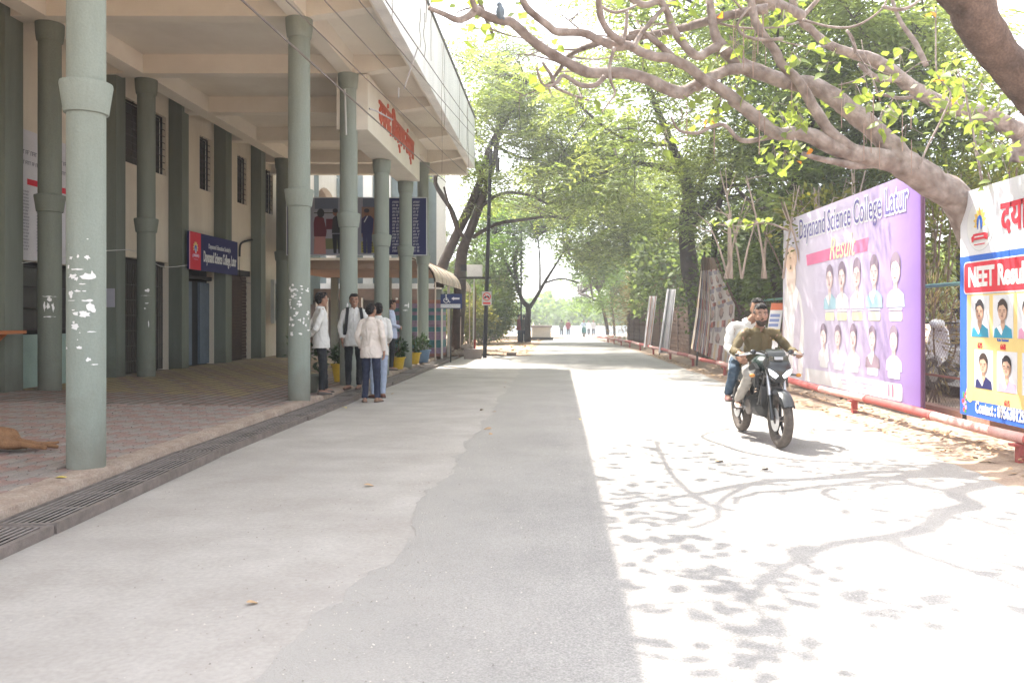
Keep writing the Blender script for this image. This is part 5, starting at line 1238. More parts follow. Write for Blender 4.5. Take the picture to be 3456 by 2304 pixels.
# right-hand big tree behind the torn banner
T = thing('rain_tree', gbase(1607,27), 'big dark-trunked tree with feathery crown behind the torn banner', 'tree', 'feathery street trees')
lp = limbs_of(T, [[(1607,800,27,44),(1598,700,27,40),(1588,640,27,40),(1578,560,27,38),(1577,500,27,36),(1582,440,27,30),(1560,380,27,24),(1530,300,26,18),(1490,200,25,13),(1470,80,24,9)],
  [(1585,520,27,24),(1608,492,27,22),(1635,462,27,18),(1670,400,26,14),(1720,330,25,11),(1790,260,24,8)],[(1579,470,27,24),(1620,400,26,16),(1640,300,25,12),(1660,180,24,9),(1690,60,22,7)],
  [(1570,400,27,16),(1500,380,27,12),(1440,375,28,10),(1380,400,29,7),(1330,430,30,4)],[(1540,330,26,14),(1470,330,25,10),(1400,300,25,8),(1340,250,25,5)],[(1650,430,26,12),(1740,420,25,9),(1850,400,24,7)]])
crown(T, [(1360,120,1960,380,20,31,82,1.0,37),(1430,380,1860,540,24,31,38,.95,38),(1370,-80,1950,150,17,27,42,.95,34),(1240,260,1420,470,26,32,26,.9,40),(1270,150,1370,260,24,30,9,.8,30),(1400,-380,1800,-60,14.5,18.5,14,.7,18)], M_f1, NEAR, 101, lp)
T = thing('rain_tree', gbase(1636,24.5), 'thin straight trunk rising beside the top of the torn banner', 'tree')
lp = limbs_of(T, [[(1638,800,24.5,14),(1640,600,24.5,15),(1645,500,24.5,14),(1665,430,24.5,12),(1700,340,24,9),(1710,240,24,6)],[(1640,600,24.5,10),(1700,540,24,8),(1760,480,23.5,6)]])
crown(T, [(1640,440,1830,600,22,26,20,.9,44),(1690,560,1830,640,19,22,8,.6,34)], M_f2, NEAR, 102, lp)
# dark mass behind the fig on the right
T = thing('rain_tree', gbase(1790,20), 'dark feathery tree directly behind the purple banner', 'tree', 'feathery street trees')
lp = limbs_of(T, [[(1792,760,20,26),(1786,680,20,24),(1780,600,20,22),(1800,500,20,20),(1830,400,20,16),(1860,300,19.5,12),(1900,180,19,9),(1930,60,19,6)],[(1800,520,20,14),(1730,470,20,11),(1690,430,20,7)],[(1830,400,20,12),(1930,330,19,9),(2020,260,18,6)],[(1860,300,19.5,9),(1800,200,19,7),(1780,100,19,5)]])
crown(T, [(1700,60,2120,420,16,23,60,.85,36),(1700,400,2050,520,17,22,20,.7,36),(1800,-100,2150,80,14,20,22,.85,34)], M_f2, NEAR, 103, lp)
T = thing('rain_tree', gbase(2210,21), 'feathery tree filling the gap above the results banner', 'tree', 'feathery street trees')
lp = limbs_of(T, [[(2215,760,21,30),(2210,600,21,26),(2190,450,21,22),(2160,300,20,16),(2140,150,20,12),(2120,20,20,7)],[(2190,450,21,15),(2260,330,20,10),(2340,240,20,6)]])
crown(T, [(2030,60,2290,400,16,23,30,.8,34),(2080,330,2420,470,16,22,18,.75,34),(2050,-100,2180,60,15,21,8,.8,32)], M_f1, NEAR, 104, lp)
# left leaning pair
T = thing('rain_tree', gbase(1047,33), 'dark tree with leaning trunks beside the barrel awning', 'tree', 'feathery street trees')
lp = limbs_of(T, [[(1047,812,33,34),(1050,760,33,30),(1056,682,33,28),(1059,591,33,26),(1074,544,33,22),(1098,484,33,19),(1123,408,33,15),(1140,340,33,12),(1150,250,32,9),(1140,150,31,6)],
  [(1008,660,33.3,24),(1015,615,33.3,24),(1053,530,33.3,22),(1089,454,33,20),(1105,408,33,16),(1128,330,32,12),(1180,250,31,8),(1210,190,30,5)],
  [(1053,530,33.2,13),(1035,480,33,12),(1000,420,33,10),(1012,370,32,8),(990,300,31,6)],[(1085,545,33,10),(1140,515,33,9),(1200,505,34,8),(1262,498,35,6),(1300,505,36,4)],[(1100,478,33,10),(1150,445,33,8),(1210,447,34,7),(1260,470,34,5)],
  [(1074,560,33,9),(1040,500,32,7),(1020,430,31,5)],[(1120,420,33,9),(1080,370,32,7),(1040,340,31,5)],[(1130,330,32,8),(1190,360,32,6),(1260,370,32,5),(1300,385,32,4)]])
crown(T, [(1025,90,1210,330,27,36,44,1.0,38),(1150,200,1330,400,29,37,42,1.0,38),(1090,420,1340,500,33,40,14,.9,28),(1000,330,1110,480,31,36,6,.7,16),(1080,330,1200,420,30,36,10,.85,24)], M_f1, NEAR, 105, lp)
# centre V tree
T = thing('rain_tree', gbase(1213,50), 'forked small tree standing in the dusty clearing on the far left', 'tree', 'feathery street trees')
lp = limbs_of(T, [[(1213,786,50,14),(1212,740,50,13),(1213,706,50,13),(1200,690,50,10),(1187,650,50,9),(1183,600,50,8),(1192,560,50,6)],[(1213,712,50,10),(1232,682,50,8),(1250,650,50,7),(1275,610,50,5),(1300,570,50,4)],[(1187,650,50,6),(1160,600,50,5),(1140,540,50,3)],[(1240,665,50,5),(1240,600,50,4),(1235,540,50,3)],[(1250,650,50,5),(1290,640,50,4),(1330,650,50,3)]])
crown(T, [(1110,470,1330,560,46,56,40,1.7,40),(1130,440,1260,500,44,54,10,1.6,36),(1280,560,1360,640,55,64,8,1.3,30)], M_f3, MIDF, 106, lp, twr=.03)
# far trees on the right
T = thing('rain_tree', gbase(1462,45), 'slanting dark trunk with yellow-green crown beyond the folded banners', 'tree', 'feathery street trees')
lp = limbs_of(T, [[(1500,780,45,12),(1480,660,45,12),(1462,612,45,12),(1440,570,45,12),(1432,520,45,10),(1425,460,45,7),(1420,400,44,5)],[(1462,612,45,10),(1490,560,45,7),(1510,510,45,5)],[(1432,520,45,7),(1390,470,45,5),(1350,440,44,3)],[(1440,570,45,7),(1400,560,46,5),(1360,575,47,3)]])
crown(T, [(1330,330,1560,520,38,50,56,1.6,46),(1400,500,1560,600,40,48,20,1.3,44),(1320,480,1420,600,44,54,18,1.4,40),(1200,380,1360,470,40,50,12,1.5,40)], M_f1, MIDF, 107, lp, twr=.025)
T = thing('rain_tree', gbase(1395,72), 'pair of grey trunks far along the right verge', 'tree', 'feathery street trees')
lp = limbs_of(T, [[(1397,790,72,8),(1394,750,72,8),(1384,705,72,7),(1375,670,72,5)],[(1412,790,72,6),(1410,740,72,5),(1404,690,72,5)],[(1384,705,72,5),(1350,680,72,4),(1330,675,74,3)]])
crown(T, [(1330,610,1440,700,64,80,30,1.7,36),(1340,570,1450,640,60,72,16,1.8,36)], M_f3, FARF, 108, lp, twr=.04)
# shrubs and hedges
M_dry = mat('dry_foliage', (0.33,0.27,0.15), 0.8, col2=(0.20,0.18,0.09), scale=.8, trans=.4, tcol=(1.3,1.1,.7), island=.4)
M_sh = mat('shrub_leaf', (0.06,0.10,0.035), 0.6, col2=(0.09,0.12,0.03), scale=.8, trans=.4, tcol=(1.8,1.7,.7), island=.4)
M_shy = mat('shrub_leaf_yellow', (0.20,0.20,0.05), 0.6, col2=(0.08,0.12,0.03), scale=.8, trans=.45, tcol=(1.6,1.4,.7), island=.4)
def shrub(u, v, Y, r, n, M_, label, seed, L_=.16, w=.05, h=1.0, group=None, sticks=6):
    c = px(u, v, Y); t = thing('shrub', (c.x,c.y,gz(Y)), label, 'shrub', group)
    g_ = np.random.default_rng(seed); d = g_.normal(size=(n,3)); d /= np.linalg.norm(d,axis=1)[:,None]; k = 1+.35*np.array([N1(*(x*2.2+seed)) for x in d])
    C = np.array(c) + d*(g_.random(n)**.4*k)[:,None]*np.array([r,r,r*h]); C = C[C[:,2] > gz(Y)+.02]
    V, F = leafcards(C, L_, w, seed); npmesh('foliage', V, F, M_, t)['kind'] = 'stuff'
    b = MB()
    for j in range(sticks):
        e = c + Vector((g_.normal()*r*.5, g_.normal()*r*.4, r*h*g_.uniform(.2,.95))); b.tube(smooth_path([Vector((c.x+g_.normal()*.1,c.y,gz(Y)-.05)), Vector((c.x,c.y,gz(Y))).lerp(e,.5)+Vector((g_.normal()*.1,0,.1)), e],3), .012+.004*r, 4)
    b.build('stems', M_root, t)['kind'] = 'stuff'
    return t
shrub(1110,720,46,1.7,5200,M_sh,'dark green shrub behind the prohibition board pole',1,.17,.06,.9)
shrub(1135,705,52,1.5,3400,M_shy,'tall yellow-green shrub left of the forked tree',2,.18,.06,1.4)
shrub(1075,730,44,1.5,3600,M_shy,'yellowing bush between the leaning trunk and the pale post',3,.15,.05,.9)
shrub(1105,640,50,2.6,5200,M_sh,'tall dark greenery high behind the meter box',5,.2,.07,1.3)
shrub(1130,610,62,2.4,3600,M_f3,'pale greenery rising left of the forked tree',6,.22,.08,1.3)
shrub(1560,680,42,1.8,4800,M_dry,'tan dry bush above the far fence by the folded banners',7,.22,.025,1.2)
shrub(1500,685,50,2.1,4200,M_dry,'dry straw-coloured bush at the far end of the fence',8,.24,.03,1.2)
shrub(1450,715,64,2.2,2600,M_dry,'small dry bush at the fence end',9,.2,.03,1.0)
shrub(1565,600,40,1.6,2600,M_dry,'yellowing bamboo-like spray left of the dark trunk',10,.26,.02,1.2)
shrub(1700,700,24,1.6,4600,M_sh,'dark undergrowth between torn banner and motorcyclists',11,.15,.04,1.2)
shrub(1760,640,23,1.8,4600,M_sh,'dark leafy bush behind the narrow notice board',12,.16,.045,1.3)
shrub(1860,600,19,1.7,3600,M_sh,'greenery showing over the purple banner left half',13,.13,.04,1.1)
shrub(2000,560,18,1.6,3600,M_shy,'olive bush behind the top of the purple banner',14,.13,.04,1.1)
shrub(2160,560,14.5,1.0,2000,M_shy,'leafy bush in the gap between the two big banners',15,.16,.02,1.5)
shrub(2140,760,13,.45,700,M_dry,'withered climber on the fence in the banner gap',16,.14,.014,2.2)
shrub(2300,470,15,1.2,2200,M_shy,'leafy sprays above the results banner',17,.14,.03,.9)
shrub(1900,520,16,1.0,1500,M_shy,'light green sprays under the lowest limb',18,.11,.035,.8)
# bare sticks above the purple banner
M_st = mat('bare_stick',(0.34,0.27,0.22),.9,var=.25)
t = thing('bare_shrub', (5.6,16.5,.1), 'thicket of bare grey sticks rising behind the purple banner', 'shrub')
g_ = random.Random(9)
for k in range(46):
    u0 = g_.uniform(1660,2180); Y = g_.uniform(15,18.5); v0 = 640; v1 = g_.uniform(390,520); du = g_.uniform(-60,60)
    pts = [px(u0,v0,Y), px(u0+du*.4,(v0+v1)/2,Y), px(u0+du,v1,Y)]
    MB().tube(smooth_path(pts,3), [.026*(1-.1*i) for i in range(7)], 5).build('stick', M_st, t)
    for j in range(2):
        a = pts[1].lerp(pts[2], g_.random()); e = px(u0+du+g_.uniform(-45,45), v1+g_.uniform(-20,30), Y)
        MB().tube([a,e], [.012,.006], 4).build('stick', M_st, t)
# far-off wood closing the road, with pale things before it
def wood(name, u0, u1, v0, v1, Y0, Y1, n, M_, seed, L_, w, label):
    g_ = np.random.default_rng(seed); u = g_.uniform(u0,u1,n); Y = g_.uniform(Y0,Y1,n); q = g_.random(n)**.7
    top = np.array([v0 + 45*N1(a*.018, seed) + 20*N1(a*.06, seed) for a in u]); v = v1 + (top-v1)*q
    C = np.stack([(u-1279.5)/1899*Y, Y, CAMH-(v-731.6)/1899*Y],1); C = C[C[:,2] > -1.2]
    V, F = leafcards(C, L_, w, seed); o = npmesh(name, V, F, M_); return tag(o, label, kind='stuff')
wood('far_wood', 900, 1960, 690, 765, 118, 150, 15000, M_f3, 201, 1.0, .38, 'hazy far wood closing the road')
wood('right_wood', 1450, 2500, 560, 740, 34, 60, 52000, M_f2, 202, .28, .085, 'dark wood beyond the parking strip')
wood('left_wood', 1030, 1165, 600, 765, 66, 90, 9000, M_f3, 203, .6, .22, 'greenery beyond the clearing on the left')
# ------------------------------------------------------------------ people
M_skin = mat('skin_brown', (0.31,0.175,0.12), 0.55, var=.12, scale=12, spec=.35)
M_hairb = mat('hair_black', (0.018,0.015,0.014), 0.55, var=.3, scale=60, bump=.8, bscale=160)
M_beard = mat('beard_dark', (0.045,0.03,0.024), 0.8, var=.3, scale=80)
M_eye = mat('eye_white', (0.55,0.5,0.46), 0.4)
def remesh(mb, name, m, parent, vox=.009, it=3, wr=0.0, ws=9.0, seed=0, dec=None):
    me = bpy.data.meshes.new('tmp'); me.from_pydata([tuple(v) for v in mb.v], [], mb.f); me.update()
    import bmesh
    bm = bmesh.new(); bm.from_mesh(me); bmesh.ops.recalc_face_normals(bm, faces=bm.faces); bm.to_mesh(me); bm.free()
    o = bpy.data.objects.new('tmp', me); COL.objects.link(o)
    r = o.modifiers.new('r', 'REMESH'); r.mode = 'VOXEL'; r.voxel_size = vox; r.use_smooth_shade = True
    s = o.modifiers.new('s', 'SMOOTH'); s.factor = .5; s.iterations = it
    bpy.context.view_layer.update(); dg = bpy.context.evaluated_depsgraph_get()
    m2 = bpy.data.meshes.new_from_object(o.evaluated_get(dg)); bpy.data.objects.remove(o); m2.name = name
    if wr:
        no = [v.normal.copy() for v in m2.vertices]
        for v, n in zip(m2.vertices, no):
            p = Vector((v.co.x*ws, v.co.y*ws, v.co.z*ws*.75 + seed))
            d = abs(mnoise.noise(p + Vector((mnoise.noise(p*.6)*2,0,0)))) ; v.co += n*(wr*(1.6*d-.5) + wr*.5*mnoise.noise(p*2.4))
    m2.materials.clear(); m2.materials.append(m); m2.polygons.foreach_set('use_smooth', [True]*len(m2.polygons)); m2.update()
    o = bpy.data.objects.new(name, m2); COL.objects.link(o); o.parent = parent; return o
def ell_ring(c, rx, ry, n=20, yaw=0, tilt=None):
    out = []
    for j in range(n):
        a = 2*math.pi*j/n; p = Vector((rx*math.cos(a), ry*math.sin(a), 0))
        if tilt: p = tilt @ p
        out.append(Vector(c)+p)
    return out
def capsule(mb, pts, rs, n=12):
    P3 = smooth_path(pts, 3); k = len(P3)
    R = []
    for i in range(k):
        q = i/3; a = min(int(q), len(rs)-2); f = q-a; R.append(rs[a]*(1-f)+rs[a+1]*f)
    mb.tube(P3, R, n); mb.ball(P3[0], R[0]*.985, n, 6); mb.ball(P3[-1], R[-1]*.985, n, 6)
def hand(mb, wr_, d, palm_n, curl=.5, s=1.0, side=1, grip=None):
    """palm, four unequal fingers in two bends, a thumb from the side of the palm near its base"""
    d = Vector(d).normalized(); nrm = Vector(palm_n); nrm = (nrm - d*nrm.dot(d)).normalized(); x = d.cross(nrm)*side
    w = Vector(wr_)
    for t_ in (-.024,-.008,.008,.024): capsule(mb, [w+x*t_*.7, w+d*.045+x*t_, w+d*.085*s+x*t_*1.1], [.017,.016,.013], 8)
    for i, (t_, L_) in enumerate(((-.030,.062),(-.010,.075),(.010,.070),(.029,.055))):
        b0 = w+d*.085*s+x*t_*1.1; a1 = curl*.8; a2 = curl*1.9; a3 = curl*2.7
        p1 = b0+(d*math.cos(a1)+nrm*math.sin(a1))*L_*.45; p2 = p1+(d*math.cos(a2)+nrm*math.sin(a2))*L_*.33; p3 = p2+(d*math.cos(a3)+nrm*math.sin(a3))*L_*.24
        mb.tube([b0,p1,p2,p3], [.0100,.0094,.0086,.0070], 7); mb.ball(p3, .0072, 7, 5); mb.ball(p1,.0094,7,5)
    b0 = w+d*.022-x*.024; p1 = b0+(d*.6-x*.65+nrm*.35).normalized()*.038; p2 = p1+(d*.9-x*.1+nrm*.45).normalized()*.030
    mb.tube([b0,p1,p2], [.0135,.0115,.008], 7); mb.ball(p2,.0082,7,5)
def person(loc, label, J, skin=M_skin, shirt=None, trous=None, shoe=None, rz=0.0, scale=1.0, vox=.009, group=None, beard=False, head_yaw=0, head_pitch=0, smile=False, tuck=False, sleeve=1.0, name='person', collar=True, curl=.35, hairs=1.0, open_neck=True, sandal=False, hands=True, fine=True, thick=1.0):
    t = thing(name, loc, label, 'person', group, rz); t.scale = (scale,)*3
    j = dict(hip=(0,0,.93), lh=(-.085,0,.90), rh=(.085,0,.90), lk=(-.10,-.02,.49), rk=(.10,-.02,.49), la=(-.11,.01,.085), ra=(.11,.01,.085),
             chest=(0,.005,1.22), ls=(-.165,.01,1.395), rs=(.165,.01,1.395), le=(-.215,.03,1.12), re=(.215,.03,1.12), lw=(-.215,-.03,.87), rw=(.215,-.03,.87),
             neck=(0,.01,1.455), head=(0,-.012,1.60), lhd=(0,0,-1), rhd=(0,0,-1), lhn=(1,0,0), rhn=(-1,0,0), lf=(0,-1,0), rf=(0,-1,0))
    j.update(J); j = {k: Vector(v) for k, v in j.items()}
    b = MB(); hip, ch, nk = j['hip'], j['chest'], j['neck']; TH = thick
    spine = [hip+Vector((0,0,-.09)), hip, hip.lerp(ch,.5), ch, ch.lerp(nk,.62), nk.lerp(ch,.12)]
    acr = (j['rs']-j['ls']).normalized()
    def torso(mb, rx, ry, sp=spine):
        rings = []
        for i, c in enumerate(sp):
            up_ = (sp[min(i+1,len(sp)-1)]-sp[max(i-1,0)]).normalized(); ax = (acr-up_*acr.dot(up_)).normalized(); ay = up_.cross(ax)
            rings.append([c + ax*rx[i]*math.cos(a)*(1-.12*abs(math.sin(2*a))*0) + ay*ry[i]*math.sin(a) for a in [2*math.pi*q/24 for q in range(24)]])
        mb.loft(rings)
    torso(b, [.135,.145,.125,.150,.155,.06], [.095,.10,.088,.10,.085,.055])
    capsule(b, [nk+(nk-j['head'])*.10, nk, j['head']+Vector((0,.012,-.055))], [.054,.052,.050])
    # head
    Rh = Matrix.Rotation(head_yaw,3,'Z') @ Matrix.Rotation(head_pitch,3,'X'); hc = j['head']
    H = lambda x,y,z: hc + Rh @ Vector((x,y,z))
    prof = [(-.118,.022,.026,-.050),(-.108,.040,.044,-.040),(-.088,.053,.062,-.026),(-.055,.063,.078,-.012),(-.02,.069,.088,-.004),(.02,.073,.094,0),(.05,.0745,.095,.004),(.08,.067,.086,.008),(.105,.048,.062,.010),(.120,.018,.025,.010)]
    b.loft([[H(rx*math.cos(a), yo+ry*math.sin(a), z) for a in [2*math.pi*q/24 for q in range(24)]] for z,rx,ry,yo in prof])
    b.loft([[H(w*math.cos(a), y+.012*math.sin(a)*.9, z) for a in [2*math.pi*q/10 for q in range(10)]] for w,y,z in ((.008,-.090,.022),(.010,-.098,.005),(.014,-.108,-.012),(.018,-.107,-.022),(.012,-.098,-.030))])
    for sx in (-1,1):
        b.ball(H(sx*.076,.008,-.005), (.010,.020,.031), 10, 7); b.ball(H(sx*.030,-.086,.030), (.022,.010,.007), 8, 5); b.ball(H(sx*.040,-.070,-.022),(.020,.016,.018),8,5)
    b.ball(H(0,-.089,-.055), (.022,.009,.007), 8, 5); b.ball(H(0,-.087,-.066), (.019,.009,.007), 8, 5)
    # arms
    for s_, S_, E, Wt, hd, hn in ((-1,'ls','le','lw','lhd','lhn'),(1,'rs','re','rw','rhd','rhn')):
        capsule(b, [j[S_], j[S_].lerp(j[E],.5), j[E]], [.052,.046,.037]); capsule(b, [j[E], j[E].lerp(j[Wt],.35), j[Wt]], [.038,.038,.026])
        if hands: hand(b, j[Wt], j[hd], j[hn], curl, 1, s_)
    for s_, Hh, K, A in ((-1,'lh','lk','la'),(1,'rh','rk','ra')):
        capsule(b, [j[Hh], j[Hh].lerp(j[K],.5), j[K]], [.078,.066,.048]); capsule(b, [j[K], j[K].lerp(j[A],.35), j[A]], [.048,.050,.034])
        f = j['lf' if s_ < 0 else 'rf'].normalized(); capsule(b, [j[A]+Vector((0,0,-.035))-f*.03, j[A]+f*.06+Vector((0,0,-.05)), j[A]+f*.14+Vector((0,0,-.062))], [.034,.032,.022])
    remesh(b, 'body', skin, t, vox, 2)
    # face details
    if fine:
        for sx in (-1,1):
            e = MB(); e.ball(H(sx*.031,-.088,.012), (.013,.006,.006), 8, 5); e.build('eye', M_eye, t, local=True, smooth=True)
            MB().ball(H(sx*.031,-.0935,.012), (.006,.003,.006), 8, 5).build('iris', M_hairb, t, local=True)
            MB().tube([H(sx*.012,-.095,.030),H(sx*.030,-.097,.036),H(sx*.052,-.084,.031)], [.004,.0055,.003], 6).build('eyebrow', M_hairb, t, local=True)
        MB().ball(H(0,-.0965,-.060), (.019,.004,.0035), 8, 4).build('mouth', mat('lips',(0.20,0.07,0.06),.5) if not smile else mat('teeth',(0.6,0.57,0.52),.4), t, local=True)
    h = MB(); h.ball(H(0,.020,.040), (.083,.098,.093*hairs), 16, 10); h.ball(H(0,.045,.0), (.078,.070,.085), 14, 8); h.ball(H(0,-.045,.092), (.066,.050,.036*hairs), 12, 6); h.ball(H(.02,-.055,.098),(.045,.045,.030),10,6)
    remesh(h, 'hair', M_hairb, t, .008, 1, wr=.016, ws=34, seed=3)
    if beard:
        h = MB(); h.loft([[H(rx*math.cos(a), yo+ry*math.sin(a), z) for a in [2*math.pi*q/20 for q in range(20)]] for z,rx,ry,yo in ((-.126,.024,.03,-.050),(-.108,.046,.050,-.040),(-.085,.059,.068,-.027),(-.060,.064,.078,-.016),(-.048,.060,.070,-.008))])
        h.tube([H(-.026,-.098,-.046),H(0,-.104,-.042),H(.026,-.098,-.046)], [.005,.008,.005], 6)
        remesh(h, 'beard', M_beard, t, .007, 1, wr=.003, ws=60)
    # shirt
    if shirt:
        s = MB(); he = -.02 if tuck else -.155
        sp = [hip+Vector((0,0,he)), hip+Vector((0,0,he+.10)), hip.lerp(ch,.5), ch, ch.lerp(nk,.58), nk.lerp(ch,.02)]
        torso(s, [.190*TH,.184*TH,.154*TH,.165*TH,.158*TH,.070], [.150*TH,.148*TH,.120*TH,.122*TH,.104*TH,.072], sp)
        for S_, E, Wt in (('ls','le','lw'),('rs','re','rw')):
            q = j[S_].lerp(j[E], -.02); capsule(s, [nk.lerp(j[S_],.45)+Vector((0,0,-.015)), j[S_]+Vector((0,0,-.004)), j[S_].lerp(j[E],.5), j[E]], [.052,.060,.054,.050])
            e = j[E].lerp(j[Wt], sleeve*.9 if sleeve > .1 else .02); s.tube([j[E], j[E].lerp(e,.5), e], [.049,.047,.042], 12)
        remesh(s, 'shirt', shirt, t, vox*1.15, 4, wr=.011, ws=10, seed=loc[0]*3)
        if collar:
            c = MB(); n = 18; up_ = (j['head']-nk).normalized(); 
            ax = (acr-up_*acr.dot(up_)).normalized(); ay = up_.cross(ax); cc = nk.lerp(ch,.02)
            for k in range(n):
                a0, a1 = -math.pi/2+.25+(2*math.pi-.5)*k/n, -math.pi/2+.25+(2*math.pi-.5)*(k+1)/n
                f = lambda a, r, z: cc + ax*r*math.cos(a) + ay*r*1.0*math.sin(a) + up_*z
                c.face([f(a0,.064,.035),f(a1,.064,.035),f(a1,.088,-.012),f(a0,.088,-.012)]); c.face([f(a0,.062,.035),f(a0,.066,-.01),f(a1,.066,-.01),f(a1,.062,.035)])
            c.build('collar', shirt, t, local=True, smooth=True)
            pk = MB(); fy = -.127*TH
            if fine and abs(rz) < 1.2: pk.tube([hip+Vector((0,fy-.004,-.12)), hip.lerp(ch,.5)+Vector((0,-.121*TH,0)), ch+Vector((0,-.128*TH,.0)), ch.lerp(nk,.58)+Vector((0,-.106*TH,0))], .006, 5); pk.build('placket', shirt, t, local=True)
    if trous:
        s = MB(); torso(s, [.140,.148,.13,.10,.09,.08],[.108,.110,.10,.09,.08,.06],[hip+Vector((0,0,-.13)),hip+Vector((0,0,-.02)),hip+Vector((0,0,.06)),hip+Vector((0,0,.09)),hip+Vector((0,0,.10)),hip+Vector((0,0,.11))])
        for Hh, K, A in (('lh','lk','la'),('rh','rk','ra')):
            capsule(s, [j[Hh], j[Hh].lerp(j[K],.5), j[K]], [.082,.080,.066]); e = j[A]+(j[K]-j[A])*.0+Vector((0,0,-.012)); s.tube([j[K], j[K].lerp(e,.4), e], [.065,.060,.052], 14)
        remesh(s, 'trousers', trous, t, vox*1.15, 3, wr=.009, ws=12, seed=5)
    if shoe:
        for s_, A, K in ((-1,'la','lf'),(1,'ra','rf')):
            f = j[K].normalized(); s = MB(); a = j[A]; z = Vector((0,0,1))
            if f.dot(z) > -.5:
                lat = f.cross(z).normalized(); q = [(-.065,.032,.060),(-.04,.038,.066),(.02,.038,.058),(.08,.044,.044),(.13,.042,.034),(.165,.026,.024)]
                s.loft([[a+f*y+z*(-.084+h_/2)+lat*w*math.cos(t_)+z*h_/2*math.sin(t_) for t_ in [2*math.pi*k/14 for k in range(14)]] for y,w,h_ in q])
            remesh(s, 'shoe', shoe, t, .009, 2)
            lat = f.cross(z).normalized(); so_ = MB(); so_.loft([[a+f*y+lat*w+z*zz_ for w, zz_ in ((-ww,-.088),(ww,-.088),(ww,-.070),(-ww,-.070))] for y, ww in ((-.068,.03),(-.04,.040),(.02,.040),(.08,.047),(.14,.044),(.172,.024))]); so_.build('sole', mat('shoe_sole',(0.10,0.08,0.07),.8), t, local=True)
    return t, j
m_sw = mat('shirt_white',(0.74,0.74,0.72),.8,var=.05,scale=5,trans=.12,bump=.1,bscale=30); m_so = mat('shirt_offwhite',(0.76,0.69,0.63),.8,var=.05,scale=5,trans=.12,bump=.1,bscale=30); m_slb = mat('shirt_lightblue',(0.50,0.56,0.74),.8,var=.05)
m_tb = mat('trousers_black',(0.020,0.022,0.025),.8,var=.3,bump=.1); m_tn = mat('jeans_navy',(0.022,0.028,0.055),.8,var=.3,bump=.15,bscale=50); m_tl = mat('jeans_light',(0.34,0.40,0.52),.85,var=.2,bump=.15,bscale=50)
m_sh1 = mat('shoe_brown',(0.14,0.06,0.045),.6,var=.2); m_sh2 = mat('shoe_grey',(0.13,0.12,0.11),.7,var=.2); m_sh3 = mat('shoe_tan',(0.26,0.17,0.12),.7,var=.2)
def foot(u, v, Y, z): q = px(u, v, Y); return (q.x, q.y, z)
person(foot(737,905,14.0,.13), 'person in white shirt and black trousers with hands clasped behind the back',
       dict(lw=(-.05,.20,.98), rw=(.05,.20,.96), le=(-.25,.14,1.10), re=(.25,.14,1.10), lhd=(.8,.1,-.6), rhd=(-.8,.1,-.6), lhn=(0,-1,0), rhn=(0,-1,0), la=(-.16,.02,.085), ra=(.15,-.10,.085), lk=(-.13,.0,.49), rk=(.12,-.07,.49), lf=(-.35,-1,0), rf=(.3,-1,0)),
       shirt=m_sw, trous=m_tb, shoe=m_sh2, rz=rad(118), head_yaw=rad(12), scale=.995)
t, j = person(foot(813,892,15.3,.10), 'smiling person facing the camera, backpack straps over a white shirt',
       dict(lw=(-.21,-.06,.90), rw=(.12,-.24,1.08), re=(.25,-.04,1.13), rhd=(-.3,-1,.25), rhn=(-.3,0,1), le=(-.25,.02,1.13), ra=(.09,.02,.085), la=(-.10,.0,.085), lf=(-.6,-1,0), rf=(-.3,-1,0)),
       shirt=m_sw, trous=m_tb, shoe=m_sh1, rz=rad(16), beard=False, smile=True, scale=1.02, head_yaw=rad(4))
m_bag = mat('bag_black',(0.02,0.02,0.022),.7,var=.3)
for sx in (-1,1):
    sb = MB(); pp = [(sx*.11,.12,1.44),(sx*.115,.02,1.475),(sx*.118,-.09,1.42),(sx*.135,-.135,1.28),(sx*.15,-.13,1.10),(sx*.165,-.05,.98),(sx*.12,.12,.96)]
    S3 = smooth_path(pp,4); 
    for a, c in zip(S3[:-1], S3[1:]): sb.face([a+Vector((-.028,0,0)),a+Vector((.028,0,0)),c+Vector((.028,0,0)),c+Vector((-.028,0,0))]); sb.face([a+Vector((-.028,-.008,.004)),c+Vector((-.028,-.008,.004)),c+Vector((.028,-.008,.004)),a+Vector((.028,-.008,.004))])
    o = sb.build('backpack_strap', m_bag, t, local=True, smooth=True)
bp_ = MB(); bp_.loft([[Vector((x*w, .22+y*d_, z)) for x,y in ((-1,-1),(1,-1),(1,.6),(.7,1),(-.7,1),(-1,.6))] for z,w,d_ in ((.95,.13,.06),(1.0,.155,.09),(1.25,.15,.08),(1.40,.12,.06),(1.44,.07,.03))])
bp_.build('backpack_body', m_bag, t, local=True, smooth=True)
person(foot(852,921,13.85,.004), 'person seen from behind in an untucked cream shirt and dark navy jeans',
       dict(lw=(-.22,-.05,.88), rw=(.21,-.08,.92), le=(-.235,.05,1.13), re=(.235,.05,1.14), ra=(.10,.03,.085), la=(-.11,-.02,.085), lf=(-.2,-1,0), rf=(.5,-1,0)),
       shirt=m_so, trous=m_tn, shoe=m_sh3, rz=rad(172), head_yaw=rad(-18), head_pitch=rad(8), scale=.955, thick=1.04)
person(foot(869,908,14.6,.004), 'person mostly hidden behind the cream shirt, in pale blue jeans and brown shoes',
       dict(lw=(-.2,-.2,1.0), rw=(.22,-.10,.92), la=(-.08,0,.085), ra=(.08,0,.085), lf=(.3,-1,0), rf=(.5,-1,0)),
       shirt=m_sw, trous=m_tl, shoe=m_sh1, rz=rad(200), head_yaw=rad(-10), scale=.97)
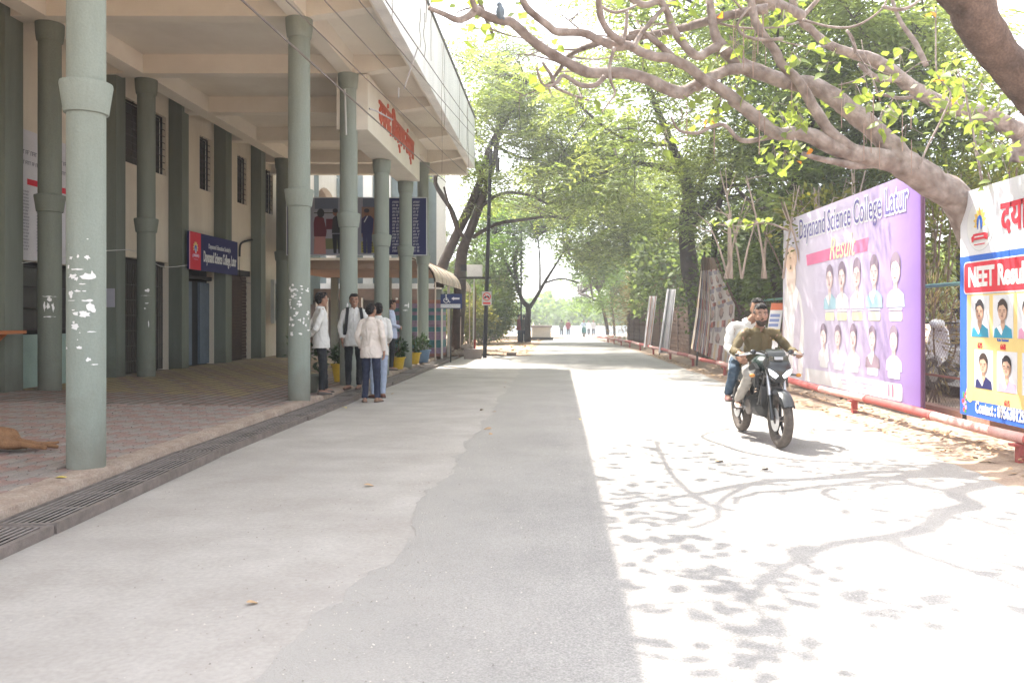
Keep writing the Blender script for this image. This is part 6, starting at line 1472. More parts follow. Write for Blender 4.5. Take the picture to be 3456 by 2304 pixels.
person(foot(899,846,20.4,.13), 'person in a light blue shirt partly hidden behind the third slim column',
       dict(lw=(-.12,-.22,1.05), rw=(.10,-.22,1.03), le=(-.26,-.02,1.13), re=(.26,-.02,1.12), lhd=(1,-.3,0), rhd=(-1,-.3,0)),
       shirt=m_slb, trous=m_tb, shoe=m_sh2, rz=rad(100), scale=1.0, vox=.012, fine=False)
# ------------------------------------------------------------------ the motorcycle, its rider and passenger
M_blk = mat('bike_black',(0.015,0.016,0.017),.3,var=.2,spec=.5,coat=.5); M_grn = mat('bike_dark_green',(0.018,0.032,0.028),.25,spec=.5,coat=.6,var=.2); M_rub = mat('tyre_rubber',(0.10,0.085,0.075),.9,var=.25,scale=20,bump=.4,bscale=90)
M_chr = mat('bike_silver',(0.50,0.51,0.53),.3,metal=.8,var=.1); M_eng = mat('engine_grey',(0.07,0.07,0.07),.5,metal=.5,var=.3); M_alu = mat('dusty_alloy',(0.30,0.27,0.25),.5,metal=.4,var=.2)
M_lamp = bpy.data.materials.new('lit_lamp'); M_lamp.use_nodes = True; bs = M_lamp.node_tree.nodes['Principled BSDF']; bs.inputs['Base Color'].default_value = (.8,.8,.85,1); bs.inputs['Emission Color'].default_value = (.9,.94,1,1); bs.inputs['Emission Strength'].default_value = 1.2
HB = math.atan2(.12,1.29); BX, BY = 2.335, 9.53
bike = thing('motorcycle', (BX, BY, 0.012), 'black naked motorcycle with two lit angular headlamps, coming towards the camera', 'motorcycle', None, HB)
def wheel(cy, name, disc, steer=0):
    w = MB(); R0, r0 = .248, .052; n, k = 48, 14
    N0 = 0
    for i in range(n):
        A = 2*math.pi*i/n
        for q in range(k):
            B_ = 2*math.pi*q/k; rr = R0 + r0*1.06*math.cos(B_); w.v.append((r0*.98*math.sin(B_), cy+rr*math.cos(A), .305+rr*math.sin(A)))
    for i in range(n):
        for q in range(k):
            a = i*k+q; b_ = i*k+(q+1)%k; c_ = ((i+1)%n)*k+(q+1)%k; d_ = ((i+1)%n)*k+q; w.f.append((a,d_,c_,b_)); w.m.append(0)
    o = w.build(name, M_rub, bike, local=True, smooth=True)
    r = MB(); r.lathe([(.218,-.028),(.205,-.02),(.203,.02),(.218,.028),(.226,.03),(.226,-.03)], (0,cy,.305), 40, axis='x', cap=False); r.build('rim', M_blk, o, local=True, smooth=True)
    for i in range(5):
        A = 2*math.pi*i/5+.3
        for dA in (-.10,.10): 
            s = MB(); s.tube([(0,cy+.03*math.cos(A),.305+.03*math.sin(A)),(0,cy+.207*math.cos(A+dA),.305+.207*math.sin(A+dA))], [.016,.010], 6); s.build('spoke', M_blk, o, local=True)
    MB().lathe([(.035,-.05),(.035,.05)], (0,cy,.305), 16, axis='x').build('hub', M_alu, o, local=True, smooth=True)
    if disc: MB().lathe([(.045,-.062),(.125,-.062),(.125,-.057),(.045,-.057)], (0,cy,.305), 30, axis='x', cap=False).build('brake_disc', M_chr, o, local=True); MB().box((-.09,cy+.04,.36),(-.045,cy+.10,.46)).build('caliper', M_blk, o, local=True)
    return o
wheel(-.66,'front_wheel',True); wheel(.66,'rear_wheel',True)
for sx in (-1,1):
    f = MB(); f.tube([(sx*.085,-.655,.30),(sx*.088,-.58,.56)], .026, 12); f.build('fork_slider', M_blk, bike, local=True, smooth=True)
    f = MB(); f.tube([(sx*.088,-.58,.55),(sx*.09,-.47,.92)], .019, 12); f.build('fork_tube', M_chr, bike, local=True, smooth=True)
    MB().tube([(sx*.09,.66,.30),(sx*.10,.50,.62)], .03, 10).build('shock', M_eng, bike, local=True, smooth=True)
# front mudguard
g_ = MB(); n = 12
rings = []
for i in range(n+1):
    A = rad(28+ (150-28)*i/n); rr = .325
    rings.append([(x_, -.66+ (rr+dz)*math.cos(A), .305+(rr+dz)*math.sin(A)) for x_, dz in ((-.068,-.05),(-.060,-.01),(-.03,.008),(.03,.008),(.060,-.01),(.068,-.05),(.058,-.05),(.05,-.018),(.0,-.004),(-.05,-.018),(-.058,-.05))])
g_.loft(rings); g_.build('mudguard', M_blk, bike, local=True, smooth=True)
# headlamp cowl
c = MB(); c.loft([[Vector((x_*w, y_, z_+zz_*h_)) for x_, zz_ in ((-1,.5),(-.75,1),(.75,1),(1,.5),(.72,-.4),(.35,-1),(-.35,-1),(-.72,-.4))] for (w, y_, z_, h_) in ((.05,-.665,.80,.05),(.125,-.64,.80,.10),(.150,-.58,.82,.13),(.14,-.50,.86,.12),(.10,-.44,.90,.08))])
cw = c.build('headlamp_cowl', M_blk, bike, local=True, smooth=True)
for sx in (-1,1):
    l = MB(); l.loft([[Vector((sx*x_, y_, z_)) for x_, z_ in pts] for y_, pts in ((-.655,[(.018,.775),(.05,.745),(.115,.790),(.128,.852),(.06,.812)]),(-.678,[(.028,.775),(.05,.755),(.108,.796),(.118,.842),(.058,.806)]))])
    l.build('headlamp', M_lamp, cw, local=True, smooth=False)
    MB().loft([[Vector((sx*x_, y_, z_)) for x_, z_ in ((.015,.86),(.13,.90),(.10,.99),(.03,.97))] for y_ in (-.60,-.585)]).build('cowl_wing', M_grn, cw, local=True)
    MB().tube([(sx*.15,-.50,.78),(sx*.24,-.51,.77)], .012, 6).build('indicator_stalk', M_blk, bike, local=True)
    MB().ball((sx*.26,-.515,.77), (.034,.022,.022), 8, 6).build('indicator', mat('indicator_amber',(0.5,0.22,0.05),.4), bike, local=True, smooth=True)
MB().loft([[Vector((x_*w, y_, z_)) for x_ in (-1,1)] + [Vector((x_*w, y_+.03, z_+.045)) for x_ in (1,-1)] for w,y_,z_ in ((.055,-.60,.93),(.10,-.575,.97),(.105,-.50,1.00),(.06,-.46,1.01))]).build('instrument_pod', M_blk, bike, local=True, smooth=True)
MB().box((-.045,-.625,.945),(.045,-.60,.975)).build('badge_plate', mat('badge_grey',(0.45,0.47,0.5),.4), bike, local=True)
# bars
for sx in (-1,1):
    MB().tube(smooth_path([(0,-.44,.97),(sx*.10,-.44,.99),(sx*.20,-.40,1.01),(sx*.37,-.32,.985)],3), .011, 8).build('handlebar', M_chr, bike, local=True, smooth=True)
    MB().tube([(sx*.26,-.378,1.0),(sx*.385,-.315,.983)], .018, 10).build('grip', M_blk, bike, local=True, smooth=True)
    MB().tube(smooth_path([(sx*.22,-.40,1.005),(sx*.27,-.45,1.0),(sx*.37,-.395,.985)],3), .007, 6).build('lever', M_chr, bike, local=True)
    MB().tube(smooth_path([(sx*.20,-.42,1.02),(sx*.14,-.56,1.02),(sx*.09,-.56,.85),(sx*.08,-.52,.65)],4), .005, 5).build('cable', M_blk, bike, local=True)
    MB().ball((sx*.215,-.41,1.02),(.035,.03,.03),8,6).build('switch_box', M_blk, bike, local=True)
# tank, seat, side panels, engine
tk = MB(); tk.loft([[Vector((w*math.cos(a)*(1 if math.sin(a)>-.2 else .8), y_, z_+h_*math.sin(a))) for a in [2*math.pi*q/16 for q in range(16)]] for y_,z_,w,h_ in ((-.40,.86,.05,.05),(-.36,.86,.12,.09),(-.25,.87,.165,.125),(-.10,.87,.16,.12),(.02,.83,.125,.085),(.08,.80,.10,.05))]); tk.build('tank', M_grn, bike, local=True, smooth=True)
for sx in (-1,1):
    s = MB(); s.loft([[Vector((sx*x_, y_, z_)) for y_, z_ in ((-.42,.84),(-.30,.90),(-.16,.84),(-.22,.70),(-.38,.62))] for x_ in (.145,.185)]); s.build('shroud', M_blk, bike, local=True)
    s = MB(); s.loft([[Vector((sx*x_, y_, z_)) for y_, z_ in ((-.40,.83),(-.22,.80),(-.30,.74))] for x_ in (.184,.19)]); s.build('shroud_flash', M_chr, bike, local=True)
    s = MB(); s.loft([[Vector((sx*x_, y_, z_)) for y_, z_ in ((.08,.75),(.50,.80),(.62,.86),(.40,.66),(.12,.58))] for x_ in (.07,.12)]); s.build('side_panel', M_grn, bike, local=True)
    MB().tube([(sx*.14,.20,.36),(sx*.25,.19,.355)], .014, 6).build('foot_peg', M_eng, bike, local=True); MB().tube([(sx*.14,.52,.44),(sx*.25,.51,.44)], .014, 6).build('foot_peg', M_eng, bike, local=True)
    MB().tube([(sx*.09,-.40,.78),(sx*.11,-.30,.45),(sx*.10,.05,.30),(sx*.10,.25,.36),(sx*.09,.20,.72)], .018, 8).build('frame_tube', M_blk, bike, local=True, smooth=True)
    MB().tube([(sx*.075,.18,.34),(sx*.075,.66,.305)], .022, 8).build('swingarm', M_blk, bike, local=True, smooth=True)
st = MB(); st.loft([[Vector((w*math.cos(a), y_, z_+h_*math.sin(a))) for a in [2*math.pi*q/14 for q in range(14)]] for y_,z_,w,h_ in ((.02,.79,.08,.03),(.12,.77,.12,.045),(.30,.78,.13,.045),(.42,.83,.12,.05),(.62,.87,.10,.045),(.76,.89,.05,.02))]); st.build('seat', M_bag if False else mat('bag_black',(0,0,0)), bike, local=True, smooth=True)
e = MB(); e.loft([[Vector((w*math.cos(a), y_, z_+h_*math.sin(a))) for a in [2*math.pi*q/12+.26 for q in range(12)]] for y_,z_,w,h_ in ((-.30,.42,.08,.06),(-.24,.40,.14,.12),(.02,.40,.15,.13),(.18,.40,.13,.10),(.24,.40,.06,.05))]); en = e.build('engine', M_eng, bike, local=True, smooth=True)
for i in range(7): MB().box((-.10,-.30+.0*i,.50+.03*i),(.10,-.10,.512+.03*i), rot=Matrix.Rotation(rad(-15),3,'X')).build('fin', M_eng, en, local=True)
for sx in (-1,1): MB().lathe([(.085,0),(.085,.02),(.06,.035)], (sx*.15,-.02,.38), 18, axis='x').build('engine_cover', M_alu, en, local=True, smooth=True)
MB().box((-.12,-.40,.44),(.12,-.36,.64)).build('radiator', M_eng, bike, local=True)
MB().tube(smooth_path([(.06,-.30,.45),(.07,-.38,.34),(.10,-.20,.22),(.14,.15,.24)],4), .022, 10).build('exhaust_pipe', M_alu, bike, local=True, smooth=True)
MB().tube([(.14,.12,.24),(.15,.25,.28),(.17,.62,.44)], [.03,.05,.045], 12).build('silencer', M_blk, bike, local=True, smooth=True)
MB().loft([[Vector((x_*w, y_, z_)) for x_ in (-1,1)] + [Vector((x_*w, y_, z_-.03)) for x_ in (1,-1)] for w,y_,z_ in ((.09,.60,.84),(.07,.85,.80),(.07,1.0,.62))]).build('tail_guard', M_blk, bike, local=True)
MB().tube([(-.10,.60,.90),(-.11,.80,.94),(.11,.80,.94),(.10,.60,.90)], .012, 6).build('grab_rail', M_blk, bike, local=True)
M_ol = mat('shirt_olive',(0.135,0.105,0.050),.75,col2=(0.10,0.078,0.038),scale=5,bump=.15,bscale=25,trans=.1); M_khk = mat('trousers_grey',(0.36,0.34,0.31),.8,var=.12,bump=.1); M_den = mat('jeans_blue',(0.045,0.075,0.115),.8,var=.25,bump=.15,bscale=50); M_shw = mat('shoe_pale',(0.50,0.47,0.45),.6,var=.1); M_shd = mat('shoe_maroon',(0.20,0.08,0.08),.6,var=.2)
person((BX,BY,.012), 'bearded rider in an olive shirt and pale trousers holding the motorcycle handlebar',
   dict(hip=(0,.14,.84), lh=(-.095,.12,.83), rh=(.095,.12,.83), lk=(-.19,-.20,.74), rk=(.19,-.20,.74), la=(-.205,.16,.445), ra=(.205,.16,.445), lf=(-.15,-1,-.05), rf=(.15,-1,-.05),
        chest=(0,.07,1.03), ls=(-.185,.02,1.215), rs=(.185,.02,1.215), neck=(0,.0,1.265), head=(0,-.045,1.425), le=(-.335,-.08,1.02), re=(.335,-.08,1.02), lw=(-.325,-.27,1.0), rw=(.325,-.27,1.0),
        lhd=(.03,-1,.04), rhd=(-.03,-1,.04), lhn=(0,-.1,-1), rhn=(0,-.1,-1)),
   shirt=M_ol, trous=M_khk, shoe=M_shw, rz=HB, beard=True, vox=.008, head_yaw=rad(-8), curl=.75, tuck=True, sleeve=1.0, hairs=1.12)
person((BX,BY,.012), 'passenger in white shirt and blue jeans seated behind the olive-shirted rider',
   dict(hip=(-.03,.50,.91), lh=(-.12,.48,.90), rh=(.065,.48,.90), lk=(-.24,.18,.80), rk=(.20,.18,.80), la=(-.235,.45,.50), ra=(.235,.45,.50), lf=(-.2,-1,-.05), rf=(.2,-1,-.05),
        chest=(-.03,.44,1.11), ls=(-.21,.38,1.29), rs=(.14,.40,1.30), neck=(.0,.37,1.345), head=(.075,.29,1.50), le=(-.285,.30,1.05), re=(.24,.30,1.05), lw=(-.22,.10,.93), rw=(.18,.10,.93), lhd=(.3,-1,-.3), rhd=(-.3,-1,-.3), lhn=(1,0,-.2), rhn=(-1,0,-.2)),
   shirt=m_sw, trous=M_den, shoe=M_shd, rz=HB, head_yaw=rad(-15), vox=.009, tuck=False)
# ------------------------------------------------------------------ people far down the road
def far(u, Y, label, sh, tr, rz=0, sc=1.0, walk=1, group='pedestrians far down the road'):
    X = (u-1279.5)/1899*Y
    return person((X,Y,gz(Y)+.01), label, dict(lk=(-.09,-.10*walk,.50), rk=(.09,.03,.49), la=(-.09,-.16*walk,.09), ra=(.09,.18*walk,.12), lw=(-.27,.08,.88), rw=(.27,-.12,.90)), shirt=sh, trous=tr, shoe=m_sh2, rz=rz, scale=sc, vox=.022, fine=False, hands=False, collar=False, group=group)
m_mar = mat('shirt_maroon',(0.20,0.03,0.04),.8); m_dkg = mat('shirt_dark',(0.10,0.10,0.09),.8)
far(1290,84,'pedestrian in dark green top, left of the two walking together far away',mat('shirt_green_grey',(0.12,0.14,0.10),.8),m_tb,rad(180))
far(1305,84,'pedestrian in a maroon top walking beside the dark green one far away',m_mar,m_tb,rad(175))
far(1352,92,'distant pedestrian in white right behind the scooter rider',m_sw,m_tb,rad(10))
far(1363,88,'distant pedestrian in grey and dark trousers, rightmost of the far group',mat('shirt_grey',(0.42,0.42,0.42),.8),m_tb,rad(0))
far(1192,50,'person in a dark red shirt standing at the edge of the dusty clearing',m_mar,m_tn,rad(90),1.02,.3)
far(1203,50.5,'person half turned beside the white board in the clearing',m_dkg,m_tn,rad(200),1.0,.3)
# scooter builder
def scooter(loc, label, rz, body, group=None):
    t = thing('scooter', loc, label, 'scooter', group, rz)
    for cy in (-.60,.60):
        w = MB(); w.lathe([(.13,-.045),(.20,-.055),(.235,-.035),(.245,0),(.235,.035),(.20,.055),(.13,.045)], (0,cy,.245), 26, axis='x'); o = w.build('wheel', M_rub, t, local=True, smooth=True)
        MB().lathe([(.12,-.055),(.12,.055)], (0,cy,.245), 18, axis='x').build('rim', M_alu, o, local=True)
    a = MB(); a.loft([[Vector((x_*w, y_, z_)) for x_ in (-1,-.5,.5,1)] + [Vector((x_*w*.9, y_+.05, z_)) for x_ in (1,-1)] for w,y_,z_ in ((.06,-.52,.36),(.17,-.46,.48),(.20,-.42,.70),(.15,-.40,.92),(.08,-.42,1.0))]); a.build('apron', body, t, local=True, smooth=True)
    MB().loft([[Vector((w*math.cos(q), -.60+.30*math.cos(p_)*1.0, .245+.30*math.sin(p_)+.0)) for q in (0,1.57,3.14)] for p_, w in ((.5,.05),(1.0,.075),(1.6,.08),(2.2,.06))], cap=False).build('front_guard', body, t, local=True, smooth=True)
    h = MB(); h.ball((0,-.44,1.03), (.13,.09,.075), 14, 8); ho = h.build('handle_cowl', body, t, local=True, smooth=True)
    MB().ball((0,-.515,1.03), (.075,.03,.05), 12, 6).build('headlamp', mat('lens',(0.7,0.72,0.75),.2), ho, local=True, smooth=True)
    for sx in (-1,1):
        MB().tube([(sx*.10,-.42,1.04),(sx*.33,-.36,1.04)], .016, 8).build('handlebar', M_blk, t, local=True)
        MB().tube([(sx*.20,-.40,1.06),(sx*.26,-.40,1.20)], .006, 5).build('mirror_stem', M_blk, t, local=True)
        MB().ball((sx*.28,-.40,1.23), (.055,.012,.038), 10, 6).build('mirror', M_blk, t, local=True)
    MB().box((-.15,-.42,.28),(.15,.10,.33)).build('floorboard', M_blk, t, local=True)
    b = MB(); b.loft([[Vector((w*math.cos(q), y_, z_+h_*math.sin(q))) for q in [2*math.pi*k/12 for k in range(12)]] for y_,z_,w,h_ in ((.02,.50,.10,.12),(.12,.52,.17,.20),(.45,.56,.19,.18),(.78,.66,.12,.10),(.88,.70,.04,.04))]); b.build('body', body, t, local=True, smooth=True)
    b = MB(); b.loft([[Vector((w*math.cos(q), y_, z_+.045*math.sin(q))) for q in [2*math.pi*k/10 for k in range(10)]] for y_,z_,w in ((.02,.74,.10),(.15,.76,.14),(.45,.79,.14),(.75,.80,.10))]); b.build('seat', M_blk, t, local=True, smooth=True)
    return t
M_scw = mat('scooter_white',(0.72,0.72,0.73),.3,coat=.4); M_scg = mat('scooter_silver',(0.35,0.36,0.38),.35,metal=.3); M_sct = mat('scooter_teal',(0.05,0.20,0.20),.4)
scooter((6.35,13.2,.29), 'white scooter parked behind the chain link fence between the banners', rad(-60), M_scw, 'scooters parked behind the fence')
scooter((7.3,14.6,.29), 'silver scooter parked behind the white one beyond the fence', rad(-60), M_scg, 'scooters parked behind the fence')
scooter((7.0,12.6,.29), 'dark scooter whose seat shows right of the white scooter', rad(-55), M_blk, 'scooters parked behind the fence')
Y = 80; X = (1341-1279.5)/1899*Y
scooter((X,Y,gz(Y)+.01), 'distant teal scooter coming up the middle of the road', rad(3), M_sct)
person((X,Y,gz(Y)+.01), 'distant rider in pale blue on the teal scooter', dict(hip=(0,.2,.86), lh=(-.1,.2,.85), rh=(.1,.2,.85), lk=(-.16,-.22,.72), rk=(.16,-.22,.72), la=(-.14,-.18,.38), ra=(.14,-.18,.38), chest=(0,.16,1.14), ls=(-.18,.12,1.33), rs=(.18,.12,1.33), neck=(0,.10,1.385), head=(0,.07,1.54), le=(-.30,-.05,1.12), re=(.30,-.05,1.12), lw=(-.29,-.32,1.05), rw=(.29,-.32,1.05)), shirt=m_slb, trous=m_tb, shoe=m_sh2, rz=rad(3), vox=.02, fine=False, hands=False, collar=False)
# ------------------------------------------------------------------ sleeping dog at the left edge
M_dog = mat('dog_fur',(0.34,0.19,0.10),.95,col2=(0.24,0.125,0.065),scale=14,bump=.9,bscale=120,fine=.2,fscale=120)
dz = fz(-5.8)
D = thing('dog', (-5.27,7.72,dz), 'ginger dog asleep on its side on the pavers at the left edge', 'dog')
b = MB(); z0 = 0.006
b.loft([[Vector((x_, y_+w*math.cos(a), z0+1.25*h_+1.25*h_*.98*math.sin(a))) for a in [2*math.pi*q/18 for q in range(18)]] for x_, y_, w, h_ in ((-.78,.02,.05,.04),(-.72,.02,.10,.075),(-.55,.0,.135,.095),(-.38,-.02,.14,.10),(-.15,-.02,.115,.085),(.05,0,.12,.085),(.17,.02,.10,.075),(.24,.03,.04,.035))])
for (pts, rs) in (([(.10,-.06,.10),(.22,-.14,.075),(.30,-.04,.05),(.42,-.02,.030),(.52,-.05,.022)],[.075,.055,.030,.022,.022]),([(.12,.04,.06),(.26,.02,.05),(.36,.08,.035),(.48,.06,.026),(.58,.03,.022)],[.07,.05,.028,.020,.020]),
                  ([(-.50,-.10,.08),(-.38,-.26,.05),(-.22,-.34,.035),(-.06,-.36,.028)],[.06,.04,.026,.022]),([(-.55,-.06,.05),(-.48,-.24,.04),(-.34,-.38,.03),(-.18,-.44,.025)],[.055,.038,.024,.022]),
                  ([(-.72,.02,.08),(-.86,.0,.085),(-.95,-.02,.08)],[.07,.062,.06]), ([(-.95,-.02,.08),(-1.03,-.06,.075),(-1.10,-.12,.05)],[.062,.042,.030]), ([(.22,.05,.06),(.34,.16,.03),(.42,.28,.02),(.38,.38,.018)],[.028,.022,.018,.010])):
    capsule(b, pts, rs, 10)
for q in ((-.93,.05,.12),(-.95,-.08,.12)): b.ball(q, (.03,.015,.045), 8, 6)
remesh(b, 'body', M_dog, D, .010, 2, wr=.004, ws=30)
MB().ball((-1.115,-.135,.05), .014, 8, 6).build('nose', M_hairb, D, local=True)
# ------------------------------------------------------------------ clearing on the left, far end of the road
t = thing('water_tank', px(1235,770,62), 'grey concrete tank with a white front beside the forked tree', 'tank')
q = px(1222,775,62); MB().box((q.x,62,gz(62)),(q.x+1.4,64,gz(62)+.95)).build('body', mat('tank_wall',(0.55,0.50,0.45),.9), t); MB().box((q.x-.08,61.9,gz(62)+.951),(q.x+1.5,64.1,gz(62)+1.1)).build('lid', mat('footing_grey',(.2,.2,.2)), t); MB().box((q.x-.1,61.95,gz(62)-.02),(q.x+1.6,61.99,gz(62)+.22)).build('base', mat('tank_base',(0.06,0.055,0.05),.9), t)
t = thing('white_board', px(1207,770,52), 'white display board leaning by the people in the clearing', 'board')
q = px(1199,779,52); MB().box((q.x,52,gz(52)+.05),(q.x+.55,52.05,gz(52)+1.25)).build('panel', m_white, t); MB().box((q.x-.1,51.98,gz(52)+1.25),(q.x+.6,52.1,gz(52)+1.45)).build('top', M_bp, t); MB().box((q.x,52.06,gz(52)-.05),(q.x+.04,52.1,gz(52)+1.25)).build('leg', M_iron, t)
t = thing('thin_pole', gbase(1197,50), 'thin dark pole rising beside the forked tree', 'pole'); MB().tube([gbase(1197,50), px(1197,530,50)], .05, 8).build('shaft', M_bp, t, smooth=True)
M_sand = mat('sand_heap',(0.55,0.44,0.34),.95,var=.15,bump=.4)
b = MB(); c = px(1262,775,72); 
for i in range(8):
    pass
b.loft([[Vector((c.x-1.0+ r*2.6*math.cos(a)*(1+.2*N1(a*2)), 72+r*1.5*math.sin(a), gz(72)-.05+h_*(1+.2*N1(a*3,h_)))) for a in [2*math.pi*k/24 for k in range(24)]] for r, h_ in ((1,0),(.75,.25),(.5,.5),(.25,.68),(.06,.74))]); tag(b.build('sand_heap', M_sand, smooth='full'), 'pale heap of sand at the left edge of the far road', 'sand heap')
t = thing('far_wall', (0,108,gz(108)), 'pale blue-white boundary wall with railings across the far end', 'wall')
for k in range(14): MB().box((-21+3*k,108,gz(108)-.3),(-18.03+3*k,108.2,gz(108)+1.15)).build('panel', mat('far_wall_pale',(0.55,0.64,0.70),.8,var=.08), t)


strip('cross_road', mat('pale_road',(0.42,0.38,0.35),.9), lambda y: -30, lambda y: 30, [100,106], lambda x,y: gz(y)+.02, label='pale cross road at the far end')
t = thing('red_barrier', px(1400,772,60), 'low pink and white barrier at the right end of the pipe', 'barrier')
for k in range(5): q = px(1393+9*k,778,56-1.2*k); MB().box((q.x,q.y,gz(56)),(q.x+.22,q.y+.6,gz(56)+.42)).build('block', M_pr2 if k%2 else mat('barrier_white',(0.7,0.66,0.62),.8), t)
# rubble beside the leaning tree
t = thing('rubble_heap', (-3.3,31.5,0), 'heap of broken stones at the foot of the leaning tree', 'rubble')
g_ = random.Random(21)
for k in range(26):
    u = g_.uniform(1020,1078); q = px(u, 812, g_.uniform(30.2,32)); s_ = g_.uniform(.08,.17); o = MB()
    o.ball((q.x,q.y,s_*.6+(.22 if k%3==0 else 0)), (s_*g_.uniform(.8,1.5),s_,s_*g_.uniform(.6,1)), 7, 5); o.v = [tuple(Vector(v)*(1) + Vector((N1(v[0]*9,v[1]*9,v[2]*9)*.05,0,N1(v[2]*9,v[0]*9)*.05))) for v in o.v]; o.build('stone', mat('rubble_stone',(0.30,0.25,0.21),.95,var=.3,bump=.5), t)
o = MB().box((-1.9-.0,31.2,0),(-1.55,31.6,.12)).build('loose_block', mat('footing_grey',(.2,.2,.2))); tag(o, 'small grey concrete block lying on the ground right of the black pole', 'block')
# grit on the road and hairline cracks in the concrete
gg = np.random.default_rng(41); n = 2600; Yg = 2.6 + 14*gg.random(n)**1.6; Xg = np.where(gg.random(n) < .55, -1.0+.5*gg.normal(size=n), gg.uniform(-3.2,3.6,n)); sg = gg.uniform(.003,.007,n)[:,None]; C = np.stack([Xg,Yg,np.full(n,.010)],1)
T4 = np.array([[1,0,0],[-.5,.87,0],[-.5,-.87,0],[0,0,.9]]); V = (C[:,None,:] + T4[None]*sg[:,None,:]).reshape(-1,3); base_ = np.arange(n)[:,None,None]*4; F = (base_ + np.array([[0,1,3],[1,2,3],[2,0,3]])[None]).reshape(-1,3)
tag(npmesh('road_grit', V, F, mat('grit_stone',(0.40,0.36,0.32),.95,island=.5)), 'fine grit scattered over the road', kind='stuff')
ck = MB()
for k, (x0, y0, x1, y1) in enumerate([(-3.36,9.2,-1.2,8.8),(-3.36,14.6,-1.0,15.0)]):
    prev = None; m_ = 46
    for i in range(m_+1):
        t_ = i/m_; d = Vector((x1-x0, y1-y0, 0)).normalized(); nn = Vector((-d.y, d.x, 0)); c = Vector((x0+(x1-x0)*t_, y0+(y1-y0)*t_, .0035+gz(y0))) + nn*(.10*N1(t_*5,k*3)+.035*N1(t_*23,k*5)); w_ = .0022*(.4+abs(N1(t_*14,k)))
        if prev: ck.face([prev[0]-nn*prev[1], prev[0]+nn*prev[1], c+nn*w_, c-nn*w_])
        prev = (c, w_)
tag(ck.build('concrete_cracks', mat('crack_dark',(0.20,0.175,0.155),.95)), 'hairline cracks across the concrete apron', kind='stuff')
# fallen leaves
M_lf = mat('fallen_leaf',(0.36,0.24,0.14),.8,var=.45,scale=9,island=.3); M_lfy = mat('fallen_leaf_yellow',(0.62,0.50,0.12),.7,var=.2)
LFm = leaf_mesh('dry_leaf', M_lf, .12, .032); LFy = leaf_mesh('yellow_leaf', M_lfy, .12, .035)
def lay(u, v, l, yel=False, z=None, s=1.0):
    ppm = (v-731.6)/1.4; X, Y = (u-1279.5)/ppm, 1899/ppm
    o = bpy.data.objects.new('fallen_leaf', LFy if yel else LFm); COL.objects.link(o); o.location = (X,Y,(z if z is not None else .012)+.004); o.rotation_euler = (g_.uniform(-.25,.15),g_.uniform(-.3,.3),g_.uniform(0,6)); o.scale = (s,)*3
    return tag(o, l, 'leaf', 'fallen leaves on the ground')
g_ = random.Random(33)
lay(835,1117,'tan fallen leaf in the middle of the concrete apron',s=.8); lay(565,1390,'pale fallen leaf low on the concrete, toward the bottom of the photo',s=.6)
lay(787,937,'yellow leaf lying beside the grating near the students',True); lay(1648,1063,'curled tan leaf on the sunlit asphalt below the motorcycle',s=1.2); lay(1752,1080,'second curled leaf under the branch shadow, right of the first')
lay(1872,994,'orange leaf on the sunny verge right of the front wheel',True); lay(1328,963,'small yellow leaf on the shadow edge of the porch roof',True,s=.7)
lay(126,1135,'yellow leaf stuck on the mortar kerb left of the front column',True,z=.128)
for k,(u,v,l) in enumerate([(1112,943,'leftmost of the two dry leaves side by side on the asphalt edge'),(1140,948,'dry leaf just right of its twin on the asphalt edge'),(1130,986,'dry leaf in the middle of the worn edge, above its near neighbour'),(1128,997,'dry leaf lying closest below another on the worn edge'),(1162,890,'brown leaf on the edge strip farther up the road'),(1160,879,'farthest brown leaf on the edge strip'),(905,905,'leaf on the concrete right of the person in cream'),(935,880,'small leaf on the concrete beyond the group of students')]):
    lay(u,v,l,False,s=g_.uniform(.6,1))
gn = np.random.default_rng(4); n = 2000
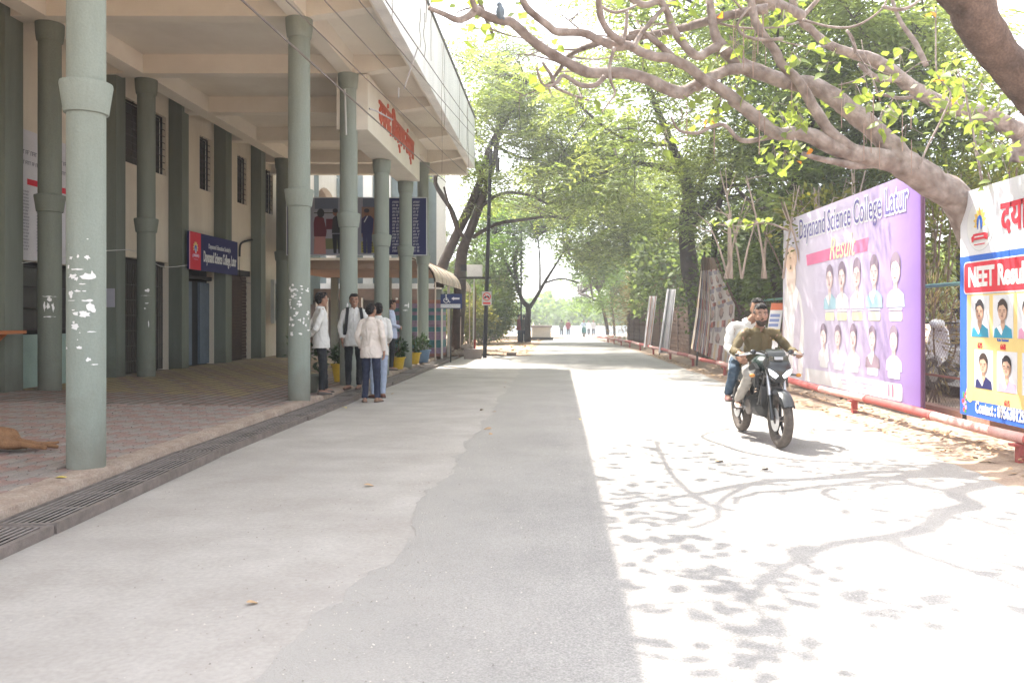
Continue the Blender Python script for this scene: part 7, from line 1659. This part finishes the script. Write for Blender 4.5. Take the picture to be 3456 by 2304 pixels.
Yl = gn.uniform(5,32,n); Xl = 4.02-.0252*Yl + np.abs(gn.normal(size=n))*.45 + .25; C = np.stack([Xl, Yl, np.where(Xl>4.2,.10,.01)+.01*gn.random(n)],1)
a = gn.uniform(0,6.28,n); q = np.stack([np.cos(a),np.sin(a),gn.uniform(-.3,.3,n)],1); p_ = np.stack([-np.sin(a),np.cos(a),gn.uniform(-.3,.3,n)],1); s_ = gn.uniform(.025,.065,n)[:,None]
V = np.stack([C-q*s_, C+p_*s_*.4, C+q*s_, C-p_*s_*.4],1).reshape(-1,3)
tag(npmesh('leaf_litter', V, np.arange(4*n).reshape(n,4), M_lf), 'dry leaf litter along the foot of the banners', kind='stuff')
n = 900; Yl = gn.uniform(30,70,n); Xl = gn.uniform(-7,-1,n); C = np.stack([Xl,Yl,-.010*np.maximum(0,Yl-40)+.06+.03*gn.random(n)],1); s_ = gn.uniform(.05,.14,n)[:,None]; a = gn.uniform(0,6.28,n); q = np.stack([np.cos(a),np.sin(a),gn.uniform(-.3,.3,n)],1); p_ = np.stack([-np.sin(a),np.cos(a),gn.uniform(-.3,.3,n)],1)
V = np.stack([C-q*s_, C+p_*s_*.5, C+q*s_, C-p_*s_*.5],1).reshape(-1,3)
tag(npmesh('ground_litter', V, np.arange(4*n).reshape(n,4), M_lf), 'brown litter on the dusty clearing', kind='stuff')
# ------------------------------------------------------------------ air
hz = MB().box((-40,-6,-3.5),(60,165,22)).build('haze', mat('haze_tmp',(1,1,1)))
m = bpy.data.materials.new('haze_air'); m.use_nodes = True; n = m.node_tree; n.nodes.clear()
o = n.nodes.new('ShaderNodeOutputMaterial'); v = n.nodes.new('ShaderNodeVolumePrincipled'); v.inputs['Density'].default_value = 0.0022; v.inputs['Color'].default_value = (0.93,0.96,1,1); v.inputs['Anisotropy'].default_value = 0.3
n.links.new(v.outputs[0], o.inputs['Volume']); hz.data.materials.clear(); hz.data.materials.append(m); hz['kind'] = 'stuff'; hz['label'] = 'thin bright haze in the air of the street'
